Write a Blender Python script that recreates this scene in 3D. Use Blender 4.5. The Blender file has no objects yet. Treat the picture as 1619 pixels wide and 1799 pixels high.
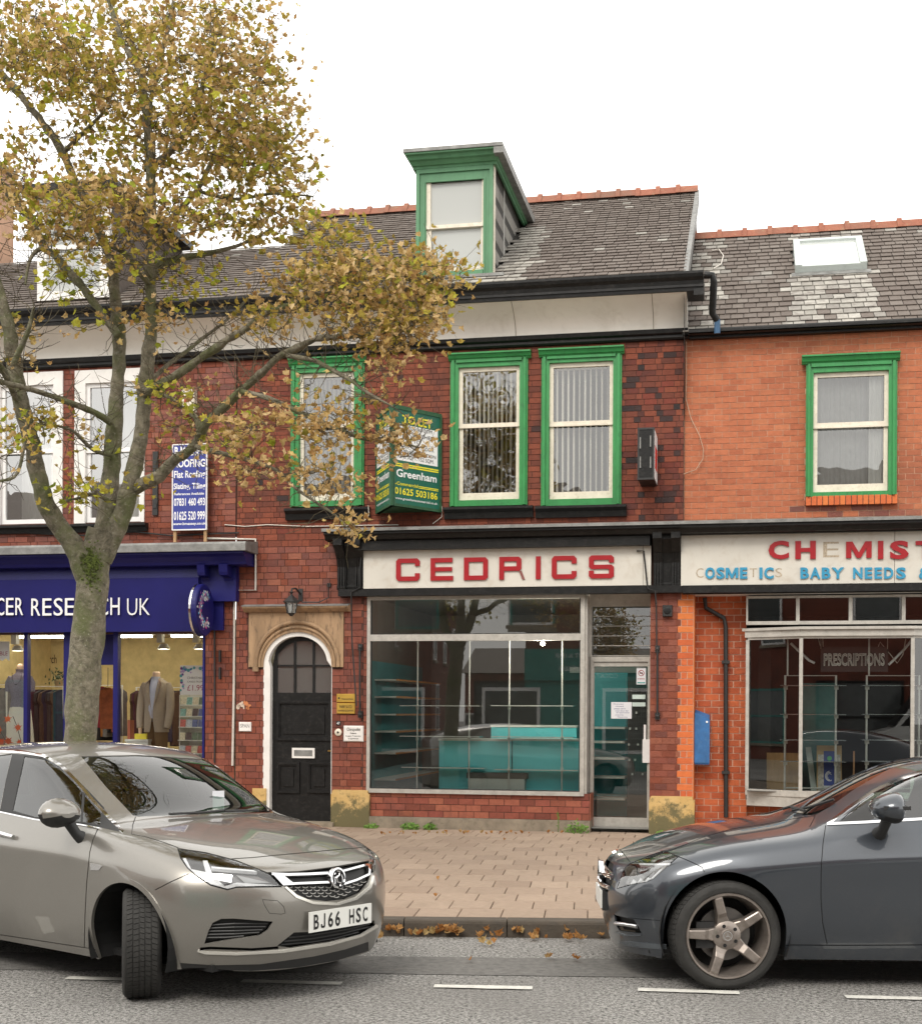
import bpy, bmesh, math, random
import numpy as np
from mathutils import Vector, Matrix, Quaternion, noise as mnoise
from mathutils.bvhtree import BVHTree
R = random.Random(7)
SC = bpy.context.scene
COL = SC.collection
# ------------------------------------------------------------------ camera, world, sun, exposure
FPX, CX, YH, CAMH, ROLL = 2450.0, 809.5, 1250.0, 1.70, 0.0056
cd = bpy.data.cameras.new('camera'); cam = bpy.data.objects.new('camera', cd); COL.objects.link(cam)
cam.location = (0, 0, CAMH)
cam.rotation_euler = (math.radians(90), -ROLL, 0)
cd.sensor_fit = 'VERTICAL'; cd.sensor_height = 24.0; cd.sensor_width = 24.0
cd.lens = 24.0 * FPX / 1799.0
cd.shift_y = (YH - 899.5) / 1799.0
cd.clip_start = 0.1; cd.clip_end = 600
SC.camera = cam
W = bpy.data.worlds.new('World'); SC.world = W; W.use_nodes = True
nt = W.node_tree; nt.nodes.clear()
sky = nt.nodes.new('ShaderNodeTexSky'); sky.sky_type = 'NISHITA'; sky.sun_disc = False
sky.sun_elevation = math.radians(48); sky.sun_rotation = math.radians(205); sky.air_density = 1.0; sky.dust_density = 4.0
mx = nt.nodes.new('ShaderNodeMix'); mx.data_type = 'RGBA'; mx.inputs[0].default_value = 0.90
nz = nt.nodes.new('ShaderNodeTexNoise'); nz.inputs['Scale'].default_value = 1.6; nz.inputs['Detail'].default_value = 5
cr = nt.nodes.new('ShaderNodeValToRGB')
cr.color_ramp.elements[0].position = 0.3; cr.color_ramp.elements[0].color = (9.3, 9.1, 8.7, 1)
cr.color_ramp.elements[1].position = 0.75; cr.color_ramp.elements[1].color = (13.5, 13.1, 12.4, 1)
bg = nt.nodes.new('ShaderNodeBackground'); bg.inputs[1].default_value = 0.10
wo = nt.nodes.new('ShaderNodeOutputWorld')
nt.links.new(nz.outputs['Fac'], cr.inputs[0])
nt.links.new(sky.outputs[0], mx.inputs[6]); nt.links.new(cr.outputs[0], mx.inputs[7])
nt.links.new(mx.outputs[2], bg.inputs[0]); nt.links.new(bg.outputs[0], wo.inputs[0])
sl = bpy.data.lights.new('sun', 'SUN'); so = bpy.data.objects.new('sun', sl); COL.objects.link(so)
sl.energy = 1.1; sl.angle = math.radians(22); sl.color = (1.0, 0.95, 0.87)
so.rotation_euler = (math.radians(44), 0, math.radians(-22))
SC.view_settings.view_transform = 'Standard'; SC.view_settings.look = 'None'
SC.view_settings.exposure = 0.85; SC.view_settings.gamma = 1.0; SC.view_settings.use_curve_mapping = False
try:
    SC.cycles.max_bounces = 7; SC.cycles.transparent_max_bounces = 12; SC.cycles.glossy_bounces = 4
    SC.cycles.use_denoising = True
except Exception: pass

# ------------------------------------------------------------------ pixel -> space helpers
def ray(u, v):
    du, dv = u - CX, v - YH
    a, b = du + ROLL * dv, dv - ROLL * du
    return Vector((a / FPX, 1.0, -b / FPX))
O3 = Vector((0, 0, CAMH))
class Frame:
    def __init__(s, org, yaw):      # local x along, local y away from the street, z up
        s.m = Matrix.Translation(org) @ Matrix.Rotation(yaw, 4, 'Z'); s.i = s.m.inverted()
        s.o = s.i @ O3
    def d(s, u, v): return s.i.to_3x3() @ ray(u, v)
    def y(s, u, v, y=0.0):          # hit plane local y
        d = s.d(u, v); t = (y - s.o.y) / d.y; return s.o + d * t
    def x(s, u, v, x=0.0):
        d = s.d(u, v); t = (x - s.o.x) / d.x; return s.o + d * t
    def z(s, u, v, z=0.0):
        d = s.d(u, v); t = (z - s.o.z) / d.z; return s.o + d * t
WORLD = Frame(Vector((0, 0, 0)), 0)
PZ = 0.13
D0 = (CAMH - PZ) * FPX / (1457 - YH)
TH = math.atan(0.000083 * FPX)
BF = Frame(Vector((0, D0, 0)), -TH)
def fx(u, v, y=0.0): return BF.y(u, v, y).x
def fz(u, v, y=0.0): return BF.y(u, v, y).z
def fr(u0, v0, u1, v1, y=0.0):      # pixel rectangle -> (s0,s1,z0,z1) on plane y
    a, b = BF.y(u0, (v0 + v1) / 2, y), BF.y(u1, (v0 + v1) / 2, y)
    um = (u0 + u1) / 2
    return a.x, b.x, BF.y(um, v1, y).z, BF.y(um, v0, y).z

# ------------------------------------------------------------------ materials
MATS = {}
def lin(c):
    return tuple(((x / 255) / 12.92 if x / 255 <= 0.04045 else ((x / 255 + 0.055) / 1.055) ** 2.4) for x in c)
class NT:
    def __init__(s, name):
        s.m = bpy.data.materials.new(name); s.m.use_nodes = True; s.t = s.m.node_tree
        s.b = s.t.nodes['Principled BSDF']; s.out = s.t.nodes['Material Output']
    def n(s, typ, **kw):
        nd = s.t.nodes.new(typ)
        for k, v in kw.items():
            if k.startswith('i_'): nd.inputs[k[2:].replace('_', ' ')].default_value = v
            else: setattr(nd, k, v)
        return nd
    def l(s, a, b): s.t.links.new(a, b)
    def mixc(s, fac, a, b, typ='MIX'):
        m = s.n('ShaderNodeMix', data_type='RGBA', blend_type=typ)
        for sock, val in ((m.inputs[0], fac), (m.inputs[6], a), (m.inputs[7], b)):
            if hasattr(val, 'is_output'): s.l(val, sock)
            elif isinstance(val, (int, float)): sock.default_value = val
            else: sock.default_value = (*val[:3], 1)
        return m.outputs[2]
    def ramp(s, src, p0, p1, c0=(0, 0, 0), c1=(1, 1, 1)):
        r = s.n('ShaderNodeValToRGB'); e = r.color_ramp.elements
        e[0].position = p0; e[1].position = p1; e[0].color = (*c0, 1); e[1].color = (*c1, 1)
        s.l(src, r.inputs[0]); return r.outputs[0]
    def pos(s, obj=False, scale=None):
        if obj: o = s.n('ShaderNodeTexCoord').outputs['Object']
        else: o = s.n('ShaderNodeNewGeometry').outputs['Position']
        if scale:
            mp = s.n('ShaderNodeMapping'); mp.inputs['Scale'].default_value = scale; s.l(o, mp.inputs[0]); o = mp.outputs[0]
        return o
    def noise(s, scale, detail=4, rough=.55, vec=None, dist=0):
        n = s.n('ShaderNodeTexNoise'); n.inputs['Scale'].default_value = scale; n.inputs['Detail'].default_value = detail
        n.inputs['Roughness'].default_value = rough; n.inputs['Distortion'].default_value = dist
        s.l(vec if vec is not None else s.pos(), n.inputs['Vector']); return n.outputs['Fac']
    def rnd(s):
        a = s.n('ShaderNodeObjectInfo').outputs['Random']; g = s.n('ShaderNodeNewGeometry').outputs['Random Per Island']
        ad = s.n('ShaderNodeMath', operation='ADD'); s.l(a, ad.inputs[0]); s.l(g, ad.inputs[1])
        f = s.n('ShaderNodeMath', operation='FRACT'); s.l(ad.outputs[0], f.inputs[0]); return f.outputs[0]
    def bump(s, src, strength=.3, dist=.01):
        b = s.n('ShaderNodeBump'); b.inputs['Strength'].default_value = strength; b.inputs['Distance'].default_value = dist
        s.l(src, b.inputs['Height']); s.l(b.outputs[0], s.b.inputs['Normal'])
def setc(sock, c): sock.default_value = (*c[:3], 1)
def pm(name, col, rough=.6, metal=0.0, var=.18, vs=6.0, bump=0.0, bs=60.0, coat=0.0, spec=None, dirt=0.0, dirtc=(.05, .045, .04), obj=False, emit=0, vstretch=None, rvar=0):
    """paint-like material with uneven tone, fine relief and blotchy wear"""
    if name in MATS: return MATS[name]
    k = NT(name); v = k.pos(obj, vstretch)
    nz = k.noise(vs, 5, .6, v)
    dark = tuple(c * (1 - var) for c in col); lite = tuple(min(1, c * (1 + var * .7)) for c in col)
    c = k.mixc(k.ramp(nz, .3, .7), dark, lite)
    if rvar:
        c = k.mixc(k.ramp(k.rnd(), 0, 1), c, tuple(x * (1 - rvar) for x in col))
    if dirt:
        d = k.ramp(k.noise(vs * 2.7, 8, .7, v, .4), .52, .72)
        mm = k.n('ShaderNodeMath', operation='MULTIPLY'); mm.inputs[1].default_value = dirt; k.l(d, mm.inputs[0])
        c = k.mixc(mm.outputs[0], c, dirtc)
    if hasattr(c, 'is_output'): k.l(c, k.b.inputs['Base Color'])
    k.b.inputs['Roughness'].default_value = rough; k.b.inputs['Metallic'].default_value = metal
    if coat: k.b.inputs['Coat Weight'].default_value = coat; k.b.inputs['Coat Roughness'].default_value = .03
    if spec is not None: k.b.inputs['Specular IOR Level'].default_value = spec
    if bump: k.bump(k.noise(bs, 6, .65, v), bump, .01)
    if emit:
        setc(k.b.inputs['Emission Color'], col); k.b.inputs['Emission Strength'].default_value = emit
    MATS[name] = k.m; return k.m
def piece_mat(name, cols, rough=.8, bump=.4, bs=45, soot=None, sootp=(.5, .7), moss=None, lo=.12, sootscale=1.4, spec=.3):
    """bricks, slates, slabs: every piece draws its own tone from cols, with grain and soot over all"""
    if name in MATS: return MATS[name]
    k = NT(name); r = k.rnd()
    rp = k.n('ShaderNodeValToRGB'); rp.color_ramp.interpolation = 'LINEAR'; e = rp.color_ramp.elements
    n = len(cols)
    while len(e) < n: e.new(.5)
    for i, c in enumerate(cols): e[i].position = i / (n - 1); e[i].color = (*c, 1)
    k.l(r, rp.inputs[0]); c = rp.outputs[0]
    g = k.noise(18, 6, .7); c = k.mixc(k.ramp(g, .25, .75), k.mixc(1.0, c, (1 - lo * 2,) * 3, 'MULTIPLY'), k.mixc(1.0, c, (1 + lo,) * 3, 'MULTIPLY'))
    if soot:
        s = k.noise(sootscale, 7, .65, None, .3); c = k.mixc(k.ramp(s, *sootp), c, soot)
    if moss:
        s = k.noise(9, 7, .7, None, .5); c = k.mixc(k.ramp(s, .58, .72), c, moss)
    k.l(c, k.b.inputs['Base Color']); k.b.inputs['Roughness'].default_value = rough
    k.b.inputs['Specular IOR Level'].default_value = spec
    k.bump(k.noise(bs, 6, .7), bump, .012)
    MATS[name] = k.m; return k.m
def glass_mat(name, tint=(.93, .95, .94), refl=1.0, base=.05, rough=0.0, milky=0.0, wav=0.0):
    if name in MATS: return MATS[name]
    k = NT(name); t = k.t; t.nodes.remove(k.b)
    tr = k.n('ShaderNodeBsdfTransparent'); setc(tr.inputs[0], tint)
    gl = k.n('ShaderNodeBsdfGlossy'); gl.inputs['Roughness'].default_value = rough; setc(gl.inputs[0], (1, 1, 1))
    if wav:
        b = k.n('ShaderNodeBump'); b.inputs['Strength'].default_value = wav; b.inputs['Distance'].default_value = .02
        k.l(k.noise(1.7, 2, .4), b.inputs['Height']); k.l(b.outputs[0], gl.inputs['Normal'])
    lw = k.n('ShaderNodeFresnel'); lw.inputs[0].default_value = 1.5
    ma = k.n('ShaderNodeMath', operation='MULTIPLY_ADD'); ma.inputs[1].default_value = 1.6 * refl; ma.inputs[2].default_value = base; ma.use_clamp = True
    k.l(lw.outputs[0], ma.inputs[0])
    mixs = k.n('ShaderNodeMixShader'); k.l(ma.outputs[0], mixs.inputs[0]); k.l(tr.outputs[0], mixs.inputs[1]); k.l(gl.outputs[0], mixs.inputs[2])
    last = mixs.outputs[0]
    if milky:
        df = k.n('ShaderNodeBsdfDiffuse'); setc(df.inputs[0], (.62, .64, .62)); m2 = k.n('ShaderNodeMixShader'); m2.inputs[0].default_value = milky
        k.l(last, m2.inputs[1]); k.l(df.outputs[0], m2.inputs[2]); last = m2.outputs[0]
    k.l(last, k.out.inputs[0]); MATS[name] = k.m; return k.m

# ------------------------------------------------------------------ mesh building and scene tree
class MB:
    def __init__(s): s.v = []; s.f = []; s.mi = []; s.cur = 0
    def slot(s, i): s.cur = i; return s
    def add(s, vs, fs):
        n = len(s.v); s.v += [tuple(p) for p in vs]; s.f += [tuple(i + n for i in f) for f in fs]; s.mi += [s.cur] * len(fs)
    def box(s, x0, x1, y0, y1, z0, z1):
        s.add([(x0, y0, z0), (x1, y0, z0), (x1, y1, z0), (x0, y1, z0), (x0, y0, z1), (x1, y0, z1), (x1, y1, z1), (x0, y1, z1)],
              [(3, 2, 1, 0), (4, 5, 6, 7), (0, 1, 5, 4), (1, 2, 6, 5), (2, 3, 7, 6), (3, 0, 4, 7)]); return s
    def quad(s, a, b, c, d): s.add([a, b, c, d], [(0, 1, 2, 3)]); return s
    def prism(s, poly, y0, y1):          # poly in (x,z), counter-clockwise seen from -y
        n = len(poly); vs = [(x, y0, z) for x, z in poly] + [(x, y1, z) for x, z in poly]
        fs = [tuple(range(n)), tuple(range(2 * n - 1, n - 1, -1))] + [(i + n, (i + 1) % n + n, (i + 1) % n, i)[::1] for i in range(n)]
        s.add(vs, fs); return s
    def ext(s, prof, x0, x1, x0b=None, x1b=None):      # prof in (y,z) swept along x
        n = len(prof); vs = [(x0, y, z) for y, z in prof] + [(x1, y, z) for y, z in prof]
        s.add(vs, [tuple(range(n))[::-1], tuple(range(n, 2 * n))] + [(i, (i + 1) % n, (i + 1) % n + n, i + n) for i in range(n)]); return s
    def exty(s, prof, y0, y1):      # prof in (x,z) swept along y
        return s.prism(prof, y0, y1)
    def tube(s, pts, r, n=8, caps=True):
        pts = [Vector(p) for p in pts]; m = len(pts); rs = r if isinstance(r, (list, tuple, np.ndarray)) else [r] * m
        ups = None; base = len(s.v); vs = []
        for i, p in enumerate(pts):
            t = (pts[min(i + 1, m - 1)] - pts[max(i - 1, 0)]); t = t.normalized() if t.length > 1e-9 else Vector((0, 0, 1))
            if ups is None:
                a = Vector((0, 0, 1)) if abs(t.z) < .9 else Vector((1, 0, 0)); ups = t.cross(a).normalized()
            else:
                ups = (ups - t * ups.dot(t)); ups = ups.normalized() if ups.length > 1e-6 else t.orthogonal().normalized()
            w = t.cross(ups)
            for k in range(n):
                a = 2 * math.pi * k / n; vs.append(p + (ups * math.cos(a) + w * math.sin(a)) * rs[i])
        fs = [(i * n + k, i * n + (k + 1) % n, (i + 1) * n + (k + 1) % n, (i + 1) * n + k) for i in range(m - 1) for k in range(n)]
        if caps: fs += [tuple(range(n))[::-1], tuple((m - 1) * n + k for k in range(n))]
        s.add(vs, fs); return s
    def lathe(s, prof, c, axis='Z', n=24, mat=None):     # prof list of (r, h)
        vs = []; m = len(prof); c = Vector(c)
        for r_, h in prof:
            for k in range(n):
                a = 2 * math.pi * k / n; x, y = r_ * math.cos(a), r_ * math.sin(a)
                p = {'Z': Vector((x, y, h)), 'Y': Vector((x, h, y)), 'X': Vector((h, x, y))}[axis]
                vs.append(c + p)
        fs = [(i * n + k, i * n + (k + 1) % n, (i + 1) * n + (k + 1) % n, (i + 1) * n + k) for i in range(m - 1) for k in range(n)]
        s.add(vs, fs); return s
    def xform(s, M, i0=0):
        for i in range(i0, len(s.v)): s.v[i] = tuple(M @ Vector(s.v[i]))
        return s
    def mesh(s, name, mats, org=(0, 0, 0), smooth=False, bevel=0):
        me = bpy.data.meshes.new(name); o = org
        me.from_pydata([(x - o[0], y - o[1], z - o[2]) for x, y, z in s.v], [], s.f)
        for m in (mats if isinstance(mats, (list, tuple)) else [mats]): me.materials.append(m)
        me.polygons.foreach_set('material_index', s.mi)
        bm = bmesh.new(); bm.from_mesh(me); bmesh.ops.recalc_face_normals(bm, faces=bm.faces); bm.to_mesh(me); bm.free()
        if smooth: me.shade_smooth() if smooth is True else me.set_sharp_from_angle(angle=math.radians(smooth)) if hasattr(me, 'set_sharp_from_angle') else None
        if smooth and smooth is not True:
            me.polygons.foreach_set('use_smooth', [True] * len(me.polygons)); me.set_sharp_from_angle(angle=math.radians(smooth))
        me.update(); return me
def tag(o, label=None, cat=None, group=None, kind=None):
    if label: o['label'] = label
    if cat: o['category'] = cat
    if group: o['group'] = group
    if kind: o['kind'] = kind
    return o
class Thing:
    """an Empty at the base of a thing; parts are given in the coordinates of the frame it stands in"""
    def __init__(s, name, label, cat, org, frame=BF, group=None, kind=None):
        s.f = frame; s.org = Vector(org); s.o = bpy.data.objects.new(name, None); COL.objects.link(s.o)
        s.o.empty_display_size = .1
        s.o.matrix_world = frame.m @ Matrix.Translation(s.org); tag(s.o, label, cat, group, kind)
    def part(s, name, mb, mats, parent=None, smooth=False, label=None, kind=None):
        me = mb.mesh(name, mats, s.org, smooth); o = bpy.data.objects.new(name, me); COL.objects.link(o)
        o.parent = parent or s.o
        if label: o['label'] = label
        if kind: o['kind'] = kind
        return o
def single(name, mb, mats, label, cat, frame=BF, org=None, group=None, kind=None, smooth=False):
    if org is None:
        a = np.array(mb.v); org = (float(a[:, 0].mean()), float(a[:, 1].mean()), float(a[:, 2].min()))
    me = mb.mesh(name, mats, org, smooth); o = bpy.data.objects.new(name, me); COL.objects.link(o)
    o.matrix_world = frame.m @ Matrix.Translation(Vector(org)); return tag(o, label, cat, group, kind)
def copy_tree(o, parent=None):
    c = o.copy(); COL.objects.link(c)
    if parent: c.parent = parent
    for ch in list(o.children): copy_tree(ch, c)
    return c
UNIT = {}
def unit_mesh(shape, mat):
    k = (shape, mat.name)
    if k not in UNIT:
        b = MB()
        if shape == 'brick':
            e = .5
            b.add([(-e, 0, -e), (e, 0, -e), (e, 0, e), (-e, 0, e), (-e, 1, -e), (e, 1, -e), (e, 1, e), (-e, 1, e)],
                  [(0, 1, 2, 3), (0, 4, 5, 1), (1, 5, 6, 2), (2, 6, 7, 3), (3, 7, 4, 0)])
        elif shape == 'slab':   # x,y across, top at z=0
            c = .5; b.add([(-c, -c, -1), (c, -c, -1), (c, c, -1), (-c, c, -1), (-c, -c, -.25), (c, -c, -.25), (c, c, -.25), (-c, c, -.25),
                           (-c + .012, -c + .012, 0), (c - .012, -c + .012, 0), (c - .012, c - .012, 0), (-c + .012, c - .012, 0)],
                          [(0, 1, 5, 4), (1, 2, 6, 5), (2, 3, 7, 6), (3, 0, 4, 7), (4, 5, 9, 8), (5, 6, 10, 9), (6, 7, 11, 10), (7, 4, 8, 11), (8, 9, 10, 11)])
        UNIT[k] = b.mesh(shape, mat)
    return UNIT[k]
def pieces(th, parent, name, items, shape, most=300):
    """items: (matrix in frame coords, material). the nearest 300 become objects of their own, the rest one mesh"""
    inv = Matrix.Translation(-th.org)
    key = lambda it: ((th.f.m @ it[0]).translation - O3).length
    vis = [it for it in items if inview(th.f.m @ it[0].translation)]
    oth = [it for it in items if not inview(th.f.m @ it[0].translation)]
    vis.sort(key=key); ind, rest = vis[:most], vis[most:] + oth
    for M, mat in ind:
        o = bpy.data.objects.new(name, unit_mesh(shape, mat)); COL.objects.link(o); o.parent = parent; o.matrix_basis = inv @ M
    if rest:
        mats = []; b = MB()
        for M, mat in rest:
            if mat not in mats: mats.append(mat)
            u = unit_mesh(shape, mat); b.slot(mats.index(mat)); b.add([M @ v.co for v in u.vertices], [tuple(p.vertices) for p in u.polygons])
        th.part(name, b, mats, parent, kind='stuff')
def inview(p, m=40):
    y = p.y
    if y < .5: return False
    u = CX + FPX * p.x / y; v = YH + FPX * (CAMH - p.z) / y
    return -m < u < 1619 + m and -m < v < 1799 + m
def wall_holes(b, s0, s1, z0, z1, holes, y=0.0, rev=.16, back=True):
    """flat wall of quads round rectangular holes, with reveals"""
    xs = sorted({s0, s1, *[min(max(h[i], s0), s1) for h in holes for i in (0, 1)]}); zs = sorted({z0, z1, *[min(max(h[i], z0), z1) for h in holes for i in (2, 3)]})
    for i in range(len(xs) - 1):
        for j in range(len(zs) - 1):
            cx, cz = (xs[i] + xs[i + 1]) / 2, (zs[j] + zs[j + 1]) / 2
            if any(h[0] < cx < h[1] and h[2] < cz < h[3] for h in holes): continue
            b.quad((xs[i], y, zs[j]), (xs[i + 1], y, zs[j]), (xs[i + 1], y, zs[j + 1]), (xs[i], y, zs[j + 1]))
    for a, c, e, g in holes:
        r = y + rev
        b.quad((a, y, e), (a, r, e), (a, r, g), (a, y, g)); b.quad((c, y, e), (c, y, g), (c, r, g), (c, r, e))
        b.quad((a, y, g), (a, r, g), (c, r, g), (c, y, g)); b.quad((a, y, e), (c, y, e), (c, r, e), (a, r, e))
def brick_items(s0, s1, z0, z1, holes, mat, course, length, y=0.0, bond='stretcher', joint=.009, proud=.007, ztop=None, matf=None, rr=None):
    rr = rr or random.Random(int(abs(s0 * 1000) + z0 * 77)); out = []; n = max(1, round((z1 - z0) / course)); c = (z1 - z0) / n
    for j in range(n):
        za, zb = z0 + j * c, z0 + (j + 1) * c; zm = (za + zb) / 2
        ivs = [(s0, s1)]
        for h in holes:
            if h[2] < zm < h[3]:
                nv = []
                for a, e in ivs:
                    if h[1] <= a or h[0] >= e: nv.append((a, e)); continue
                    if h[0] > a: nv.append((a, h[0]))
                    if h[1] < e: nv.append((h[1], e))
                ivs = nv
        pat = {'stretcher': [length], 'flemish': [length, length * .5], 'header': [length * .5], 'garden': [length] if j % 4 else [length * .5]}[bond]
        x = s0 - length * (.5 if j % 2 else 1.0) - (length * .25 if bond == 'flemish' and j % 2 else 0); k = 0
        while x < s1:
            w = pat[k % len(pat)] * rr.uniform(.985, 1.015); k += 1
            for a, e in ivs:
                xa, xb = max(x, a), min(x + w, e)
                if xb - xa < .03: continue
                pr = proud + rr.uniform(-.0022, .0022); j2 = joint * rr.uniform(.75, 1.25)
                M = Matrix.Translation(((xa + xb) / 2, y - pr, zm)) @ Matrix.Rotation(rr.gauss(0, .004), 4, 'Y') @ Matrix.Diagonal((xb - xa - j2, pr + .004, c - joint, 1))
                out.append((M, matf((xa + xb) / 2, zm, rr) if matf else mat))
            x += w
    return out
FONT = {}
def text_mb(txt, h, w=None, bold=0.0, ext=0.0, shear=0, space=1.0, align='LEFT', ls=1.0):
    """lettering as a mesh in the xz plane, baseline at z=0, cap height h, optional total width w"""
    c = bpy.data.curves.new('lettering', 'FONT'); c.body = txt; c.size = 1.0; c.offset = bold; c.extrude = 0; c.shear = shear
    c.space_character = space; c.align_x = align; c.space_line = ls; c.resolution_u = 3
    o = bpy.data.objects.new('lettering', c); COL.objects.link(o)
    me = bpy.data.meshes.new_from_object(o.evaluated_get(bpy.context.evaluated_depsgraph_get()))
    vs = [v.co.copy() for v in me.vertices]; fs = [tuple(p.vertices) for p in me.polygons]
    bpy.data.objects.remove(o); bpy.data.curves.remove(c)
    b = MB()
    if not vs: return b
    x0 = min(v.x for v in vs); x1 = max(v.x for v in vs); y0, y1 = min(v.y for v in vs), max(v.y for v in vs)
    sz = h / .70 if '\n' not in txt else h / (y1 - y0)
    sx = (w / (x1 - x0)) if w else sz
    off = 0 if '\n' not in txt else -y0
    b.add([((v.x - x0) * sx, 0, (v.y + off) * sz) for v in vs], fs)
    if ext:
        me2 = bpy.data.meshes.new('t'); me2.from_pydata(b.v, [], b.f); bm = bmesh.new(); bm.from_mesh(me2)
        bmesh.ops.remove_doubles(bm, verts=bm.verts, dist=1e-5)
        r = bmesh.ops.extrude_face_region(bm, geom=bm.faces[:]); bmesh.ops.translate(bm, verts=[g for g in r['geom'] if isinstance(g, bmesh.types.BMVert)], vec=(0, -ext, 0))
        bm.verts.index_update(); b = MB(); b.add([v.co.copy() for v in bm.verts], [tuple(v.index for v in f.verts) for f in bm.faces]); bm.free()
    bpy.data.meshes.remove(me)
    return b
def moved(b, M): return b.xform(M)
T3 = lambda x, y, z: Matrix.Translation((x, y, z))
def join(*bs):
    o = MB()
    for b in bs:
        n = len(o.v); o.v += b.v; o.f += [tuple(i + n for i in f) for f in b.f]; o.mi += b.mi
    return o
# ------------------------------------------------------------------ materials of the street
BK_DARK = piece_mat('brick_dark_red', [(.12, .038, .025), (.17, .046, .027), (.21, .057, .031), (.235, .064, .034), (.19, .051, .029), (.15, .044, .028), (.225, .062, .034)], soot=(.045, .025, .022), sootp=(.56, .80), rough=.75)
BK_SOOT = piece_mat('brick_sooty', [(.03, .022, .022), (.05, .028, .026), (.14, .035, .024), (.20, .045, .028), (.035, .024, .022)], soot=(.03, .022, .022), sootp=(.5, .78), rough=.75)
BK_OR = piece_mat('brick_orange', [(.37, .115, .058), (.43, .142, .070), (.47, .158, .078), (.41, .132, .066), (.45, .162, .08), (.385, .12, .06)], soot=(.23, .075, .045), sootp=(.50, .80), rough=.8, lo=.12, sootscale=.8)
BK_LOW = piece_mat('brick_glazed_red', [(.13, .036, .024), (.19, .048, .029), (.22, .056, .032), (.25, .07, .038), (.17, .042, .026), (.29, .09, .045)], soot=(.09, .03, .022), sootp=(.52, .78), rough=.5, spec=.5)
BK_RISER = piece_mat('brick_riser', [(.22, .06, .04), (.29, .085, .055), (.36, .12, .07), (.26, .07, .05)], soot=(.12, .05, .04), sootp=(.5, .8), rough=.7)
M_MORT = pm('mortar_red', (.24, .075, .045), .9, var=.3, vs=4, bump=.3)
M_MORTD = pm('mortar_dark', (.085, .04, .03), .9, var=.4, vs=3, bump=.3)
M_MORTW = pm('mortar_pale', (.58, .40, .30), .9, var=.2, vs=5, bump=.3)
M_MORTO = pm('mortar_orange', (.50, .30, .20), .9, var=.35, vs=2.2, bump=.3)
SLATE = piece_mat('slate_grey', [(.112, .09, .076), (.138, .113, .097), (.155, .13, .112), (.122, .098, .084), (.172, .147, .128)], rough=.72, soot=(.27, .26, .24), sootp=(.60, .82), sootscale=1.0, bump=.35)
SLATE_P = piece_mat('slate_washed_pale', [(.35, .335, .30), (.28, .265, .235), (.41, .39, .35), (.22, .205, .185)], rough=.75, soot=(.18, .16, .145), sootp=(.50, .66), sootscale=6.0)
TERR = piece_mat('terracotta_ridge', [(.26, .095, .06), (.31, .12, .075), (.28, .105, .065)], soot=(.17, .10, .07), sootp=(.45, .7), rough=.8, moss=(.28, .22, .13))
M_GREEN = pm('green_gloss_paint', (.028, .235, .062), .42, var=.16, vs=5, bump=.35, bs=26, dirt=.75, dirtc=(.018, .11, .035), vstretch=(1, 1, .35))
M_GREENF = pm('green_faded_paint', (.085, .23, .115), .55, var=.16, vs=5, bump=.25, bs=26, dirt=.4, dirtc=(.05, .12, .06), vstretch=(1, 1, .35))
M_CREAM = pm('cream_sash_paint', (.70, .64, .53), .5, var=.12, vs=7, bump=.15, dirt=.5, dirtc=(.38, .31, .2))
M_WHITE = pm('white_paint', (.74, .72, .69), .5, var=.08, vs=4, bump=.1, dirt=.25, dirtc=(.45, .42, .38))
M_UPVC = pm('white_plastic', (.78, .77, .76), .35, var=.04, vs=3)
M_BLACK = pm('black_gloss_paint', (.009, .009, .009), .42, spec=.3, var=.4, vs=6, bump=.3, bs=30, dirt=.45, dirtc=(.05, .046, .042))
M_BLACKM = pm('black_iron', (.02, .02, .02), .5, var=.3, vs=20)
M_LEAD = pm('lead_flashing', (.22, .22, .21), .55, var=.35, vs=7, bump=.4, dirt=.6, dirtc=(.10, .10, .10), metal=.2)
M_STUC = pm('cream_stucco', (.80, .76, .69), .85, var=.09, vs=1.1, bump=.15, bs=14, dirt=.30, dirtc=(.42, .36, .28))
M_BLUE = pm('royal_blue_paint', (.010, .010, .105), .42, spec=.3, var=.14, vs=2, bump=.05, dirt=.12, dirtc=(.03, .03, .12))
M_SIGNC = pm('sign_cream_panel', (.60, .575, .515), .42, var=.08, vs=1.8, dirt=.45, dirtc=(.40, .33, .25), bump=.04)
M_RED = pm('red_acrylic', (.33, .008, .014), .35, var=.1, vs=9)
M_CYAN = pm('blue_acrylic', (.035, .27, .45), .35, var=.15, vs=9, dirt=.3, dirtc=(.05, .16, .25))
M_STONE = pm('sandstone', (.36, .235, .135), .85, var=.3, vs=3.5, bump=.5, dirt=1.0, dirtc=(.045, .035, .03), vstretch=(1.6, 1.6, .35))
M_STONEY = pm('yellow_painted_stone', (.52, .33, .10), .75, var=.2, vs=3, bump=.4, dirt=.5, dirtc=(.22, .17, .09))
M_CONC = pm('plinth_concrete', (.26, .215, .16), .9, var=.3, vs=5, bump=.6, dirt=.6, dirtc=(.10, .09, .06))
M_ALU = pm('anodised_frame', (.46, .44, .40), .4, var=.16, vs=9, metal=.2, dirt=.5, dirtc=(.24, .21, .17))
M_TEAL = pm('teal_pegboard', (.05, .36, .40), .5, var=.06, vs=3)
M_TEALD = pm('teal_shelf_back', (.04, .22, .24), .55, var=.1, vs=3)
M_WOOD = pm('wood_lipping', (.46, .22, .08), .5, var=.2, vs=14, vstretch=(1, 1, 8))
M_CARDB = pm('brown_board', (.42, .26, .11), .8, var=.15, vs=20, vstretch=(1, 1, .2))
M_CHROME = pm('chrome_tube', (.78, .78, .76), .18, metal=1.0, var=.05)
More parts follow.
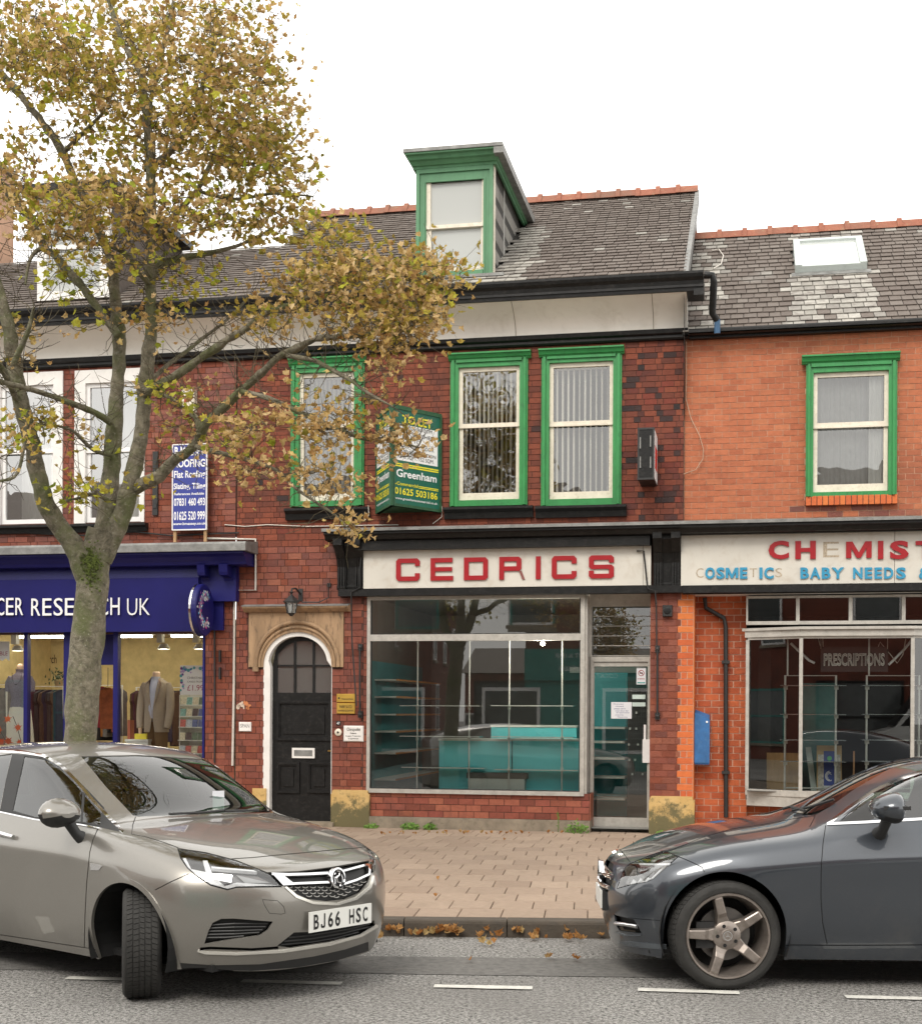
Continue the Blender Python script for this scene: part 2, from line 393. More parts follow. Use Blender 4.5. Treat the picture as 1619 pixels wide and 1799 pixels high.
M_DARK = pm('dark_room', (.045, .042, .038), .9, var=.2, vs=1)
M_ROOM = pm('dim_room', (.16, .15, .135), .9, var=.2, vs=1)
M_SHELFW = pm('shelf_white', (.62, .64, .60), .5, var=.05)
M_CURT = pm('net_curtain', (.60, .60, .57), .9, var=.05, vs=2)
M_SLAT = pm('blind_slat', (.86, .82, .74), .8, var=.06, vs=3)
M_PIPEW = pm('white_conduit', (.62, .58, .52), .5, var=.15, vs=12)
G_UP = glass_mat('upper_glass', base=.13, refl=1.1, wav=.35)
M_TUBE = pm('pale_metal_tube', (.70, .70, .66), .35, var=.08)
G_SHOP = glass_mat('shop_glass', base=.05, refl=1.0, tint=(.90, .95, .93))
G_DORM = glass_mat('dormer_glass', base=.06, refl=.8, milky=.62)
G_FROST = glass_mat('frosted_glass', base=.05, refl=.6, milky=.45)
# ------------------------------------------------------------------ generic building pieces
S = lambda u, v=900, y=0.0: fx(u, v, y)
def zavg(pts, y=0.0): return sum(fz(u, v, y) for u, v in pts) / len(pts)
zM1 = zavg([(1200, 580), (800, 598), (60, 637)])      # top of black string moulding
zM0 = zavg([(1200, 596), (800, 615), (60, 652)])
zG0 = zavg([(1215, 513), (850, 533)], -.42)            # bottom of gutter box
zG1 = zavg([(1215, 479), (850, 498)], -.48)
zC1 = fz(1000, 920, -.42)                              # top of shop cornice
zEAVE_M = zG1 - .01
sJL, sJR = S(416), S(1200)

def sash(th, wall, cas, gl_u, gl_l, cor, sill, green, name='window', blind=None, curtain=None, glass=None, room=True, sillmat=None):
    """box sash window: cas/gl/cor/sill are pixel rectangles (u0,v0,u1,v1)"""
    yc = -.045; a, b, z0, z1 = fr(*cas, yc); w = b - a
    g0 = fr(*gl_u, .035); g1 = fr(*gl_l, .055)
    ga, gb = min(g0[0], g1[0]), max(g0[1], g1[1]); m = MB()
    fa, fb_ = ga - .05, gb + .05; ft, f0 = g0[3] + .055, g1[2] - .10
    lay = [(0.0, .085, -.03), (.012, .07, -.052), (.03, .05, -.07)] if green else [(0.0, .1, -.03)]
    for k, (i, t, yy) in enumerate([(0, 1, -.035), (.022, .4, -.06), (.05, .18, -.048)] if green else [(0, 1, -.03)]):
        for x0, x1 in ((a + i, a + i + (fa - a - i) * t if k else fa), (fb_ + (b - fb_ - i) * (1 - t) if k else fb_, b - i)):
            m.box(x0, x1, yy, .10 - k * .004, z0 + (0 if k == 0 else .004), z1 - i)
        h = (z1 - ft)
        m.box(fa - (.0 if k == 0 else .03) - .0, fb_ + (.0 if k == 0 else .03), yy - .001, .10 - k * .004, z1 - i - (h - i) * (t if k else 1) + (.001 if k == 0 else 0), z1 - i - .0005)
    if green: m.box(fa, fb_, -.03, .1, z0, f0 - .002)
    W_ = th.part(name, m, green or M_WHITE, None)
    if cor:
        ca, cb, c0, c1 = fr(*cor, -.12); c = MB()
        c.ext([(0, c0), (-.05, c0), (-.065, c0 + .02), (-.08, c0 + .025), (-.10, c1 - .025), (-.125, c1 - .02), (-.125, c1), (0, c1 + .02)], ca, cb)
        th.part('window_head', c, green or M_WHITE, W_)
    sm = M_CREAM if green else M_UPVC
    f = MB(); t = .04; zm = (g0[2] + g1[3]) / 2
    for x0, x1 in ((fa, ga), (gb, fb_)): f.box(x0, x1, .012, .06, zm - .02, ft)
    f.box(ga, gb, .012, .06, g0[3], ft); f.box(ga, gb, .012, .06, zm, g0[2])
    th.part('upper_sash', f, sm, W_)
    f = MB(); gq = (g1[0], g1[1])
    for x0, x1 in ((fa + .004, ga + .004), (gb - .004, fb_ - .004)): f.box(x0, x1, .032, .08, f0, zm - .021)
    f.box(ga, gb, .033, .08, f0, g1[2]); f.box(fa - .0, fb_ + .0, .004, .05, zm - .025, zm - .001)
    th.part('lower_sash', f, sm, W_)
    G = glass or G_UP
    th.part('pane', MB().quad((ga, .04, g0[2]), (gb, .041, g0[2]), (gb, .041, g0[3]), (ga, .04, g0[3])), G, W_)
    th.part('pane', MB().quad((ga, .06, g1[2]), (gb, .063, g1[2]), (gb, .063, g1[3]), (ga, .06, g1[3])), G, W_)
    if sill:
        sa, sb, s0, s1 = fr(*sill, -.12); c = MB()
        c.ext([(0, s0), (-.06, s0), (-.075, s0 + (s1 - s0) * .5), (-.13, s1 - .035), (-.13, s1 - .005), (0, s1 + .005)], sa, sb)
        th.part('sill', c, sillmat or M_BLACK, W_)
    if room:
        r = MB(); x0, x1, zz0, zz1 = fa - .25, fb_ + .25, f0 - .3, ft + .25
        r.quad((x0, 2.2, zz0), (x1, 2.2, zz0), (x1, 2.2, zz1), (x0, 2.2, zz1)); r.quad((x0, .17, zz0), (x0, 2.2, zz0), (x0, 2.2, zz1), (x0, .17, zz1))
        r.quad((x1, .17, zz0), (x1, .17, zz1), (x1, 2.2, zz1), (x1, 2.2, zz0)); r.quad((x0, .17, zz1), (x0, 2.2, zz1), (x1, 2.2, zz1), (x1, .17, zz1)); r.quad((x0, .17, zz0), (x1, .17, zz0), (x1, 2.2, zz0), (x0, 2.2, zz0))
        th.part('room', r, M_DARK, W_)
    if blind:
        n, lean = blind; wd = gb - ga
        for i in range(n):
            cx = ga + wd * (i + .5) / n; q = MB(); aa = math.radians(78 + R.uniform(-6, 6)); hw = .034; dx, dy = hw * math.cos(aa), hw * math.sin(aa)
            l = lean * (1 if i < n - 2 else 2.2); q.quad((cx - dx + l, .13 - dy, f0 + .04), (cx + dx + l, .13 + dy, f0 + .04), (cx + dx, .13 + dy, ft - .02), (cx - dx, .13 - dy, ft - .02))
            th.part('blind_slat', q, M_SLAT, W_)
        th.part('blind_rail', MB().box(ga, gb, .14, .20, ft - .05, ft - .02), M_SLAT, W_)
    if curtain:
        for (c0_, c1_, mt, yy) in curtain:
            q = MB(); x0, x1 = ga + (gb - ga) * c0_, ga + (gb - ga) * c1_; n = max(2, int((x1 - x0) / .025))
            P = [(x0 + (x1 - x0) * i / n, yy + .012 * math.sin(i * 1.9)) for i in range(n + 1)]
            for (p, q_), (p2, q2) in zip(P, P[1:]): q.quad((p, q_, f0), (p2, q2, f0), (p2, q2, ft), (p, q_, ft))
            th.part('curtain', q, mt, W_)
    return (a + .01, b - .01, z0 + .01, z1 - .01)
def hole_of(cas): a, b, z0, z1 = fr(*cas, -.045); return (a + .012, b - .012, z0 + .012, z1 - .012)

# ------------------------------------------------------------------ ROOFS
class Roof:
    def __init__(s, ye, ze, yr, zr):
        s.a = Vector((0, ye, ze)); s.b = Vector((0, yr, zr)); s.t = (s.b - s.a).normalized(); s.L = (s.b - s.a).length
        s.n = Vector((0, s.t.z, -s.t.y)) * -1
        if s.n.z < 0: s.n = -s.n
        s.M = Matrix(((1, 0, 0, 0), (0, s.t.y, s.n.y, s.a.y), (0, s.t.z, s.n.z, s.a.z), (0, 0, 0, 1)))
        s.M = Matrix(((1, 0, 0, 0), (0, s.t.y, s.n.y, s.a.y), (0, s.t.z, s.n.z, s.a.z), (0, 0, 0, 1)))
    def hit(s, u, v):      # pixel -> (x, t) on the roof plane
        d = BF.d(u, v); o = BF.o; k = (s.a - o).dot(s.n) / d.dot(s.n); p = o + d * k
        return p.x, (p - s.a).dot(s.t)
    def p(s, x, t, h=0): v = s.M @ Vector((x, t, h)); return (v.x, v.y, v.z)
def slates(rf, x0, x1, expo, wid, mat, skip=None, pale=None, t1=None, seed=3):
    rr = random.Random(seed); its = []; t = -.03; j = 0; L = t1 or rf.L
    while t < L - .02:
        e = expo * (1 - .22 * t / rf.L); x = x0 - wid * (.5 if j % 2 else 0) - rr.uniform(0, .04)
        while x < x1:
            w = wid * rr.uniform(.9, 1.1); a, b = max(x, x0), min(x + w, x1); x += w
            if b - a < .04: continue
            cx = (a + b) / 2
            if skip and skip(cx, t + e / 2): continue
            m = SLATE_P if pale and pale(cx + rr.gauss(0, .03), t + e / 2, rr) else mat
            tilt = .022 / (e * 1.3)
            M = rf.M @ T3(cx, t + e * .65 + rr.gauss(0, .004), .024 + rr.uniform(0, .004)) @ Matrix.Rotation(-tilt + rr.gauss(0, .006), 4, 'X') @ Matrix.Rotation(rr.gauss(0, .006), 4, 'Z') @ Matrix.Diagonal((b - a - .007, e * 1.3, .011, 1))
            its.append((M, m))
        t += e; j += 1
    return its
def ridge(th, parent, s0, s1, y, z, length=.45, seed=1):
    x = s0; rr = random.Random(seed)
    while x < s1 - .05:
        e = min(x + length, s1); b = MB(); dz = rr.uniform(-.006, .006)
        pr = [(y - .15, z - .10), (y - .13, z - .075), (y - .03, z + .035), (y + .03, z + .035), (y + .15, z - .10), (y + .12, z - .10), (y, z + .0), (y - .12, z - .10)]
        b.ext([(p, q + dz) for p, q in pr], x + .004, e - .002)
        pr2 = [(y - .165, z - .105), (y - .14, z - .06), (y - .035, z + .065), (y + .035, z + .065), (y + .165, z - .105), (y + .13, z - .10), (y, z + .01), (y - .13, z - .10)]
        b.ext([(p, q + dz) for p, q in pr2], x - .035, x + .035)
        th.part('ridge_tile', b, TERR, parent); x = e
# ================================================================== GROUND
ROADM = NT('asphalt'); k = ROADM
n1 = k.noise(40, 4, .8); n2 = k.noise(.55, 5, .6, None, .6); n3 = k.noise(420, 3, .8)
vo = k.n('ShaderNodeTexVoronoi', feature='F1'); vo.inputs['Scale'].default_value = 75; k.l(k.pos(), vo.inputs['Vector'])
c = k.mixc(k.ramp(n1, .42, .59), (.05, .048, .044), (.38, .37, .35)); c = k.mixc(k.ramp(vo.outputs['Distance'], .10, .42), (.50, .48, .45), c); c = k.mixc(k.ramp(n2, .45, .75), c, (.16, .152, .142))
spx = k.n('ShaderNodeSeparateXYZ'); k.l(k.pos(), spx.inputs[0])
k.l(c, k.b.inputs['Base Color']); k.b.inputs['Roughness'].default_value = .85; k.bump(n1, .9, .02); M_ROAD = k.m
M_PATCH = piece_mat('asphalt_dark_strip', [(.165, .16, .15), (.19, .183, .172)], rough=.9, bump=.9, bs=60, lo=.25)
M_LINE = pm('road_marking_paint', (.62, .61, .56), .7, var=.15, vs=20, dirt=.85, dirtc=(.22, .21, .2), bump=.3)
M_KERB = pm('kerb_stone_weathered', (.082, .066, .050), .9, var=.4, vs=4, bump=.6, bs=40, dirt=.7, dirtc=(.05, .045, .04), rvar=.2)
SLAB = piece_mat('paving_slab', [(.30, .225, .17), (.35, .265, .20), (.32, .24, .18), (.375, .285, .215), (.285, .21, .157)], rough=.85, bump=.5, bs=120, soot=(.25, .19, .14), sootp=(.55, .8), sootscale=2.0, lo=.08)
M_PAVEJ = pm('paving_joint_sand', (.12, .095, .07), .95, var=.3)
# kerb line: from pixels on the road plane
ka, kb = WORLD.z(300, 1641, 0.0), WORLD.z(1060, 1649, 0.0)
kd = (kb - ka).normalized(); yaw = math.atan2(kd.y, kd.x)
KF = Frame(Vector((ka.x + kd.x * (0 - ka.x) / kd.x, ka.y - kd.y * ka.x / kd.x, 0)), yaw)
b = MB(); b.quad((-150, -200, 0), (150, -200, 0), (150, .02, 0), (-150, .02, 0)); single('road', b, M_ROAD, 'grey asphalt road in front of the kerb', None, KF, (0, 0, 0), kind='structure')
b = MB(); b.quad((-150, .1, PZ - .014), (150, .1, PZ - .014), (150, 60, PZ - .014), (-150, 60, PZ - .014)); b.quad((-150, .1, PZ - .2), (150, .1, PZ - .2), (150, .1, PZ - .014), (-150, .1, PZ - .014))
PVT = Thing('pavement', 'buff slab pavement between the kerb and the shops', None, (0, 0, 0), KF, kind='structure'); BED = PVT.part('bedding', b, M_PAVEJ)
# slabs: rows along the kerb, joints square to the shopfronts
skew = math.tan(yaw + TH) * 0 + math.tan(math.radians(7.0))
depth0 = .0; rows = []; y = .155; j = 0; its = []; rr = random.Random(21)
HOLE_TREE = None
TRK = WORLD.z(150, 1385, PZ)
while y < 11.5:
    rd = .46; wd = KF.z(970, 1612, PZ).x - KF.z(893.5, 1612, PZ).x
    x = -8.0 + (wd * .5 if j % 2 else 0) + rr.uniform(-.02, .02)
    while x < 8.0:
        cx = x + wd / 2 + y * skew; w = wd
        P = KF.m @ Vector((cx, y + rd / 2, 0)); q = BF.i @ P
        if q.y < .25 and inview(Vector((P.x, P.y, PZ)), 150):
            sh = Matrix.Identity(4); sh[0][1] = skew
            M = T3(cx, y + rd / 2, PZ + rr.uniform(-.0015, .0025)) @ sh @ Matrix.Rotation(rr.gauss(0, .0015), 4, 'X') @ Matrix.Diagonal((w - .006, rd - .007, .03, 1))
            its.append((M, SLAB))
        x += w
    y += rd; j += 1
pieces(PVT, BED, 'paving_slab', its, 'slab')
# kerb stones
KB = []; kl = KF.z(890, 1648, 0).x - KF.z(709, 1646, 0).x; x = KF.z(709, 1646, 0).x - kl * 12
KT = Thing('kerb', 'dark weathered kerb stones along the road edge', None, (0, 0, 0), KF, kind='structure')
for i in range(28):
    b = MB(); e = .018; x0, x1 = x + i * kl + .004, x + (i + 1) * kl - .004
    pr = [(0, -.05), (0, PZ - .03), (e * .4, PZ - .012), (e, PZ - .003), (.15, PZ), (.15, -.05)]; b.ext([(y + rr.uniform(-.001, .001), z) for y, z in pr], x0, x1); KT.part('kerb_stone', b, M_KERB)
# drainage strip and parking bay marks
q0, q1 = WORLD.z(700, 1683, .0).y, WORLD.z(700, 1712, .0).y
gy = [KF.z(860, 1683, 0).y, KF.z(860, 1714, 0).y]
b = MB(); n = 120; xs = [-40 + 80 * i / n for i in range(n + 1)]; w1_ = [gy[0] + .035 * mnoise.noise(Vector((x * 3, 0, 0))) for x in xs]; w2_ = [gy[1] + .05 * mnoise.noise(Vector((x * 2, 5, 0))) for x in xs]
for i in range(n): b.quad((xs[i], w2_[i], .004), (xs[i + 1], w2_[i + 1], .004), (xs[i + 1], w1_[i + 1], .004), (xs[i], w1_[i], .004))
single('tarmac_strip', b, M_PATCH, 'darker relaid tarmac strip along the gutter', None, KF, (0, 0, 0), kind='structure')
for (u0, v0, u1, v1) in ((118, 1719.5, 219, 1722), (425, 1725, 600, 1729.5), (762, 1734, 935, 1737.5), (1120, 1740, 1298, 1746), (1484, 1753, 1660, 1757), (-240, 1712, -60, 1715)):
    a, c = WORLD.z(u0, v0, 0), WORLD.z(u1, v1, 0); d = (c - a).normalized(); nrm = Vector((-d.y, d.x, 0)) * .055; b = MB(); m = 14
    for i in range(m):
        p, q = a + (c - a) * (i / m), a + (c - a) * ((i + 1) / m); j0, j1 = .85 + .25 * mnoise.noise(p * 9), .85 + .25 * mnoise.noise(q * 9)
        z = Vector((0, 0, .008)); b.quad(p - nrm * j0 + z, q - nrm * j1 + z, q + nrm * j1 + z, p + nrm * j0 + z)
    single('bay_marking', b, M_LINE, 'worn white dash of the parking bay line on the road', None, WORLD, kind='structure')
# ================================================================== MIDDLE BUILDING
TB = Thing('terrace_building', 'dark red brick shop building with green sash windows and a green dormer', 'building', (S(810), 0, PZ))
# ---- upper wall
w2 = (790, 627, 926, 888); w3 = (950, 621, 1091, 887); w1 = (510, 636, 639, 889)
cEd = S(571)
hU = [hole_of(w) for w in (w1, w2, w3)]
door_h = (S(466), S(585), PZ - .05, fz(526, 1110))
shop_h = (S(646), S(1143), PZ - .05, fz(890, 1032))
hb = MB(); wall_holes(hb, sJL, sJR, PZ - .02, zM0, hU + [door_h, shop_h], 0, .16)
WM = TB.part('wall', hb, M_MORTD)
pl0, pl1 = S(1143), S(1219)
def mfm(x, z, rr):
    if x > S(1094) and z > zC1 and rr.random() < .38: return BK_SOOT
    if z > zC1 and rr.random() < .05: return BK_SOOT
    if z < zC1 - .2: return BK_LOW if rr.random() < .75 else BK_DARK
    return BK_DARK
cu = abs(fz(1000, 700) - fz(1000, 710.2)); lu = S(1010) - S(988)
cl = abs(fz(500, 1200) - fz(500, 1211.2)); ll = S(420) - S(396)
its = brick_items(sJL + .004, sJR, zC1, zM0, hU, None, cu, lu, bond='flemish', matf=mfm, joint=.0075)
its += brick_items(sJL + .004, S(640), PZ + .02, zC1, [door_h, (S(437), S(603), fz(520, 1172), fz(520, 1062)), (S(581), S(648), 0, fz(615, 1390))], None, cl, ll, bond='flemish', matf=mfm, joint=.0075)
its += brick_items(S(640), S(646.5), PZ + .02, fz(640, 1040), [], None, cl, ll, matf=mfm)
TB_BRICKS = its
# ---- moulding, cove, gutter
sGe = S(1222)
b = MB(); b.ext([(0, zM0), (-.05, zM0), (-.07, zM0 + .02), (-.07, zM0 + .05), (-.11, zM0 + .07), (-.12, zM1), (0, zM1 + .01)], sJL, sJR + .05)
TB.part('string_moulding', b, M_BLACK)
cove = [(0, zM1)] + [(-.05 - .40 * (1 - math.cos(a)), zM1 + (zG0 - zM1) * math.sin(a)) for a in [math.pi / 2 * i / 8 for i in range(9)]]
cove = [(0, zM1 + .002), (-.06, zM1 + .002)] + [(-.06 - .38 * (i / 8) ** 2.2, zM1 + .002 + (zG0 - zM1) * i / 8) for i in range(1, 9)] + [(0, zG0)]
b = MB(); b.ext(cove, sJL, sJR + .04)
TB.part('cove', b, M_STUC, smooth=30)
for u in (905, 1147): q = S(u, 560, -.1); b = MB(); b.add([(q + d_, y - .003, z) for d_ in (-.004, .004) for y, z in cove[1:-1]], [(i, i + 1, i + 10, i + 9) for i in range(8)]); TB.part('cove_joint', b, M_CONC)
gut = [(-.02, zG0 + .003), (-.47, zG0 + .003), (-.475, zG0 + .045), (-.49, zG0 + .05), (-.49, zG0 + .08), (-.50, zG0 + (zG1 - zG0) * .55), (-.535, zG0 + (zG1 - zG0) * .7), (-.55, zG1 - .03), (-.55, zG1), (-.52, zG1), (-.52, zG1 - .02), (-.42, zG1 - .03), (-.02, zG1 - .03)]
b = MB(); b.ext(gut, sJL, S(1235, 500, -.5)); 
b.ext([(-.50, zG0 - .06), (-.50, zG0 + .02), (-.30, zG0 + .02), (-.30, zG0 - .06)], S(1218, 510, -.45), S(1236, 510, -.45))
TB.part('gutter', b, M_BLACK)
b = MB(); xg = S(1236, 500, -.5)
b.tube([(xg + .0, -.5, zG1 - .05), (xg + .10, -.5, zG1 - .06), (xg + .12, -.48, zG1 - .14), (xg + .10, -.30, zG1 - .48), (xg + .16, -.26, zG1 - .56)], .045, 10)
TB.part('downpipe', b, M_BLACK, smooth=40)
b = MB(); b.tube([(xg + .16, -.26, zG1 - .55), (xg + .16, -.24, zG1 - .72)], .04, 10); TB.part('downpipe', b, pm('blue_pipe', (.04, .10, .19), .6), smooth=40, label='short blue lower end of downpipe')
# ---- roof
YR = 3.6; zR = zavg([(1200, 335), (960, 352), (640, 372)], YR) 
RM = Roof(-.42, zG1 - .02, YR, zR - .06)
xr0, xr1 = BF.y(585, 372, YR).x, BF.y(1222, 330, YR).x
b = MB(); b.quad(RM.p(sJL - .05, -.05), RM.p(xr1, -.05), RM.p(xr1, RM.L), RM.p(sJL - .05, RM.L))
b.quad((sJL - .05, YR, zR - .06), (xr1, YR, zR - .06), (xr1, 8, 5.0), (sJL - .05, 8, 5.0))
b.add([RM.p(xr1, -.05), RM.p(xr1, RM.L), (xr1, 8, 5.0), (xr1, 0, zM0 - 1)], [(0, 1, 2, 3)])
b.add([RM.p(sJL - .05, -.05), RM.p(sJL - .05, RM.L), (sJL - .05, 8, zG1 - .2), (sJL - .05, 0, zG1 - .2)], [(0, 1, 2, 3)])
RFM = TB.part('roof', b, M_DARK)
# dormer footprint in frame coordinates
dfx0, dfx1 = S(732, 400), S(866, 400)
zD0 = fz(800, 487); zDc = fz(800, 296); zDt = fz(800, 266, -.15)
tb = (Vector((0, 0, zD0)) - RM.a).dot(RM.t)
def sk(x, t): return dfx0 - .02 < x < dfx1 + .02 and t > (.42 / RM.t.y) - .05 and RM.M @ Vector((x, t, 0)) is not None and (RM.M @ Vector((x, t, 0))).z < zDt
pa = [RM.hit(u, v) for u, v in ((866, 492), (926, 488), (963, 404), (935, 404))]
def pal(x, t, rr):
    f = t / max(.01, pa[2][1]); x1 = pa[1][0] + (pa[2][0] - pa[1][0]) * min(1, f)
    if dfx1 - .1 < x < x1 and t < pa[2][1] + .1: return True
    if dfx0 < x < dfx1 + .1 and t < .5: return True
    return rr.random() < (.012 + .16 * max(0, t / RM.L - .72))
es = (RM.hit(1000, 480)[1] - RM.hit(1000, 487)[1]); 
sl_items = slates(RM, sJL - .05, xr1 + .02, .168, S(1020, 450, .5) - S(1000.5, 450, .5), SLATE, sk, pal)
pieces(TB, RFM, 'slate', sl_items, 'slab')
ridge(TB, RFM, xr0 - .3, dfx0 + .2, YR, zR + .02, BF.y(993, 350, YR).x - BF.y(959, 350, YR).x, 2)
ridge(TB, RFM, BF.y(915, 355, YR).x, xr1 + .03, YR, zR + .02, BF.y(993, 350, YR).x - BF.y(959, 350, YR).x, 5)
b = MB(); b.add([RM.p(xr1 - .01, -.08, .03), RM.p(xr1 + .05, -.08, .03), RM.p(xr1 + .05, RM.L, .05), RM.p(xr1 - .01, RM.L, .05), RM.p(xr1 - .01, -.08, -.10), RM.p(xr1 + .05, -.08, -.12), RM.p(xr1 + .05, RM.L, -.12), RM.p(xr1 - .01, RM.L, -.1)],
                [(0, 1, 2, 3), (4, 5, 6, 7), (0, 1, 5, 4), (1, 2, 6, 5), (3, 0, 4, 7)])
TB.part('verge_board', b, M_LEAD, RFM)
# ---- dormer
gw = .16
b = MB(); x0, x1 = dfx0, dfx1
b.box(x0, x0 + .13, -.03, .09, zD0, zDc); b.box(x1 - .13, x1, -.03, .09, zD0, zDc); b.box(x0 + .13, x1 - .13, -.029, .09, zDc - .17, zDc); b.box(x0 + .13, x1 - .13, -.05, .09, zD0, zD0 + .07)
for q in (x0 + .0, x1 - .045): b.box(q, q + .045, -.055, -.0305, zD0, zDc)
b.box(x0 + .046, x1 - .046, -.054, -.0305, zDc - .055, zDc - .001)
b.box(x0 + .10, x0 + .115, -.042, -.0305, zD0, zDc - .16); b.box(x1 - .115, x1 - .10, -.042, -.0305, zD0, zDc - .16)
DM = TB.part('dormer', b, M_GREENF, label='green dormer window with slate cheek')
b = MB(); h = zDt - zDc
ca, cb = S(711, 270, -.25), S(880, 260, -.25)
pf = [(0, zDc), (-.06, zDc), (-.07, zDc + h * .18), (-.10, zDc + h * .2), (-.14, zDc + h * .45), (-.18, zDc + h * .5), (-.2, zDc + h * .75), (-.25, zDc + h * .8), (-.25, zDt - .01), (0, zDt - .01)]
b.ext(pf, x0 - .02, x1 + .02)
# mitred ends
n = len(pf)
for sx, xe, sgn in ((x0 - .02, ca, -1), (x1 + .02, cb, 1)):
    k = abs(xe - sx) / .25
    vs = [(sx, y, z) for y, z in pf] + [(sx + sgn * (-y) * k, y, z) for y, z in pf]
    b.add(vs, [(i, (i + 1) % n, (i + 1) % n + n, i + n) for i in range(n)])
    e2 = [(sx + sgn * (-y) * k, y, z) for y, z in pf]; yb = 3.4; e3 = [(sx + sgn * (-y) * k, yb, z) for y, z in pf]
    b.add(e2 + e3, [(i, (i + 1) % n, (i + 1) % n + n, i + n) for i in range(n)])
# fascia and lead roof edge
TB.part('cornice', b, M_GREENF, DM)
b = MB(); b.box(ca - .02, cb + .02, -.27, 3.4, zDt - .01, zDt + .035); b.box(cb - .10, cb + .03, -.26, 3.4, zDt - .10, zDt - .011); TB.part('dormer_roof', b, M_LEAD, DM)
b = MB(); b.box(x1 - .09, x1 - .02, .09, 3.5, zD0 - .02, zDt - .02); b.box(x0 + .02, x0 + .09, .09, 3.5, zD0 - .02, zDt - .02); CH = TB.part('cheek', b, M_DARK, DM)
its = []; dx = .34; dz = .30; rr = random.Random(4)
def cheek_tiles():
    out = []; z = zD0 - .35; j = 0
    while z < zDt - .05:
        y = .0 + (dx / 2 if j % 2 else 0) - .3
        while y < 3.3:
            roofz = RM.a.z + (y + dx / 2 + .42) * RM.t.z / RM.t.y
            if y + dx > .1 and z + dz * 1.0 > roofz - .12 and z < zDt:
                ya = max(y, .1); zt = min(z + dz - .012, zDt - .03)
                out.append((ya, y + dx - .012, z, zt))
            y += dx
        z += dz; j += 1
    return out
for ya, yb, za, zb in cheek_tiles():
    q = MB(); q.add([(x1 - .016, ya, za), (x1 - .016, yb, za), (x1 - .022, yb, zb), (x1 - .022, ya, zb), (x1 - .03, ya, za), (x1 - .03, yb, za), (x1 - .03, yb, zb), (x1 - .03, ya, zb)],
                    [(0, 1, 2, 3), (0, 1, 5, 4), (2, 3, 7, 6), (0, 3, 7, 4), (1, 2, 6, 5)])
    TB.part('cheek_slate', q, piece_mat('cheek_slate', [(.20, .19, .175), (.26, .25, .23), (.23, .215, .2)], rough=.8, bump=.5, soot=(.30, .28, .24), sootp=(.5, .8), sootscale=3), DM)
b = MB(); b.box(x1 - .03, x1 + .012, .0, .10, zD0 - .05, zDc); TB.part('corner_board', b, M_CREAM, DM)
g0 = fr(757, 312, 847, 388, .03); g1 = fr(758, 402, 849, 474, .03); ga, gb = g0[0], g0[1]; zmid = (g0[2] + g1[3]) / 2; zb_ = zD0 + .07; zt_ = zDc - .17
b = MB(); b.box(x0 + .13, ga, 0, .05, zmid, zt_); b.box(gb, x1 - .13, 0, .05, zmid, zt_); b.box(ga, gb, 0, .05, g0[3], zt_); b.box(x0 + .13, x1 - .13, -.015, .05, zmid - .05, zmid - .002)
TB.part('upper_sash', b, M_CREAM, DM)
b = MB(); b.box(x0 + .13, ga + .01, .01, .06, zb_, zmid - .051); b.box(gb - .01, x1 - .13, .01, .06, zb_, zmid - .051); b.box(ga, gb, .01, .06, zb_, zb_ + .06); TB.part('lower_sash', b, M_CREAM, DM)
TB.part('pane', MB().quad((ga, .03, zmid), (gb, .03, zmid), (gb, .03, zt_), (ga, .03, zt_)), G_DORM, DM); TB.part('pane', MB().quad((ga, .04, zb_), (gb, .04, zb_), (gb, .04, zmid - .05), (ga, .04, zmid - .05)), G_DORM, DM)
b = MB(); b.quad((x0, .9, zb_ - .3), (x1, .9, zb_ - .3), (x1, .9, zDt), (x0, .9, zDt)); TB.part('curtain', b, M_CURT, DM)
b = MB(); b.box(x0 - .1, x1 + .16, -.12, .02, zD0 - .045, zD0 - .005); TB.part('apron', b, M_LEAD, DM)
# ---- windows
sash(TB, WM, w1, (534, 663, 618, 742), (534, 756, 618, 868), (505, 626, 640, 639), (499, 891, 647, 911), M_GREEN, blind=(11, .006))
sash(TB, WM, w2, (813, 653, 906, 744), (813, 753, 907, 866), (786, 617, 931, 629), (778, 889, 935, 909), M_GREEN, blind=(12, 0))
sash(TB, WM, w3, (972, 645, 1069, 740), (972, 751, 1070, 864), (945, 609, 1095, 622), (939, 887, 1099, 907), M_GREEN, blind=(10, .004), glass=glass_mat('upper_glass_bright', base=.10, refl=1.0, wav=.3))
# ---- shop cornice (middle + right shop share it)
zL = zC1 - .035
zc2 = fz(1000, 944, -.22); zc3 = fz(1000, 961, -.2)
cpro = [(0, zC1 + .03), (-.42, zC1), (-.42, zL), (-.40, zL), (-.40, zL - .035), (-.36, zL - .05), (-.33, zL - .10), (-.30, zL - .11), (-.24, zc2 + .02), (-.24, zc2), (0, zc2)]
lead = [(0, zC1 + .036), (-.43, zC1 + .005), (-.43, zL - .002), (-.421, zL - .002), (-.421, zC1 + .0008), (0, zC1 + .0305)]
b = MB(); b.ext(cpro, S(572, 940, -.3), sJR); CO = TB.part('shop_cornice', b, M_BLACK); b = MB(); b.ext(lead, S(565, 925, -.42), sJR); TB.part('lead_capping', b, M_LEAD, CO)
b = MB(); b.box(S(630, 955, -.24), S(1141, 955, -.24), -.27, -.05, zc3, zc2 - .004); TB.part('awning_box', b, M_BLACK)
zF1, zF0 = fz(1000, 962, -.14), fz(890, 1031.5, -.14); zS0 = fz(890, 1044, -.16)
b = MB(); b.box(S(600), S(1200), -.15, 0.02, zS0, zF0 - .002); b.box(S(637), S(1145), -.10, .02, zF0, zc3 + .05); TB.part('fascia', b, M_BLACK)
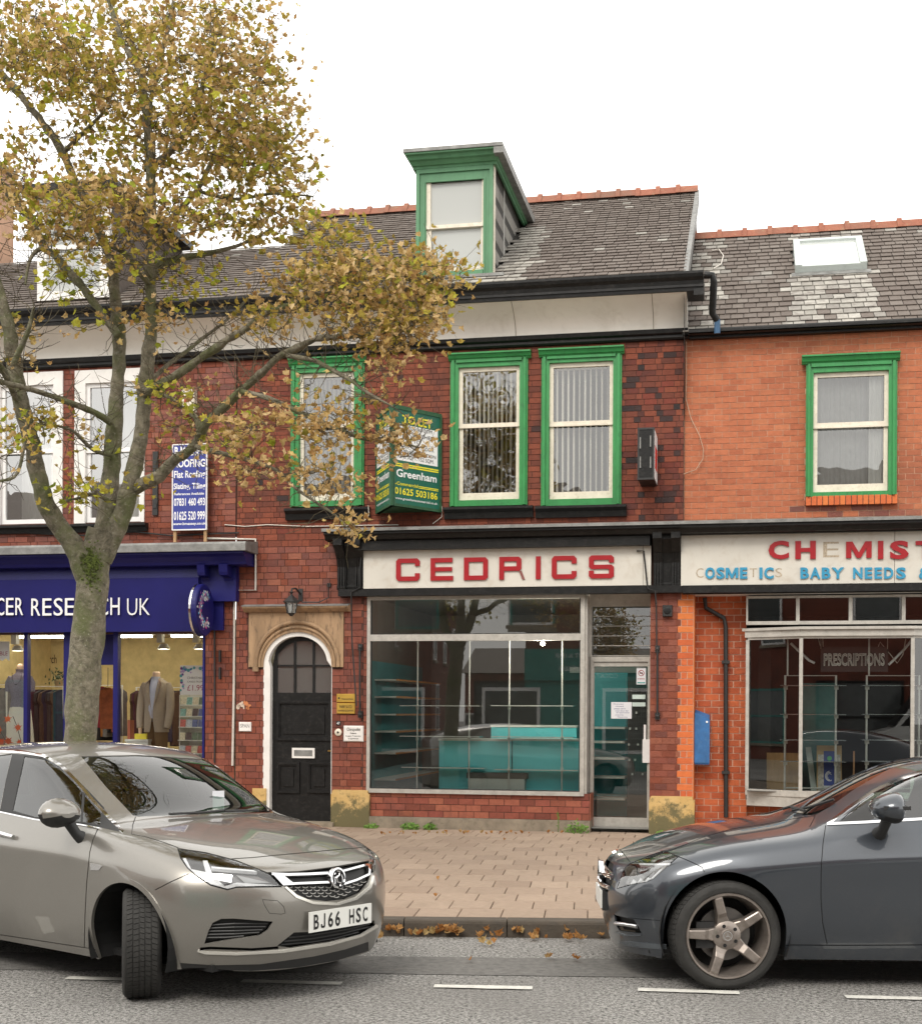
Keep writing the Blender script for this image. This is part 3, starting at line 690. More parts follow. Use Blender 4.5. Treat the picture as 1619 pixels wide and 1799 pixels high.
def console(th, u0, u1, v0, v1, mat=M_BLACK, d=.34):
    a, c = S(u0, v0, -.2), S(u1, v0, -.2); zt, zb = fz((u0 + u1) / 2, v0, -.3), fz((u0 + u1) / 2, v1, -.14); h = zt - zb
    pr = [(0, zb), (-.14, zb), (-.15, zb + h * .06), (-.12, zb + h * .10), (-.13, zb + h * .45), (-.17, zb + h * .62), (-d * .8, zb + h * .78), (-d, zb + h * .86), (-d, zt), (0, zt)]
    b = MB(); w = c - a; b.ext(pr, a, a + w * .33); b.ext(pr, c - w * .33, c); p2 = [(y * .72, z) for y, z in pr]; b.ext(p2, a + w * .33, c - w * .33)
    for k in range(3):
        for q in (a + w * (.04 + .1 * k), c - w * (.33 - .1 * k) + w * .02):
            b.ext([(y * 1.0 - .010, z) for y, z in pr[1:-1]][0:0] or [(-.0, zb + .02), (-.152, zb + .02), (-.142, zb + h * .45), (-.182, zb + h * .62), (-.1, zb + h * .62)], q, q + w * .045)
    return th.part('console', b, mat)
console(TB, 590, 637, 945, 1036); console(TB, 1147, 1195, 932, 1032)
# ---- pilaster with orange quoins
zP = fz(1180, 1400, -.02); b = MB(); b.box(pl0, S(1192), -.012, .34, PZ, zS0); b.slot(1); b.box(S(1192), pl1, -.012, .34, PZ, zS0); PL = TB.part('pilaster', b, [M_MORT, M_MORTW])
quo = []; cq = abs(fz(1180, 1200) - fz(1180, 1211.6)); rr = random.Random(9); nq = round((zS0 - zP) / cq); cq = (zS0 - zP) / nq
BK_Q = piece_mat('brick_quoin', [(.50, .11, .038), (.58, .14, .045), (.62, .18, .05)], rough=.75, lo=.1, soot=(.3, .08, .04), sootp=(.62, .85))
for j in range(nq):
    z0, z1 = zP + j * cq, zP + (j + 1) * cq; xq = S(1190.5) if j % 2 else S(1197)
    xs = [pl0]; first = [.5, 1.0][j % 2]
    x = pl0 - (ll * .5 if j % 2 else 0)
    segs = []
    while x < xq:
        a, c = max(x, pl0), min(x + ll * .82, xq); x += ll * .82
        if c - a > .03: segs.append((a, c, BK_LOW if rr.random() < .7 else BK_DARK))
    if j % 2: segs.append((xq, pl1, BK_Q))
    else: m = (xq + pl1) / 2; segs += [(xq, m, BK_Q), (m, pl1, BK_Q)]
    for a, c, mt in segs:
        quo.append((T3((a + c) / 2, -.012 - .007, (z0 + z1) / 2) @ Matrix.Diagonal((c - a - .010, .011, cq - .010, 1)), mt))
pieces(TB, PL, 'brick', quo, 'brick', 300)
rest = max(0, 300)
pieces(TB, WM, 'brick', TB_BRICKS, 'brick', 300)
def plinth(th, u0, u1, v0, v1, y1=.2, y0=-.055):
    a, c, z0, z1 = fr(u0, v0, u1, v1, y0); b = MB(); z0 = PZ - .02
    b.prism([(a, z0), (c, z0), (c, z1 - .06), (c - .02, z1 - .04), (c - .02, z1 - .005), (c - .035, z1), (a + .035, z1), (a + .02, z1 - .01), (a + .012, z1 - .045), (a, z1 - .06)], y0, y1)
    return th.part('plinth_stone', b, M_STONEY_M)
k = NT('yellow_stone_mossy'); nz = k.noise(7, 8, .75); sp = k.n('ShaderNodeSeparateXYZ'); k.l(k.pos(), sp.inputs[0])
mr = k.n('ShaderNodeMapRange'); mr.inputs['From Min'].default_value = .75; mr.inputs['From Max'].default_value = .15; k.l(sp.outputs['Z'], mr.inputs['Value'])
ad = k.n('ShaderNodeMath', operation='MULTIPLY_ADD'); ad.inputs[1].default_value = 1.0; mr.inputs['To Max'].default_value = .45; k.l(nz, ad.inputs[0]); k.l(mr.outputs[0], ad.inputs[2])
c = k.mixc(k.ramp(k.noise(5), .3, .7), (.50, .32, .11), (.58, .40, .17)); c = k.mixc(k.ramp(ad.outputs[0], .66, .80), c, (.13, .11, .05)); k.l(c, k.b.inputs['Base Color']); k.b.inputs['Roughness'].default_value = .85; k.bump(k.noise(30, 6), .5); M_STONEY_M = k.m
plinth(TB, 581, 648, 1388, 1458); plinth(TB, 1139, 1219, 1399, 1462)
b = MB(); a, c, z0, z1 = fr(437, 1385, 467, 1458, -.03); b.box(a + .05, c, -.03, .2, PZ - .02, z1); TB.part('plinth_stone', b, M_STONEY_M)
# ---- stall riser and plinth
ra, rc, rz0, rz1 = fr(647, 1393, 1035, 1438, 0); rz1 += .012
b = MB(); b.box(ra, rc, .02, .3, PZ, rz1); RS = TB.part('stall_riser', b, M_MORTD)
its = brick_items(ra, rc, rz0, rz1, [], None, (rz1 - rz0) / 4, S(700) - S(674), y=.02, matf=lambda x, z, r: BK_RISER if r.random() < .7 else BK_LOW, joint=.008)
pieces(TB, RS, 'brick', its, 'brick', 300)
for j in range(4):       # return side of the riser
    pass
b = MB(); b.box(ra - .02, rc + .01, -.05, .3, PZ - .02, rz0); TB.part('plinth', b, M_CONC)
# ---- shopfront frame
def bars(rects, y0, y1):
    b = MB()
    for (u0, v0, u1, v1) in rects:
        a, c, z0, z1 = fr(u0, v0, u1, v1, y0); b.box(a, c, y0, y1, z0, z1)
    return b
wa, wc = S(646.5), S(1028); zw1 = fz(840, 1046.5); zw0 = fz(840, 1395.5); zt1, zt0 = fz(840, 1114), fz(840, 1125.5); t = .045
b = MB(); b.box(wa, wa + t, -.02, .08, zw0, zw1); b.box(wc - t - .01, wc, -.02, .08, zw0, zw1); b.box(wa + t, wc - t - .01, -.019, .08, zw1 - t, zw1); b.box(wa + t, wc - t - .01, -.03, .08, zw0, zw0 + .055)
b.box(wa + t, wc - t - .01, -.018, .08, zt0, zt1)
SF = TB.part('shop_window', b, M_ALU)
# slimmer inner beads
b = MB(); 
for z0, z1 in ((zw0 + .055, zt0), (zt1, zw1 - t)):
    for x0, x1 in ((wa + t, wa + t + .014), (wc - t - .024, wc - t - .01)): b.box(x0, x1, .0, .03, z0, z1)
    b.box(wa + t + .014, wc - t - .024, .0, .03, z0, z0 + .012)
TB.part('glazing_bead', b, M_BLACKM, SF)
TB.part('pane', MB().quad((wa + t, .02, zw0 + .05), (wc - t, .02, zw0 + .05), (wc - t, .02, zt0), (wa + t, .02, zt0)), G_SHOP, SF)
TB.part('pane', MB().quad((wa + t, .02, zt1), (wc - t, .02, zt1), (wc - t, .02, zw1 - t), (wa + t, .02, zw1 - t)), G_SHOP, SF)
# return + door, recessed
YD = .42
b = MB(); b.box(wc, wc + .015, .04, YD, zw0, zw1); b.box(wc - .01, wc + .04, YD - .05, YD, PZ, zw1); b.box(wc - .005, wc + .03, .02, .09, zw0 + .01, zw1 - .01); TB.part('window_return', b, M_ALU, SF)
b = MB(); b.box(wc - .01, wc + .004, .08, YD, zw0 + .04, zw1 - .04); TB.part('pane', b, G_SHOP, SF)
b = MB(); b.box(rc - .01, rc + .01, .02, YD, PZ, rz1); TB.part('riser_return', b, BK_LOW)
da, dc = S(1036, 1300, YD), S(1143.5, 1300, YD); dz0 = PZ + .03; dz1 = fz(1090, 1163, YD); dtt = fz(1090, 1058, YD); dt2 = fz(1090, 1155, YD); zSoff = fz(1090, 1044, YD)
b = MB(); b.box(da - .02, da + .045, YD - .05, YD + .03, dz0, dz1 + .001); b.box(dc - .045, dc + .02, YD - .05, YD + .03, dz0, dz1 + .001); b.box(da - .02, dc + .02, YD - .05, YD + .03, dz1 + .002, dt2 + .01)
b.box(da - .02, da + .02, YD - .045, YD + .03, dt2 + .011, dtt); b.box(dc - .02, dc + .02, YD - .045, YD + .03, dt2 + .011, dtt); b.box(da - .02, dc + .02, YD - .046, YD + .03, dtt + .0005, zSoff)
b.box(da - .02, dc + .02, YD - .046, YD + .0, dtt - .06, dtt - .0)
b.box(da - .02, dc + .02, YD - .10, YD + .03, PZ - .01, dz0 - .002)
DR = TB.part('shop_door', b, M_ALU)
ga, gc, gz0, gz1 = fr(1043, 1171, 1136.5, 1436, YD)
b = MB(); b.box(da + .046, ga, YD - .03, YD + .02, dz0 + .012, dz1 - .004); b.box(gc, dc - .046, YD - .03, YD + .02, dz0 + .012, dz1 - .004); b.box(ga, gc, YD - .03, YD + .02, gz1, dz1 - .004); b.box(ga, gc, YD - .03, YD + .02, dz0 + .012, gz0)
TB.part('door_leaf', b, M_ALU, DR)
TB.part('pane', MB().quad((ga, YD, gz0), (gc, YD, gz0), (gc, YD, gz1), (ga, YD, gz1)), G_SHOP, DR)
ha, hc, hz0, hz1 = fr(1128, 1299, 1141, 1340, YD - .06); b = MB(); b.box(ha, hc, YD - .07, YD - .03, hz0, hz1); ha, hc, hz0, hz1 = fr(1130, 1273, 1134, 1299, YD - .06); b.box(ha, hc, YD - .06, YD - .03, hz0, hz1); TB.part('handle', b, M_UPVC, DR)
b = MB()
for i in range(5):
    z = dt2 + .02 + (dtt - .06 - dt2 - .02) * i / 5; z2 = dt2 + .02 + (dtt - .06 - dt2 - .02) * (i + 1) / 5
    TB.part('louvre_pane', MB().add([(da + .02, YD - .02, z + .004), (dc - .02, YD - .02, z + .004), (dc - .02, YD + .015, z2), (da + .02, YD + .015, z2)], [(0, 1, 2, 3)]) or MB(), G_SHOP, DR) if False else None
    q = MB(); q.add([(da + .02, YD - .02, z + .006), (dc - .02, YD - .02, z + .006), (dc - .02, YD - .008, z2), (da + .02, YD - .008, z2)], [(0, 1, 2, 3)]); TB.part('louvre_pane', q, G_SHOP, DR)
    q = MB(); q.box(da + .02, dc - .02, YD - .024, YD - .016, z, z + .008); TB.part('louvre_edge', q, M_ALU, DR)
b = MB(); b.box(wc, pl0 + .0, .0, YD + .03, zSoff, zSoff + .03); TB.part('soffit', b, M_WHITE)
b = MB(); b.box(pl0 - .0, pl0 + .012, -.0, YD + .1, PZ, zSoff); TB.part('door_reveal', b, BK_LOW)
# ---- shop room
b = MB(); x0, x1, zf, zc_ = wa - .15, pl1 - .05, PZ + .05, zSoff + .03
b.quad((x0, .05, zf), (x1, .05, zf), (x1, 4.6, zf), (x0, 4.6, zf)); b.quad((x0, .08, zc_), (x0, 4.6, zc_), (x1, 4.6, zc_), (x1, .08, zc_)); b.quad((x0, 4.6, zf), (x1, 4.6, zf), (x1, 4.6, zc_), (x0, 4.6, zc_))
b.quad((x0, .08, zf), (x0, 4.6, zf), (x0, 4.6, zc_), (x0, .08, zc_)); b.quad((x1, .5, zf), (x1, .5, zc_), (x1, 4.6, zc_), (x1, 4.6, zf)); TB.part('shop_room', b, pm('shop_plaster', (.20, .195, .18), .9, var=.15, vs=1))
# ---- stone door surround with arch
uc = 524.5; cxd = S(uc); rad = S(585) - cxd; zsp = fz(uc, 1172); ztp = fz(uc, 1110)
def arch(cx, hw, zs, zt, n=18): return [(cx + hw * math.cos(math.pi * i / n), zs + (zt - zs) * math.sin(math.pi * i / n) ** .9) for i in range(n + 1)]
sa, sb, s0, s1 = fr(437, 1072, 603, 1172, -.03); s1_ = s1 + .06
A = arch(cxd, rad * 1.0, zsp, ztp)
b = MB(); outer = [(sb, s0), (sb, s1_), (sa, s1_), (sa, s0)]
def plate(b, inner, bx, y0, y1):     # inner: arch from right to left; bx: (x0,x1,z0,z1)
    xa, xb, za, zb = bx; n = len(inner); outp = []
    for (x, z) in inner:
        dx, dz = x - (xa + xb) / 2, z - za; kx = ((xb - xa) / 2) / abs(dx) if abs(dx) > 1e-6 else 1e9; kz = (zb - za) / dz if dz > 1e-6 else 1e9
        k = min(kx, kz); outp.append(((xa + xb) / 2 + dx * k, za + dz * k))
    # keep corners
    for i in range(n - 1):
        a_, c_ = outp[i], outp[i + 1]; q = [(inner[i][0], inner[i][1]), a_]
        if abs(a_[0] - c_[0]) > 1e-5 and abs(a_[1] - c_[1]) > 1e-5: q.append((xb if a_[0] > (xa + xb) / 2 else xa, zb))
        q += [c_, (inner[i + 1][0], inner[i + 1][1])]
        m = len(q); b.add([(x, y0, z) for x, z in q] + [(x, y1, z) for x, z in q], [tuple(range(m)), tuple(range(m, 2 * m))[::-1]] + [(k_, (k_ + 1) % m, (k_ + 1) % m + m, k_ + m) for k_ in range(m)])
plate(b, A, (sa, sb, s0, s1_), -.03, .12)
DS = TB.part('door_surround', b, M_STONE)
# raised hood mould round the arch
b = MB(); A1 = arch(cxd, rad * 1.22, zsp + .05, ztp + .16); A2 = arch(cxd, rad * 1.14, zsp + .05, ztp + .12)
b.tube([(x, -.045, z) for x, z in arch(cxd, rad * 1.2, zsp - .0, ztp + .13)], .028, 8); b.tube([(x, -.035, z) for x, z in arch(cxd, rad * 1.1, zsp, ztp + .06)], .02, 8)
b.box(cxd - rad * 1.28, cxd - rad * 1.12, -.07, -.03, zsp - .06, zsp + .0)
TB.part('arch_moulding', b, M_STONE, DS, smooth=40)
b = MB(); ha, hc = S(426, 1066, -.12), S(612, 1066, -.12); hz = fz(520, 1068, -.1); b.ext([(0, hz - .05), (-.06, hz - .05), (-.13, hz), (-.14, hz + .03), (0, hz + .06)], ha, hc); TB.part('hood', b, M_STONE, DS)
b = MB(); b.ext([(0, hz + .062), (-.145, hz + .032), (-.145, hz + .022), (-.14, hz + .031), (0, hz + .0605)], ha - .01, hc + .01); TB.part('lead_capping', b, M_LEAD, DS)
# ---- white door frame + black door
b = MB(); I = arch(cxd, rad * .90, zsp, ztp - .07); O_ = arch(cxd, rad * 1.0, zsp, ztp)
fr_ = .03
for y0, y1 in ((-.005, .10),):
    poly = [(cxd + rad, PZ)] + O_ + [(cxd - rad, PZ)]; inn = [(cxd + rad * .985, PZ)] + [(x, z) for x, z in [(cxd + rad * .985, zsp)]] + arch(cxd, rad * .87, zsp, ztp - .06)[1:-1] + [(cxd - rad * .80, zsp), (cxd - rad * .80, PZ)]
    O2 = [(cxd + rad, PZ)] + O_ + [(cxd - rad, PZ)]; n = min(len(O2), len(inn)); O2 = O2[:n]
    for i in range(n - 1):
        q = [O2[i], O2[i + 1], inn[i + 1], inn[i]]
        b.add([(x, y0, z) for x, z in q] + [(x, y1, z) for x, z in q], [(0, 1, 2, 3), (7, 6, 5, 4), (3, 2, 6, 7), (0, 1, 5, 4)])
TB.part('door_frame', b, M_WHITE)
yd = .10
pnf = []
b = MB(); dl, dr = cxd - rad * .80, cxd + rad * .985; D_ = arch((dl + dr) / 2, (dr - dl) / 2, zsp, ztp - .05)
rows = [(1129, 1166), (1171, 1217)]; cols = [(487, 516), (520, 549), (553, 583)]
holes = []
for r0, r1 in rows:
    for c0, c1 in cols: holes.append(fr(c0, r0, c1, r1, yd))
wall_holes(b, dl, dr, PZ + .05, fz(uc, 1168, yd), [h for h in holes[3:]], yd, .03)
zzz = fz(uc, 1168, yd)
# arched head of the door: bars only
hx = [holes[0][0], holes[0][1], holes[1][0], holes[1][1], holes[2][0], holes[2][1]]
def archz(x, k=1.0): 
    t_ = max(-1, min(1, (x - (dl + dr) / 2) / ((dr - dl) / 2 * k))); return zsp + (ztp - .05 - zsp) * k * (1 - t_ * t_) ** .45
for xa, xb in ((dl, hx[0]), (hx[1], hx[2]), (hx[3], hx[4]), (hx[5], dr)):
    za = max(zzz, min(archz(xa), archz(xb)) + .02); b.add([(xa, yd, zzz), (xb, yd, zzz), (xb, yd, max(zzz + .01, archz(xb))), (xa, yd, max(zzz + .01, archz(xa)))], [(0, 1, 2, 3)])
n = 20
for i in range(n):
    xa, xb = dl + (dr - dl) * i / n, dl + (dr - dl) * (i + 1) / n
    ia, ib = min(archz(xa), holes[0][3]) - .0, min(archz(xb), holes[0][3])
    xm = (dl + dr) / 2; ka = zsp + (archz(xm) - .07 - zsp) * max(0, 1 - ((xa - xm) / ((dr - dl) / 2 * .93)) ** 2) ** .45 if abs(xa - xm) < (dr - dl) / 2 * .93 else zzz
    kb = zsp + (archz(xm) - .07 - zsp) * max(0, 1 - ((xb - xm) / ((dr - dl) / 2 * .93)) ** 2) ** .45 if abs(xb - xm) < (dr - dl) / 2 * .93 else zzz
    b.add([(xa, yd - .001, max(zzz, ka)), (xb, yd - .001, max(zzz, kb)), (xb, yd - .001, archz(xb) + .03), (xa, yd - .001, archz(xa) + .03)], [(0, 1, 2, 3)])
DB = TB.part('door', b, M_BLACK)
ga, gc = dl, dr
TB.part('pane', MB().quad((dl, yd + .02, holes[3][2] - .01), (dr, yd + .02, holes[3][2] - .01), (dr, yd + .02, ztp), (dl, yd + .02, ztp)), glass_mat('door_glass', base=.12, refl=1, milky=.12), DB)
def dpanel(u0, v0, u1, v1):
    a, c, z0, z1 = fr(u0, v0, u1, v1, yd); b = MB(); 
    for k, (i, y) in enumerate(((0, yd - .028), (.03, yd - .02))):
        w_ = .03 if k == 0 else .015
        b.box(a + i, c - i, y, yd, z0 + i, z0 + i + w_); b.box(a + i, c - i, y, yd, z1 - i - w_, z1 - i); b.box(a + i, a + i + w_, y, yd, z0 + i + w_, z1 - i - w_); b.box(c - i - w_, c - i, y, yd, z0 + i + w_, z1 - i - w_)
    b.box(a + .09, c - .09, yd - .016, yd, z0 + .09, z1 - .09)
    TB.part('door_panel', b, M_BLACK, DB)
dpanel(487, 1231, 582, 1301); dpanel(487, 1339, 527, 1393); dpanel(540, 1339, 582, 1393)
a, c, z0, z1 = fr(512.5, 1314, 552, 1332, yd - .03); b = MB(); b.box(a, c, yd - .02, yd, z0, z1); LB = TB.part('letter_box', b, M_WHITE, DB); b = MB(); b.box(a + .03, c - .03, yd - .024, yd - .018, z0 + .03, z1 - .03); TB.part('letter_flap', b, M_LEAD, DB)
a, c, z0, z1 = fr(576, 1318, 585, 1320.5, yd - .06); b = MB(); b.box(a, c, yd - .07, yd, z0, z1); TB.part('handle', b, pm('brass', (.5, .33, .1), .3, metal=1), DB)
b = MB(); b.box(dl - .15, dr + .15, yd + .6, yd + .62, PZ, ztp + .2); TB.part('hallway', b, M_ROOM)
b = MB(); b.box(dl - .08, dr + .06, -.12, yd + .02, PZ - .01, PZ + .06); TB.part('threshold', b, M_CONC)
# ================================================================== RIGHT BUILDING
YB = .05
RB = Thing('terrace_building', 'orange brick shop building with a skylight in its slate roof', 'building', (S(1420), YB, PZ))
zRe = zavg([(1215, 596), (1600, 571)]); zRt = zavg([(1215, 586), (1600, 561)], -.1)
w4 = (1415, 633, 1575, 871); H4 = hole_of(w4)
sE = S(1900); yr = .30
hb = MB(); wall_holes(hb, sJR, sE, zS0 + .1, zRt, [H4], YB, .14); WR = RB.part('wall', hb, M_MORTO)
cuR = abs(fz(1300, 800) - fz(1300, 810.2)); luR = S(1326.6) - S(1300)
def mfr(x, z, rr): return BK_OR if not (z < zC1 + .22 and x > S(1390) and rr.random() < .6) else BK_LOW
its = brick_items(sJR + .004, sE, zC1, zRe + .05, [H4, fr(1414, 868, 1576, 887, YB)], None, cuR, luR, y=YB, matf=mfr, joint=.008, proud=.005)
# soldier sill
a, c, z0, z1 = fr(1414, 870, 1576, 886, -.03); n = 16
for i in range(n):
    x = a + (c - a) * (i + .5) / n; its.append((T3(x, -.035, (z0 + z1) / 2) @ Matrix.Diagonal(((c - a) / n - .010, .09, z1 - z0, 1)), BK_Q))
b = MB(); b.box(a, c, -.028, .05, z0 + .005, z1 - .005); RB.part('sill', b, M_MORTD)
pieces(RB, WR, 'brick', its, 'brick')
# roof
zRR = zavg([(1230, 413), (1600, 391)], 3.3)
RR_ = Roof(-.12, zRt - .02, 3.3, zRR - .05)
b = MB(); b.quad(RR_.p(sJR - .02, -.03), RR_.p(sE, -.03), RR_.p(sE, RR_.L), RR_.p(sJR - .02, RR_.L)); b.quad((sJR, 3.3, zRR - .06), (sE, 3.3, zRR - .06), (sE, 7.5, 5), (sJR, 7.5, 5)); RF = RB.part('roof', b, M_DARK)
sk0 = RR_.hit(1397, 487); sk1 = RR_.hit(1523, 476); sk2 = RR_.hit(1510, 432); sk3 = RR_.hit(1391, 439)
skx0, skx1, skt0, skt1 = (sk0[0] + sk3[0]) / 2, (sk1[0] + sk2[0]) / 2, (sk0[1] + sk1[1]) / 2, (sk2[1] + sk3[1]) / 2
px0, px1 = RR_.hit(1383, 530)[0], RR_.hit(1541, 530)[0]
def skp(x, t): return skx0 + .03 < x < skx1 - .03 and skt0 < t < skt1 - .02
def plp(x, t, rr):
    if px0 < x < px1 and t < skt0 + .02: return rr.random() < .90 if x > px0 + .15 else rr.random() < .98
    if x < sJR + .55 and rr.random() < .55: return True
    if t > RR_.L * .9: return rr.random() < .25
    return rr.random() < .02
its = slates(RR_, sJR - .02, sE, .205, S(1322) - S(1300.3), SLATE, skp, plp, seed=8)
pieces(RB, RF, 'slate', its, 'slab')
ridge(RB, RF, sJR + .0, sE, 3.3, zRR + .0, BF.y(1445, 400, 3.3).x - BF.y(1400, 400, 3.3).x, 9)
b = MB(); b.ext([(-.02, zRe), (-.10, zRe), (-.16, zRe + .03), (-.18, zRt - .03), (-.18, zRt), (-.165, zRt), (-.15, zRe + .07), (-.02, zRe + .07)], sJR + .06, sE); b.box(sJR + .06, sE, -.05, YB, zRe - .03, zRt - .02); RB.part('gutter', b, M_BLACK)
# skylight
SKY = RF
def rbx(b, x0, x1, t0, t1, h0, h1): b.add([RR_.p(x, t, h) for h in (h0, h1) for x, t in ((x0, t0), (x1, t0), (x1, t1), (x0, t1))], [(3, 2, 1, 0), (4, 5, 6, 7), (0, 1, 5, 4), (1, 2, 6, 5), (2, 3, 7, 6), (3, 0, 4, 7)])
M_SKY = pm('skylight_frame', (.50, .55, .53), .5, var=.1, dirt=.3, dirtc=(.3, .32, .3))
b = MB(); rbx(b, skx0, skx1, skt0, skt1, 0, .10); SL = RB.part('skylight', b, M_SKY)
b = MB(); w = .09; rbx(b, skx0, skx0 + w, skt0, skt1, .101, .15); rbx(b, skx1 - w, skx1, skt0, skt1, .101, .15); rbx(b, skx0 + w, skx1 - w, skt1 - w, skt1, .101, .15); rbx(b, skx0 + w, skx1 - w, skt0, skt0 + w * .5, .101, .13); RB.part('skylight_frame', b, M_SKY, SL)
b = MB(); b.quad(RR_.p(skx0 + w, skt0 + .04, .115), RR_.p(skx1 - w, skt0 + .04, .115), RR_.p(skx1 - w, skt1 - w, .115), RR_.p(skx0 + w, skt1 - w, .115)); RB.part('pane', b, glass_mat('skylight_glass', base=.25, refl=1, milky=.5), SL)
b = MB(); rbx(b, skx0 - .05, skx1 + .05, skt0 - .13, skt0 - .002, .03, .045); RB.part('flashing', b, M_LEAD, SL)
# cornice, fascia
b = MB(); b.ext(cpro, sJR + .001, sE); CO = RB.part('shop_cornice', b, M_BLACK); b = MB(); b.ext(lead, sJR + .001, sE); RB.part('lead_capping', b, M_LEAD, CO)
zG2 = fz(1400, 1026, -.14); zG3 = fz(1400, 1040, -.14)
b = MB(); b.box(sJR + .002, sE, -.10, .02, zS0 - .02, zc2 + .01); b.box(sJR + .002, sE, -.18, .02, zG3, zG2 - .004); b.box(sJR + .002, sE, -.16, -.05, fz(1400, 934, -.16), zc2 + .005); RB.part('fascia', b, M_BLACK)
# recessed wall beside the bay
b = MB(); b.box(pl1 - .05, sE, -.02, yr + 3, zG3 - .01, zG3 + .02); RB.part('soffit', b, M_WHITE)
bx0, bx1 = S(1310, 1200, .08), S(1619 + 75, 1200, .08)
zb0 = fz(1360, 1412, 0); b = MB(); wall_holes(b, pl1 - .25, sE, PZ - .02, zG3, [(bx0, bx1, zb0, zG3)], yr, .15); WL_ = RB.part('wall', b, M_MORTW, label='bright orange brick wall with pale joints beside the bay')
b = MB(); b.box(pl1, pl1 + .01, -.0, yr, PZ, zS0); RB.part('pilaster_return', b, BK_Q)
cr_ = abs(fz(1250, 1250, yr) - fz(1250, 1261.5, yr)); lr_ = S(1253, 1200, yr) - S(1228, 1200, yr)
BK_R2 = piece_mat('brick_recess_orange', [(.40, .085, .032), (.48, .11, .04), (.54, .135, .05), (.36, .075, .03)], rough=.8, soot=(.22, .05, .03), sootp=(.5, .8), lo=.1)
its = brick_items(pl1 - .05, sE, PZ + .02, zG3, [(bx0, bx1, zb0, zG3)], BK_R2, cr_, lr_, y=yr, joint=.010)
pieces(RB, WL_, 'brick', its, 'brick')
# bay window: transom lights, cornice, canted bay
zt_, zb_ = fz(1460, 1046, .08), fz(1460, 1097, .08)
b = MB(); xs = [S(u, 1070, .08) for u in (1310, 1400.5, 1493, 1586, 1679)]; fw = .045
for i, x in enumerate(xs): b.box(x - (0 if i == 0 else fw / 2), x + fw / 2, .05, .12, zb_ + .045, zt_ - .03)
b.box(xs[0], xs[-1], .05, .12, zb_, zb_ + .045); b.box(xs[0], xs[-1], .05, .12, zt_ - .03, zt_); BW = RB.part('bay_window', b, M_ALU)
for i in range(4): RB.part('pane', MB().quad((xs[i] + fw / 2, .09, zb_ + .04), (xs[i + 1] - fw / 2, .09, zb_ + .04), (xs[i + 1] - fw / 2, .09, zt_ - .02), (xs[i] + fw / 2, .09, zt_ - .02)), G_SHOP, BW)
yb = -.22
PB = [(S(1312, 1200, .10), .10), (S(1406, 1200, yb), yb), (S(1602, 1200, yb), yb), (S(1712, 1200, .10), .10)]
def strip(b, off, z0, z1, thick, pts=PB):
    P = []; n = len(pts)
    for i, (x, y) in enumerate(pts):
        P.append((x + (-off if i == 0 else off if i == n - 1 else (-off * .3 if i == 1 else off * .3)), y - (off if 0 < i < n - 1 else 0)))
    for (x0, y0), (x1, y1) in zip(P, P[1:]):
        d = Vector((x1 - x0, y1 - y0, 0)).normalized(); nn = Vector((-d.y, d.x, 0)) * thick
        v = [(x0, y0), (x1, y1), (x1 + nn.x, y1 + nn.y), (x0 + nn.x, y0 + nn.y)]
        b.add([(x, y, z) for z in (z0, z1) for x, y in v], [(3, 2, 1, 0), (4, 5, 6, 7), (0, 1, 5, 4), (1, 2, 6, 5), (2, 3, 7, 6), (3, 0, 4, 7)])
zB1 = fz(1500, 1100, yb - .06); zBg1 = fz(1500, 1117, yb); zBg0 = fz(1500, 1391, yb); zBs = fz(1500, 1402, yb); zBb = fz(1450, 1420, yb)
b = MB(); strip(b, .07, zB1 - .035, zB1, .5); strip(b, .035, zBg1, zB1 - .036, .5); RB.part('bay_cornice', b, M_ALU, BW)
b = MB(); strip(b, .0, zBg1 - .03, zBg1 - .001, .05); strip(b, .02, zBs, zBg0, .07); strip(b, .004, zBb, zBs - .001, .30)
for (x, y) in PB: b.box(x - .022, x + .022, y - .015, y + .04, zBg0, zBg1 - .03)
RB.part('bay_frame', b, M_ALU, BW)
for (x0, y0), (x1, y1) in zip(PB, PB[1:]): RB.part('pane', MB().quad((x0, y0 + .02, zBg0), (x1, y1 + .02, zBg0), (x1, y1 + .02, zBg1 - .02), (x0, y0 + .02, zBg1 - .02)), G_SHOP, BW)
b = MB(); x0, x1 = PB[0][0], PB[3][0]; zf, zc_ = zBg0 - .02, zt_
b.quad((x0 - .3, 4, PZ), (x1 + .3, 4, PZ), (x1 + .3, 4, zc_), (x0 - .3, 4, zc_)); b.quad((x0, .15, PZ), (x0, 4, PZ), (x0, 4, zc_), (x0, .15, zc_)); b.quad((x1, .15, PZ), (x1, .15, zc_), (x1, 4, zc_), (x1, 4, PZ)); b.quad((x0, .12, zc_), (x0, 4, zc_), (x1, 4, zc_), (x1, .12, zc_))
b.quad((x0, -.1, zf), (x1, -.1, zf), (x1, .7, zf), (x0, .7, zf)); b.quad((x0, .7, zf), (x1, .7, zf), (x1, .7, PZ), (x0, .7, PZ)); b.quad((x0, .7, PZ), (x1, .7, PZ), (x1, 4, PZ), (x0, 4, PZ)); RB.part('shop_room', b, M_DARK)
sash(RB, WR, w4, (1437, 662, 1552, 742), (1434, 755, 1551, 851), (1408, 620, 1581, 634), None, M_GREEN, curtain=[(.78, 1.0, M_CURT, .14), (0, .78, pm('grey_net_curtain', (.34, .34, .33), .9, var=.1), .22)], glass=glass_mat('upper_glass_bright', base=.10, refl=1.0, wav=.3))
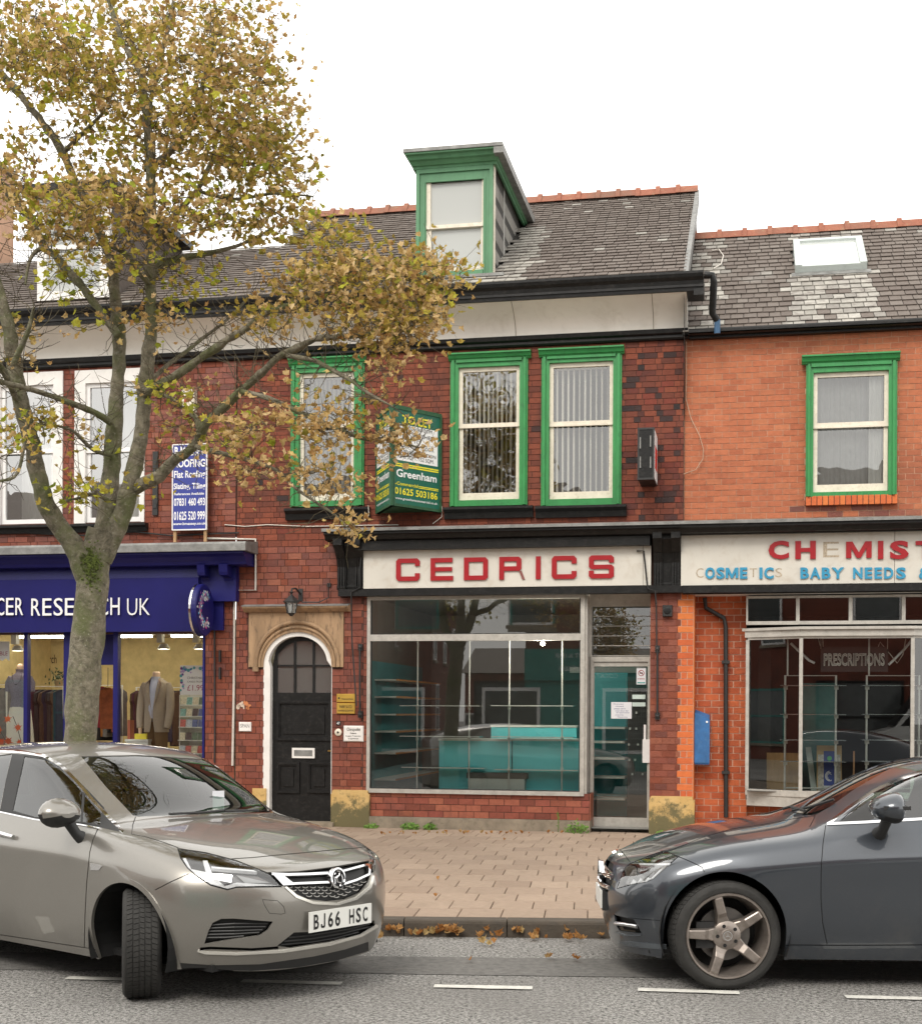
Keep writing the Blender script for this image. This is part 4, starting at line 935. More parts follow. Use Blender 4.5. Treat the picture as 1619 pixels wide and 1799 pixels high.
# downpipe by the bay
b = MB(); yq = yr - .07; P = [BF.y(1237, 1050, yq), BF.y(1239, 1068, yq), BF.y(1271, 1086, yq), BF.y(1274, 1100, yq), BF.y(1274.5, 1436, yq)]; b.tube(P, .030, 10)
for v in (1163, 1357): p = BF.y(1274, v, yq); b.box(p.x - .05, p.x + .05, yq - .04, yr - .01, p.z - .02, p.z + .02)
RB.part('downpipe', b, M_BLACKM, smooth=40)
# ================================================================== LEFT BUILDING
LB_ = Thing('terrace_building', 'red brick shop building with tall white windows and white dormer behind the tree', 'building', (S(150), 0, PZ))
sW = S(-260)
wl2 = (130, 648, 253, 918); wl1 = (-14, 654, 109, 921)
H = [hole_of(wl1), hole_of(wl2)]
zLc = fz(200, 955, -.5)
zBlB = fz(180, 1110, -.12)
sh = (S(-260), S(362.5), PZ - .05, zBlB - .02)
b = MB(); wall_holes(b, sW, sJL - .012, PZ - .02, zM0, H + [sh], 0, .16); WLb = LB_.part('wall', b, M_MORTD)
cL = abs(fz(200, 800) - fz(200, 810)); lL = S(400) - S(375)
its = brick_items(sW, sJL - .012, zLc - .05, zM0, H, None, cL, lL, bond='flemish', matf=lambda x, z, r: BK_LOW if r.random() < .5 else BK_DARK, joint=.007)
its += brick_items(S(362.5), sJL - .012, PZ + .02, zLc - .05, [], None, cl, ll, bond='flemish', matf=lambda x, z, r: BK_DARK if r.random() < .7 else BK_LOW, joint=.007)
pieces(LB_, WLb, 'brick', its, 'brick')
for w, gu, gl in ((wl2, (160, 680, 246, 787), (160, 797, 246, 909)), (wl1, (12, 686, 92, 790), (11, 800, 92, 913))):
    H_ = hole_of(w); sash(LB_, WLb, w, gu, gl, None, (w[0] - 8, w[3] + 1, w[2] + 2, w[3] + 15), None, curtain=[(0, 1, M_CURT, .5)], glass=glass_mat('left_glass', base=.30, refl=1.0, wav=.3), sillmat=M_BLACK)
b = MB(); b.ext([(0, zM0), (-.05, zM0), (-.07, zM0 + .02), (-.07, zM0 + .05), (-.11, zM0 + .07), (-.12, zM1), (0, zM1 + .01)], sW, sJL - .002); LB_.part('string_moulding', b, M_BLACK)
b = MB(); b.ext(cove, sW, sJL - .002); LB_.part('cove', b, M_STUC, smooth=30)
b = MB(); b.ext(gut, sW, sJL - .002); LB_.part('gutter', b, M_BLACK)
zRL = zavg([(30, 462), (490, 428)], 2.9); RL = Roof(-.42, zG1 - .02, 2.9, zRL - .05)
b = MB(); b.quad(RL.p(sW, -.03), RL.p(sJL - .06, -.03), RL.p(sJL - .06, RL.L), RL.p(sW, RL.L)); b.quad((sW, 2.9, zRL - .06), (sJL, 2.9, zRL - .06), (sJL, 7, 5), (sW, 7, 5)); RFL = LB_.part('roof', b, M_DARK)
ddx0, ddx1 = S(66, 430), S(192, 430)
zd0, zd1 = fz(130, 525), fz(130, 340)
def skl(x, t): return ddx0 < x < ddx1 and t > .42 / RL.t.y and (RL.M @ Vector((x, t, 0))).z < zd1
its = slates(RL, sW, sJL - .06, .17, S(1020, 450, .5) - S(1000.5, 450, .5), SLATE, skl, lambda x, t, r: r.random() < .03, seed=5); pieces(LB_, RFL, 'slate', its, 'slab')
b = MB(); x0, x1 = ddx0, ddx1; yy = 2.6
b.box(x0, x0 + .14, 0, .1, zd0, zd1); b.box(x1 - .14, x1, 0, .1, zd0, zd1); b.box(x0 + .14, x1 - .14, .001, .1, zd1 - .2, zd1); b.box(x0 + .14, x1 - .14, .001, .1, zd0, zd0 + .12); b.box(x0 + .14, x1 - .14, .02, .09, (zd0 + zd1) / 2 - .03, (zd0 + zd1) / 2 + .03)
DL = LB_.part('dormer', b, M_WHITE, label='white dormer window behind the tree')
b = MB(); b.box(x0 - .18, x1 + .18, -.2, yy, zd1, zd1 + .1); LB_.part('dormer_roof', b, M_BLACK, DL)
b = MB(); b.box(x1 - .04, x1 - .01, .1, yy, zd0 - .2, zd1); b.box(x0 + .01, x0 + .04, .1, yy, zd0 - .2, zd1); LB_.part('cheek', b, SLATE, DL)
LB_.part('pane', MB().quad((x0 + .14, .05, zd0 + .1), (x1 - .14, .05, zd0 + .1), (x1 - .14, .05, zd1 - .2), (x0 + .14, .05, zd1 - .2)), glass_mat('left_dormer_glass', base=.12, refl=1, milky=.55), DL)
# chimney stack at far left, vent pipe
a = BF.y(-40, 300, 3.2); c = BF.y(-2, 300, 3.2); zt = BF.y(0, 295, 3.2).z
b = MB(); b.box(a.x, c.x, 2.9, 3.7, zRL - .4, zt); CHM = LB_.part('chimney', b, M_MORTO)
ch = brick_items(a.x, c.x, zRL - .3, zt, [], BK_OR, .078, .2, y=2.9, bond='flemish'); pieces(LB_, CHM, 'brick', ch, 'brick')
b = MB(); b.box(a.x - .05, c.x + .05, 2.85, 3.75, zt, zt + .1); LB_.part('chimney_cap', b, M_CONC, CHM)
p = BF.y(520, 420, 2.7); pt = BF.y(520, 392, 2.7); b = MB(); b.lathe([(.001, pt.z + .05), (.07, pt.z + .05), (.07, pt.z - .02), (.055, pt.z - .02), (.055, p.z - .4)], (p.x, 2.7, 0), n=14); LB_.part('vent_pipe', b, pm('grey_vent', (.16, .17, .17), .6), smooth=40)
# ---- blue shopfront
zb1 = zLc; zb2 = fz(200, 971, -.48); zb3 = fz(200, 996, -.3); sBe = S(431, 955, -.5); sBc = S(415, 1000, -.2)
b = MB(); b.ext([(0, zb1 + .05), (-.48, zb1), (-.50, zb1 - .03), (-.50, zb2), (-.46, zb2), (0, zb2)], sW, sBe); SHC = LB_.part('lead_roof', b, M_LEAD)
b = MB(); b.ext([(0, zb2 - .001), (-.45, zb2 - .001), (-.45, zb2 - .03), (-.41, zb2 - .05), (-.38, zb2 - .07), (-.33, zb3 + .05), (-.31, zb3 + .01), (-.28, zb3), (0, zb3)], sW, sBe - .05)
zb5 = fz(200, 1110, -.16); zb4 = fz(200, 1016, -.2)
b.ext([(0, zb3 - .001), (-.17, zb3 - .001), (-.19, zb4), (-.215, zb4 - .005), (-.18, zb5), (0, zb5)], sW, S(350, 1050, -.18))
b.box(S(350, 1050, -.18), S(415, 1020, -.12), -.13, .0, fz(400, 1056, -.13), zb3 - .001)
b.box(S(350, 1050, -.18), S(392, 1080, -.06), -.06, .0, zb5 + .02, fz(400, 1056, -.13))
BFm = LB_.part('blue_fascia', b, M_BLUE)
for u0, u1 in ((350, 363), (388, 403)):
    a_, c_ = S(u0, 1010, -.25), S(u1, 1010, -.25); zt = fz(380, 992, -.3); zb = fz(380, 1013, -.3); b = MB(); b.ext([(-.1, zb - .12), (-.15, zb), (-.30, zb + .02), (-.32, zb + .06), (-.34, zt), (-.1, zt)], a_, c_); LB_.part('bracket', b, M_BLUE, BFm)
b = MB()
for u0, u1 in ((43, 49.5), (113, 130), (200, 208)): b.box(S(u0, 1200, .0), S(u1, 1200, .0), -.02, .08, PZ, zb5 - .001)
b.box(S(130), S(200), .2, .25, fz(165, 1168, .2), zb5 - .001); b.box(S(362) - .03, S(362) + .0, -.02, .1, PZ, zb5 - .001); b.box(sW, S(362), -.03, .1, PZ, PZ + .5)
SW_ = LB_.part('shop_window', b, M_BLUE)
for u0, u1 in ((-260, 43), (49.5, 113), (208, 362)): LB_.part('pane', MB().quad((S(u0), .03, PZ + .5), (S(u1), .03, PZ + .5), (S(u1), .03, zb5), (S(u0), .03, zb5)), glass_mat('lit_shop_glass', base=.04, refl=.7), SW_)
b = MB(); x0, x1, zf, zc_ = sW, S(362) + .0, PZ + .02, zb5 + .25; dpt = 6
b.quad((x0, .1, zf), (x1, .1, zf), (x1, dpt, zf), (x0, dpt, zf)); b.slot(1); b.quad((x0, .1, zc_), (x0, dpt, zc_), (x1, dpt, zc_), (x1, .1, zc_)); b.slot(2); b.quad((x0, dpt, zf), (x1, dpt, zf), (x1, dpt, zc_), (x0, dpt, zc_)); b.quad((x1, .1, zf), (x1, .1, zc_), (x1, dpt, zc_), (x1, dpt, zf)); b.quad((x0, .1, zf), (x0, dpt, zf), (x0, dpt, zc_), (x0, .1, zc_))
LB_.part('shop_room', b, [pm('shop_floor', (.18, .13, .09), .6), pm('shop_ceiling', (.42, .37, .30), .9), pm('shop_cream_wall', (.62, .50, .24), .8)])
# ================================================================== SIGNS AND SMALL THINGS ON THE FRONTS
LET = {
 'M': [[(0, 0), (.21, 0), (.21, .6), (.42, 0), (.58, 0), (.79, .6), (.79, 0), (1, 0), (1, 1), (.75, 1), (.5, .34), (.25, 1), (0, 1)]],
 'C': [[(0, .12), (.1, 0), (.9, 0), (1, .12), (1, .34), (.8, .34), (.8, .2), (.2, .2), (.2, .8), (.8, .8), (.8, .66), (1, .66), (1, .88), (.9, 1), (.1, 1), (0, .88)]],
 'E': [[(0, 0), (1, 0), (1, .2), (.2, .2), (.2, .41), (.95, .41), (.95, .59), (.2, .59), (.2, .8), (.97, .8), (.97, 1), (0, 1)]],
 'D': [[(0, 0), (.2, 0), (.2, 1), (0, 1)], [(.2, 0), (.9, 0), (1, .12), (1, .88), (.9, 1), (.2, 1), (.2, .8), (.8, .8), (.8, .2), (.2, .2)]],
 'R': [[(0, 0), (.2, 0), (.2, 1), (0, 1)], [(.2, 1), (.2, .8), (.72, .8), (.72, .58), (.2, .58), (.2, .38), (.83, .38), (.92, .47), (.92, .9), (.82, 1)]],
 'I': [[(0, 0), (1, 0), (1, 1), (0, 1)]],
 'S': [[(.1, 0), (.9, 0), (1, .1), (1, .5), (.9, .59), (.2, .59), (.2, .8), (.8, .8), (.8, .68), (1, .68), (1, .9), (.9, 1), (.1, 1), (0, .9), (0, .5), (.1, .41), (.8, .41), (.8, .2), (.2, .2), (.2, .34), (0, .34), (0, .1)]]}
def block(ch, x0, x1, z0, z1, y0, y1):
    b = MB()
    for i, pl in enumerate(LET[ch]): b.prism([(x0 + (x1 - x0) * p, z0 + (z1 - z0) * q) for p, q in pl], y0 + i * .0006, y1)
    return b
def fit_text(txt, u0, u1, v0, v1, y, ext=0.02, bold=.03, cap=True):
    if txt == 'M': return block('M', *fr(u0, v0, u1, v1, y), y - ext, y)
    a, c, z0, z1 = fr(u0, v0, u1, v1, y); b = text_mb(txt, z1 - z0, c - a, bold=bold, ext=ext); return b.xform(T3(a, y, z0))
yP = -.158
def board(name, label, u0, u1, v1, v0, um, y0=-.15):
    a, c = S(u0, v0, yP), S(u1, v0, yP); z0, z1 = fz(um, v0, yP), fz(um, v1, yP)
    return a, c, z0, z1
a, c, z0, z1 = board('', '', 638, 1142.5, 963, 1031, 890)
CS = Thing('shop_sign', 'cream fascia board reading CEDRICS in red letters above the empty shop', 'sign', ((a + c) / 2, -.12, z0), group=None)
b = MB(); xm = S(1131); b.box(a, xm - .002, -.155, -.10, z0, z1); b.box(xm + .002, c, -.153, -.10, z0, z1); CS.part('panel', b, M_SIGNC)
zl0, zl1 = fz(890, 1018.5, yP), fz(890, 978.5, yP)
for ch, u0, u1 in (('C', 696, 737.5), ('E', 756.5, 796), ('D', 815, 857), ('R', 877, 919), ('I', 941, 949.5), ('C', 969, 1012.5), ('S', 1034, 1078)):
    CS.part('letter', block(ch, S(u0, 1000, yP), S(u1, 1000, yP), zl0, zl1, -.178, -.1545), M_RED)
b = MB(); x0 = S(908, 1000, yP); x1 = S(922, 1000, yP); b.prism([(x1 - .035, zl0), (x1, zl0), (x0 + .06, zl0 + (zl1 - zl0) * .38), (x0 + .025, zl0 + (zl1 - zl0) * .38)], -.17, -.156); CS.part('letter_leg', b, pm('faded_red', (.22, .07, .06), .6), label='faded broken leg of the R')
a, c = S(1195.5, 990, yP), S(1760, 990, yP); z0, z1 = fz(1400, 1026.5, yP), fz(1400, 935.5, yP)
CH = Thing('shop_sign', 'cream fascia board with red and blue lettering, some letters missing', 'sign', ((a + c) / 2, -.12, z0))
b = MB(); xm = S(1570.5, 990, yP); b.box(a, xm - .003, -.155, -.10, z0, z1); b.box(xm + .003, c, -.154, -.10, z0, z1); CH.part('panel', b, M_SIGNC)
for ch, u0, u1 in (('C', 1349, 1385), ('H', 1396, 1432), ('M', 1485, 1530), ('I', 1541, 1550.5), ('S', 1562, 1595), ('T', 1607, 1641)):
    CH.part('letter', fit_text(ch, u0, u1, 951.5, 980.5, yP, .022, .015 if ch == 'M' else .042), M_RED)
for ch, u0, u1 in (('O', 1238, 1255), ('S', 1257.5, 1272), ('M', 1274, 1296), ('E', 1299, 1312), ('I', 1333, 1338.5), ('C', 1341.5, 1358), ('B', 1405, 1420), ('A', 1422, 1440), ('B', 1442.5, 1458), ('Y', 1460, 1481.5), ('N', 1497.5, 1514), ('E', 1518, 1531), ('E', 1535, 1548), ('D', 1552, 1568), ('S', 1573, 1590), ('&', 1613, 1632)):
    CH.part('letter', fit_text(ch, u0, u1, 997.5, 1016, yP, .018, .012 if ch == 'M' else .035), M_CYAN)
GH = pm('glue_ghost', (.40, .33, .24), .8, var=.5, vs=60, dirt=.9, dirtc=(.56, .53, .47))
for ch, u0, u1, v0, v1 in (('E', 1445, 1473, 951, 979), ('C', 1222, 1235, 998, 1015), ('T', 1316, 1329, 998, 1014), ('S', 1361, 1373, 998, 1014)):
    CH.part('letter_ghost', fit_text(ch, u0, u1, v0, v1, -.1562, 0, .0), GH, label='brown glue ghost of a missing letter')
# ---- charity shop lettering
yl = -.2165
LT = Thing('shop_lettering', 'white lettering on the royal blue fascia behind the tree trunk', 'sign', (S(100), -.2, fz(150, 1081, yl)))
def letters(th, word, u0, u1, v0, v1, y, mat, bold=0.0):
    a, c, z0, z1 = fr(u0, v0, u1, v1, y); full = text_mb(word, z1 - z0, c - a, bold=bold); w = {}
    W_ = [max(.35, {'I': .35, 'M': 1.2, 'W': 1.3}.get(ch, .9)) for ch in word]; W_ = [.45 if ch == ' ' else q for ch, q in zip(word, W_)]; tot = sum(W_); x = a
    for ch, q in zip(word, W_):
        ww = (c - a) * q / tot
        if ch != ' ':
            t = text_mb(ch, z1 - z0, ww * .80, bold=bold, ext=.012); t.xform(T3(x + ww * .1, y, z0)); th.part('letter', t, mat)
        x += ww
M_LETW = pm('white_lettering', (.80, .80, .80), .4, var=.02)
letters(LT, 'CANCER', -55, 43, 1050, 1081, yl + .002, M_LETW, .0); letters(LT, 'RESEARCH', 54, 213, 1050, 1081, yl, M_LETW, .0); letters(LT, 'UK', 222, 266, 1050, 1081, yl, M_LETW, -.012)
# ---- oval projecting sign
xo = S(377, 1072); zc = fz(363, 1072, -.45); hz = (fz(363, 1027, -.45) - fz(363, 1119, -.45)) / 2
OV = Thing('projecting_sign', 'blue oval projecting sign with a letter C made of coloured dots', 'sign', (xo, 0, zc - hz))
b = MB(); n = 40; E_ = lambda k, x: [(x, -.45 + .33 * k * math.cos(2 * math.pi * i / n), zc + hz * k * math.sin(2 * math.pi * i / n)) for i in range(n)]
p0, p1, p2, p3 = E_(1, xo - .06), E_(1, xo + .03), E_(.96, xo + .045), E_(.96, xo - .075)
b.add(p3 + p0 + p1 + p2, [tuple(range(n)), tuple(range(3 * n, 4 * n))] + [(j * n + i, j * n + (i + 1) % n, (j + 1) * n + (i + 1) % n, (j + 1) * n + i) for j in range(3) for i in range(n)]); OV.part('panel', b, M_BLUE)
b = MB(); p0 = E_(1.012, xo - .058); p1 = E_(1.012, xo - .03); b.add(p0 + p1, [(i, (i + 1) % n, (i + 1) % n + n, i + n) for i in range(n)]); OV.part('rim', b, M_CHROME)
b = MB(); b.box(xo - .03, xo + .01, -.13, .0, zc - .05, zc + .05); b.box(xo - .02, xo + .02, -.2, -.0, zc + hz * .5, zc + hz * .6); OV.part('bracket', b, M_BLUE)
rr = random.Random(3); b = MB()
dm = [pm('dot_' + n_, c_, .4, var=0) for n_, c_ in (('white', (.8, .8, .8)), ('pink', (.7, .05, .3)), ('cyan', (.1, .45, .7)), ('purple', (.3, .08, .4)))]
for i in range(230):
    a_ = rr.uniform(.9, 5.4); q = rr.gauss(.56, .085); py, pz = -.45 + .33 * q * math.cos(a_) * -.9 * -1 * (1), zc + hz * q * math.sin(a_)
    py = -.45 + .33 * q * math.cos(a_) ; r_ = rr.uniform(.010, .022); b.slot(rr.choice([0, 0, 1, 2, 3])); m = 6
    # the face looks along +s: letter C opens towards the wall side
    b.add([(xo + .047, py + r_ * math.cos(t_ * 2 * math.pi / m), pz + r_ * math.sin(t_ * 2 * math.pi / m)) for t_ in range(m)], [tuple(range(m))])
OV.part('dot_letter', b, dm)
# ---- TO LET board
A0 = BF.y(688, 800, -.78); R0 = BF.y(775, 800, -.04); L0 = BF.y(661, 800, -.04); zt = fz(688, 711.6, -.78); zb = fz(688, 887.8, -.78); Hh = zt - zb
TL = Thing('to_let_board', 'green V shaped letting board with yellow and white lettering between the windows', 'sign', (A0.x, -.04, zb))
M_EST = pm('estate_green', (.012, .115, .075), .35, var=.1); M_YEL = pm('sign_yellow', (.78, .68, .03), .4, var=.03); M_INK = pm('black_ink', (.01, .01, .01), .5, var=0); M_ESTF = pm('green_board_edge', (.02, .085, .035), .6, var=.3, vs=20)
def panel_mat(p, q, sgn):
    x = Vector((q[0] - p[0], q[1] - p[1], 0)); Ln = x.length; x.normalize(); n_ = Vector((x.y, -x.x, 0))
    return Matrix(((x.x, -n_.x, 0, p[0]), (x.y, -n_.y, 0, p[1]), (0, 0, 1, zb), (0, 0, 0, 1))), Ln
for side, (p, q) in enumerate((((A0.x, -.78), (R0.x, -.04)), ((L0.x, -.04), (A0.x, -.78)))):
    M, Ln = panel_mat(p, q, 1); lbl = None
    b = MB().box(0.0, Ln, 0, .04, 0, Hh).xform(M); PN = TL.part('panel', b, M_EST)
    e = .035; b = MB(); b.box(0, e, -.012, .05, 0, Hh); b.box(Ln - e, Ln, -.012, .05, 0, Hh); b.box(e, Ln - e, -.012, .05, 0, e); b.box(e, Ln - e, -.012, .05, Hh - e, Hh); b.xform(M); TL.part('frame', b, M_ESTF, PN)
    def tx(s, f0, f1, x0, x1, mat, bold=.0, nm='lettering', k=0):
        t = text_mb(s, (f1 - f0) * Hh, (x1 - x0) * Ln, bold=bold); t.xform(M @ T3(x0 * Ln, -.004 - k * .001, Hh * (1 - f1))); TL.part(nm, t, mat, PN)
    def rc_(f0, f1, x0, x1, mat, nm='stripe', k=0): TL.part(nm, MB().box(x0 * Ln, x1 * Ln, -.003 - k * .0006, 0.001, Hh * (1 - f1), Hh * (1 - f0)).xform(M), mat, PN)
    tx('TO LET', .075, .155, .2, .8, M_YEL, .03); rc_(.17, .535, .06, .92, M_LETW, 'white_panel')
    for s_, f0, x0, x1 in (('OFFICE ACCOM', .20, .2, .8), ('REFURBISHED', .265, .16, .86), ('TO', .33, .42, .56), ('GROUND FLOOR', .385, .18, .84), ('AND RELOCATION', .45, .12, .88), ('1,640 SQFT. 152 SQM.', .50, .12, .84)): tx(s_, f0 - .025, f0 + .012, x0, x1, M_INK, 0, 'lettering', 2)
    rc_(.565, .578, .06, .94, M_YEL); rc_(.586, .599, .06, .94, M_YEL)
    tx('Greenham', .625, .70, .09, .90, M_LETW, .02); tx('Commercial', .752, .785, .10, .52, M_YEL, .01); rc_(.765, .773, .54, .94, M_YEL); rc_(.78, .788, .54, .94, M_YEL); rc_(.77, .782, .05, .085, M_YEL)
    tx('01625 503186', .81, .875, .06, .92, M_YEL, .02); tx('www.greenhamcommercial.co.uk', .905, .928, .07, .92, M_LETW, .01)
b = MB(); b.add([(A0.x, -.78, zt + .001), (R0.x, -.04, zt + .001), (L0.x, -.04, zt + .001), (A0.x, -.78, zt + .02), (R0.x, -.04, zt + .02), (L0.x, -.04, zt + .02)], [(0, 1, 2), (3, 4, 5), (0, 1, 4, 3), (1, 2, 5, 4), (2, 0, 3, 5)]); TL.part('cap', b, M_ESTF)
b = MB(); b.add([(A0.x, -.74, zb + .01), (R0.x, -.04, zb + .01), (L0.x, -.04, zb + .01)], [(0, 1, 2)]); TL.part('base', b, M_ESTF)
# ---- roofing board
a, c, z0, z1 = fr(303, 780, 363.5, 931, -.16); H_ = z1 - z0; wd = c - a
RO = Thing('trade_board', 'narrow blue roofing board with white lettering standing on the blue shopfront cornice', 'sign', ((a + c) / 2, -.16, fz(330, 948, -.16)))
b = MB().box(a, c, -.16, -.145, z0, z1); PN = RO.part('panel', b, pm('board_blue', (.03, .045, .26), .45, var=.08)); b = MB(); e = .012
b.box(a - .004, a + e, -.166, -.14, z0, z1); b.box(c - e, c + .004, -.166, -.14, z0, z1); b.box(a + e, c - e, -.166, -.14, z0 - .004, z0 + e); b.box(a + e, c - e, -.166, -.14, z1 - e, z1 + .004); RO.part('edge_strip', b, M_UPVC)
b = MB(); zz = fz(330, 952, -.14); b.box(a + .01, a + .05, -.139, -.11, zz, z1 - .1); b.box(c - .05, c - .01, -.139, -.11, zz, z1 - .1); RO.part('post', b, pm('raw_timber', (.42, .26, .13), .8, var=.3, vs=15))
for s_, f0, f1, x0, x1, bo in (('B MASSEY', .03, .13, .06, .94, .03), ('ROOFING', .18, .265, .05, .95, .03), ('Flat Roofing', .31, .39, .05, .95, .02), ('Slating, Tiling', .455, .52, .04, .96, .02), ('References Available', .565, .592, .06, .92, .02), ('07831 460 493', .63, .715, .05, .95, .02), ('01625 520 999', .785, .88, .05, .95, .02), ('www.bmassey.co.uk', .91, .94, .03, .98, .02)):
    t = text_mb(s_, (f1 - f0) * H_, (x1 - x0) * wd, bold=bo); t.xform(T3(a + x0 * wd, -.1615, z0 + H_ * (1 - f1))); RO.part('lettering', t, M_LETW, PN)
# ---- black projecting box sign
xa, xb = S(1120, 800, -.6), S(1148, 800, -.6); zt, zb = fz(1134, 752, -.6), fz(1134, 842, -.6)
PS = Thing('box_sign', 'weathered black lightbox sign jutting from the brick corner pier', 'sign', ((xa + xb) / 2, 0, zb))
b = MB(); b.box(xa, xb, -.60, -.02, zb, zt); PS.part('case', b, M_BLACK); b = MB(); b.box(xa - .008, xb + .008, -.608, -.59, zb - .005, zb + .02); b.box(xa - .008, xb + .008, -.608, -.59, zt - .02, zt + .005); b.box(xa - .006, xa + .015, -.606, -.59, zb + .02, zt - .02); b.box(xb - .015, xb + .006, -.606, -.59, zb + .02, zt - .02); PS.part('edge_trim', b, M_BLACKM)
PS.part('face', MB().box(xb + .001, xb + .008, -.585, -.03, zb + .02, zt - .02), M_LETW); PS.part('emblem', MB().box(xb + .009, xb + .011, -.5, -.12, zb + .16, zt - .2), pm('emblem_red', (.6, .03, .02), .5, var=.1))
for uu, vv in ((1124, 778), (1142, 775), (1124, 812), (1142, 812)): p = BF.y(uu, vv, -.61); PS.part('clip', MB().box(p.x - .008, p.x + .008, -.612, -.6005, p.z - .07, p.z + .07), M_LEAD)
# ---- small fittings
def onwall(name, label, cat, u0, v0, u1, v1, mat, y0, y1, bev=0, group=None, frame_m=None):
    a, c, z0, z1 = fr(u0, v0, u1, v1, y0); t = Thing(name, label, cat, ((a + c) / 2, y1, z0), group=group); b = MB()
    e = min(c - a, z1 - z0) * .06; b.add([(a, y1, z0), (c, y1, z0), (c, y1, z1), (a, y1, z1), (a, y0 + e, z0), (c, y0 + e, z0), (c, y0 + e, z1), (a, y0 + e, z1), (a + e, y0, z0 + e), (c - e, y0, z0 + e), (c - e, y0, z1 - e), (a + e, y0, z1 - e)],
          [(0, 1, 5, 4), (1, 2, 6, 5), (2, 3, 7, 6), (3, 0, 4, 7), (4, 5, 9, 8), (5, 6, 10, 9), (6, 7, 11, 10), (7, 4, 8, 11), (8, 9, 10, 11)]); t.part('plate', b, mat); return t, (a, c, z0, z1)
def wtext(t, box, y, lines, mat):
    a, c, z0, z1 = box
    for s_, x0, x1, f0, f1 in lines:
        m = text_mb(s_, (f1 - f0) * (z1 - z0), (x1 - x0) * (c - a), bold=.01); m.xform(T3(a + x0 * (c - a), y, z0 + (z1 - z0) * (1 - f1))); t.part('lettering', m, mat)
M_BRASS = pm('brass_plate', (.62, .40, .08), .35, metal=.6, var=.15)
t, bx = onwall('brass_plaque', 'upper brass name plaque right of the black arched door', 'plaque', 591, 1219, 623, 1234, M_BRASS, -.03, -.005); wtext(t, bx, -.0315, [('Chartered Architects', .28, .92, .5, .68)], M_INK)
m = MB(); cx_, cz_ = bx[0] + .035, (bx[2] + bx[3]) / 2; m.lathe([(.0, -.031), (.014, -.031)], (cx_, 0, cz_), 'Y', 8); t.part('emblem', m, M_INK)
t, bx = onwall('brass_plaque', 'lower brass name plaque reading PARRY and CO beside the black door', 'plaque', 591, 1235.5, 623, 1254, M_BRASS, -.035, -.005); wtext(t, bx, -.0365, [('PARRY & CO', .18, .84, .2, .46), ('CHARTERED ACCOUNTANTS', .08, .94, .62, .78)], M_INK)
t, bx = onwall('chiropodist_plaque', 'white plaque with script lettering below the brass plaques', 'plaque', 603, 1275, 638, 1303, M_WHITE, -.03, -.005); wtext(t, bx, -.0315, [('Chiropodist', .18, .86, .12, .32), ('Podiatrist', .35, .66, .42, .52), ('Surgery Treatment', .12, .88, .6, .68), ('by appointment', .25, .76, .76, .84)], M_INK)
t, bx = onwall('name_plaque', 'small white plaque reading SPAN on the brick left of the door', 'plaque', 419.5, 1268.5, 441, 1285, M_WHITE, -.03, -.005); wtext(t, bx, -.0315, [('SPAN', .12, .88, .2, .6)], pm('grey_ink', (.25, .25, .25), .6, var=0))
t, bx = onwall('house_number', 'tiny black number plate above the doorbell', 'number plate', 590.5, 1267, 598, 1274, M_BLACKM, -.02, -.005); wtext(t, bx, -.0215, [('47', .15, .85, .2, .8)], M_LETW)
p = BF.y(594.5, 1286.5, 0); t = Thing('doorbell', 'round cream doorbell beside the white plaque', 'doorbell', (p.x, 0, p.z - .05)); b = MB().lathe([(.001, -.03), (.03, -.03), (.048, -.02), (.05, -.005)], (p.x, 0, p.z), 'Y', 20); t.part('rose', b, M_CREAM, smooth=40); t.part('button', MB().lathe([(.001, -.036), (.014, -.036), (.016, -.028)], (p.x, 0, p.z), 'Y', 12), M_BLACKM)
t, bx = onwall('alarm_box', 'cream alarm box with a red mark high on the brick behind the tree', 'alarm box', 319, 684, 341, 723, M_CREAM, -.12, -.005); t.part('mark', MB().box(bx[0] + .04, bx[0] + .1, -.123, -.119, bx[2] + .13, bx[2] + .2), pm('emblem_red', (.6, .03, .02), .5))
a, c, z0, z1 = fr(268, 793, 277, 905, -.04); single('wall_bracket', MB().box(a, c, -.04, -.004, z0, z1).box(a + .01, c - .01, -.05, -.0401, z0 + .1, z0 + .16), M_BLACKM, 'long black iron strap fixed upright on the brick beside the roofing board', 'bracket')
# paint remains on the brick
b = MB(); rr = random.Random(5); gp = [pm('old_adhesive', (.62, .50, .40), .9, var=.2), pm('orange_patch', (.55, .2, .08), .9)]
for i in range(11): p = BF.y(418 + i * 2.1 + rr.uniform(-1, 1), 1239 + rr.uniform(-4, 5), -.012); b.slot(0 if i < 6 else 1); w_, h_ = rr.uniform(.012, .03), rr.uniform(.015, .04); m = 7; b.add([(p.x + w_ * math.cos(q * 2 * math.pi / m) * rr.uniform(.7, 1.2), -.0125, p.z + h_ * math.sin(q * 2 * math.pi / m)) for q in range(m)], [tuple(range(m))])
TB.part('adhesive_mark', b, gp, WM)
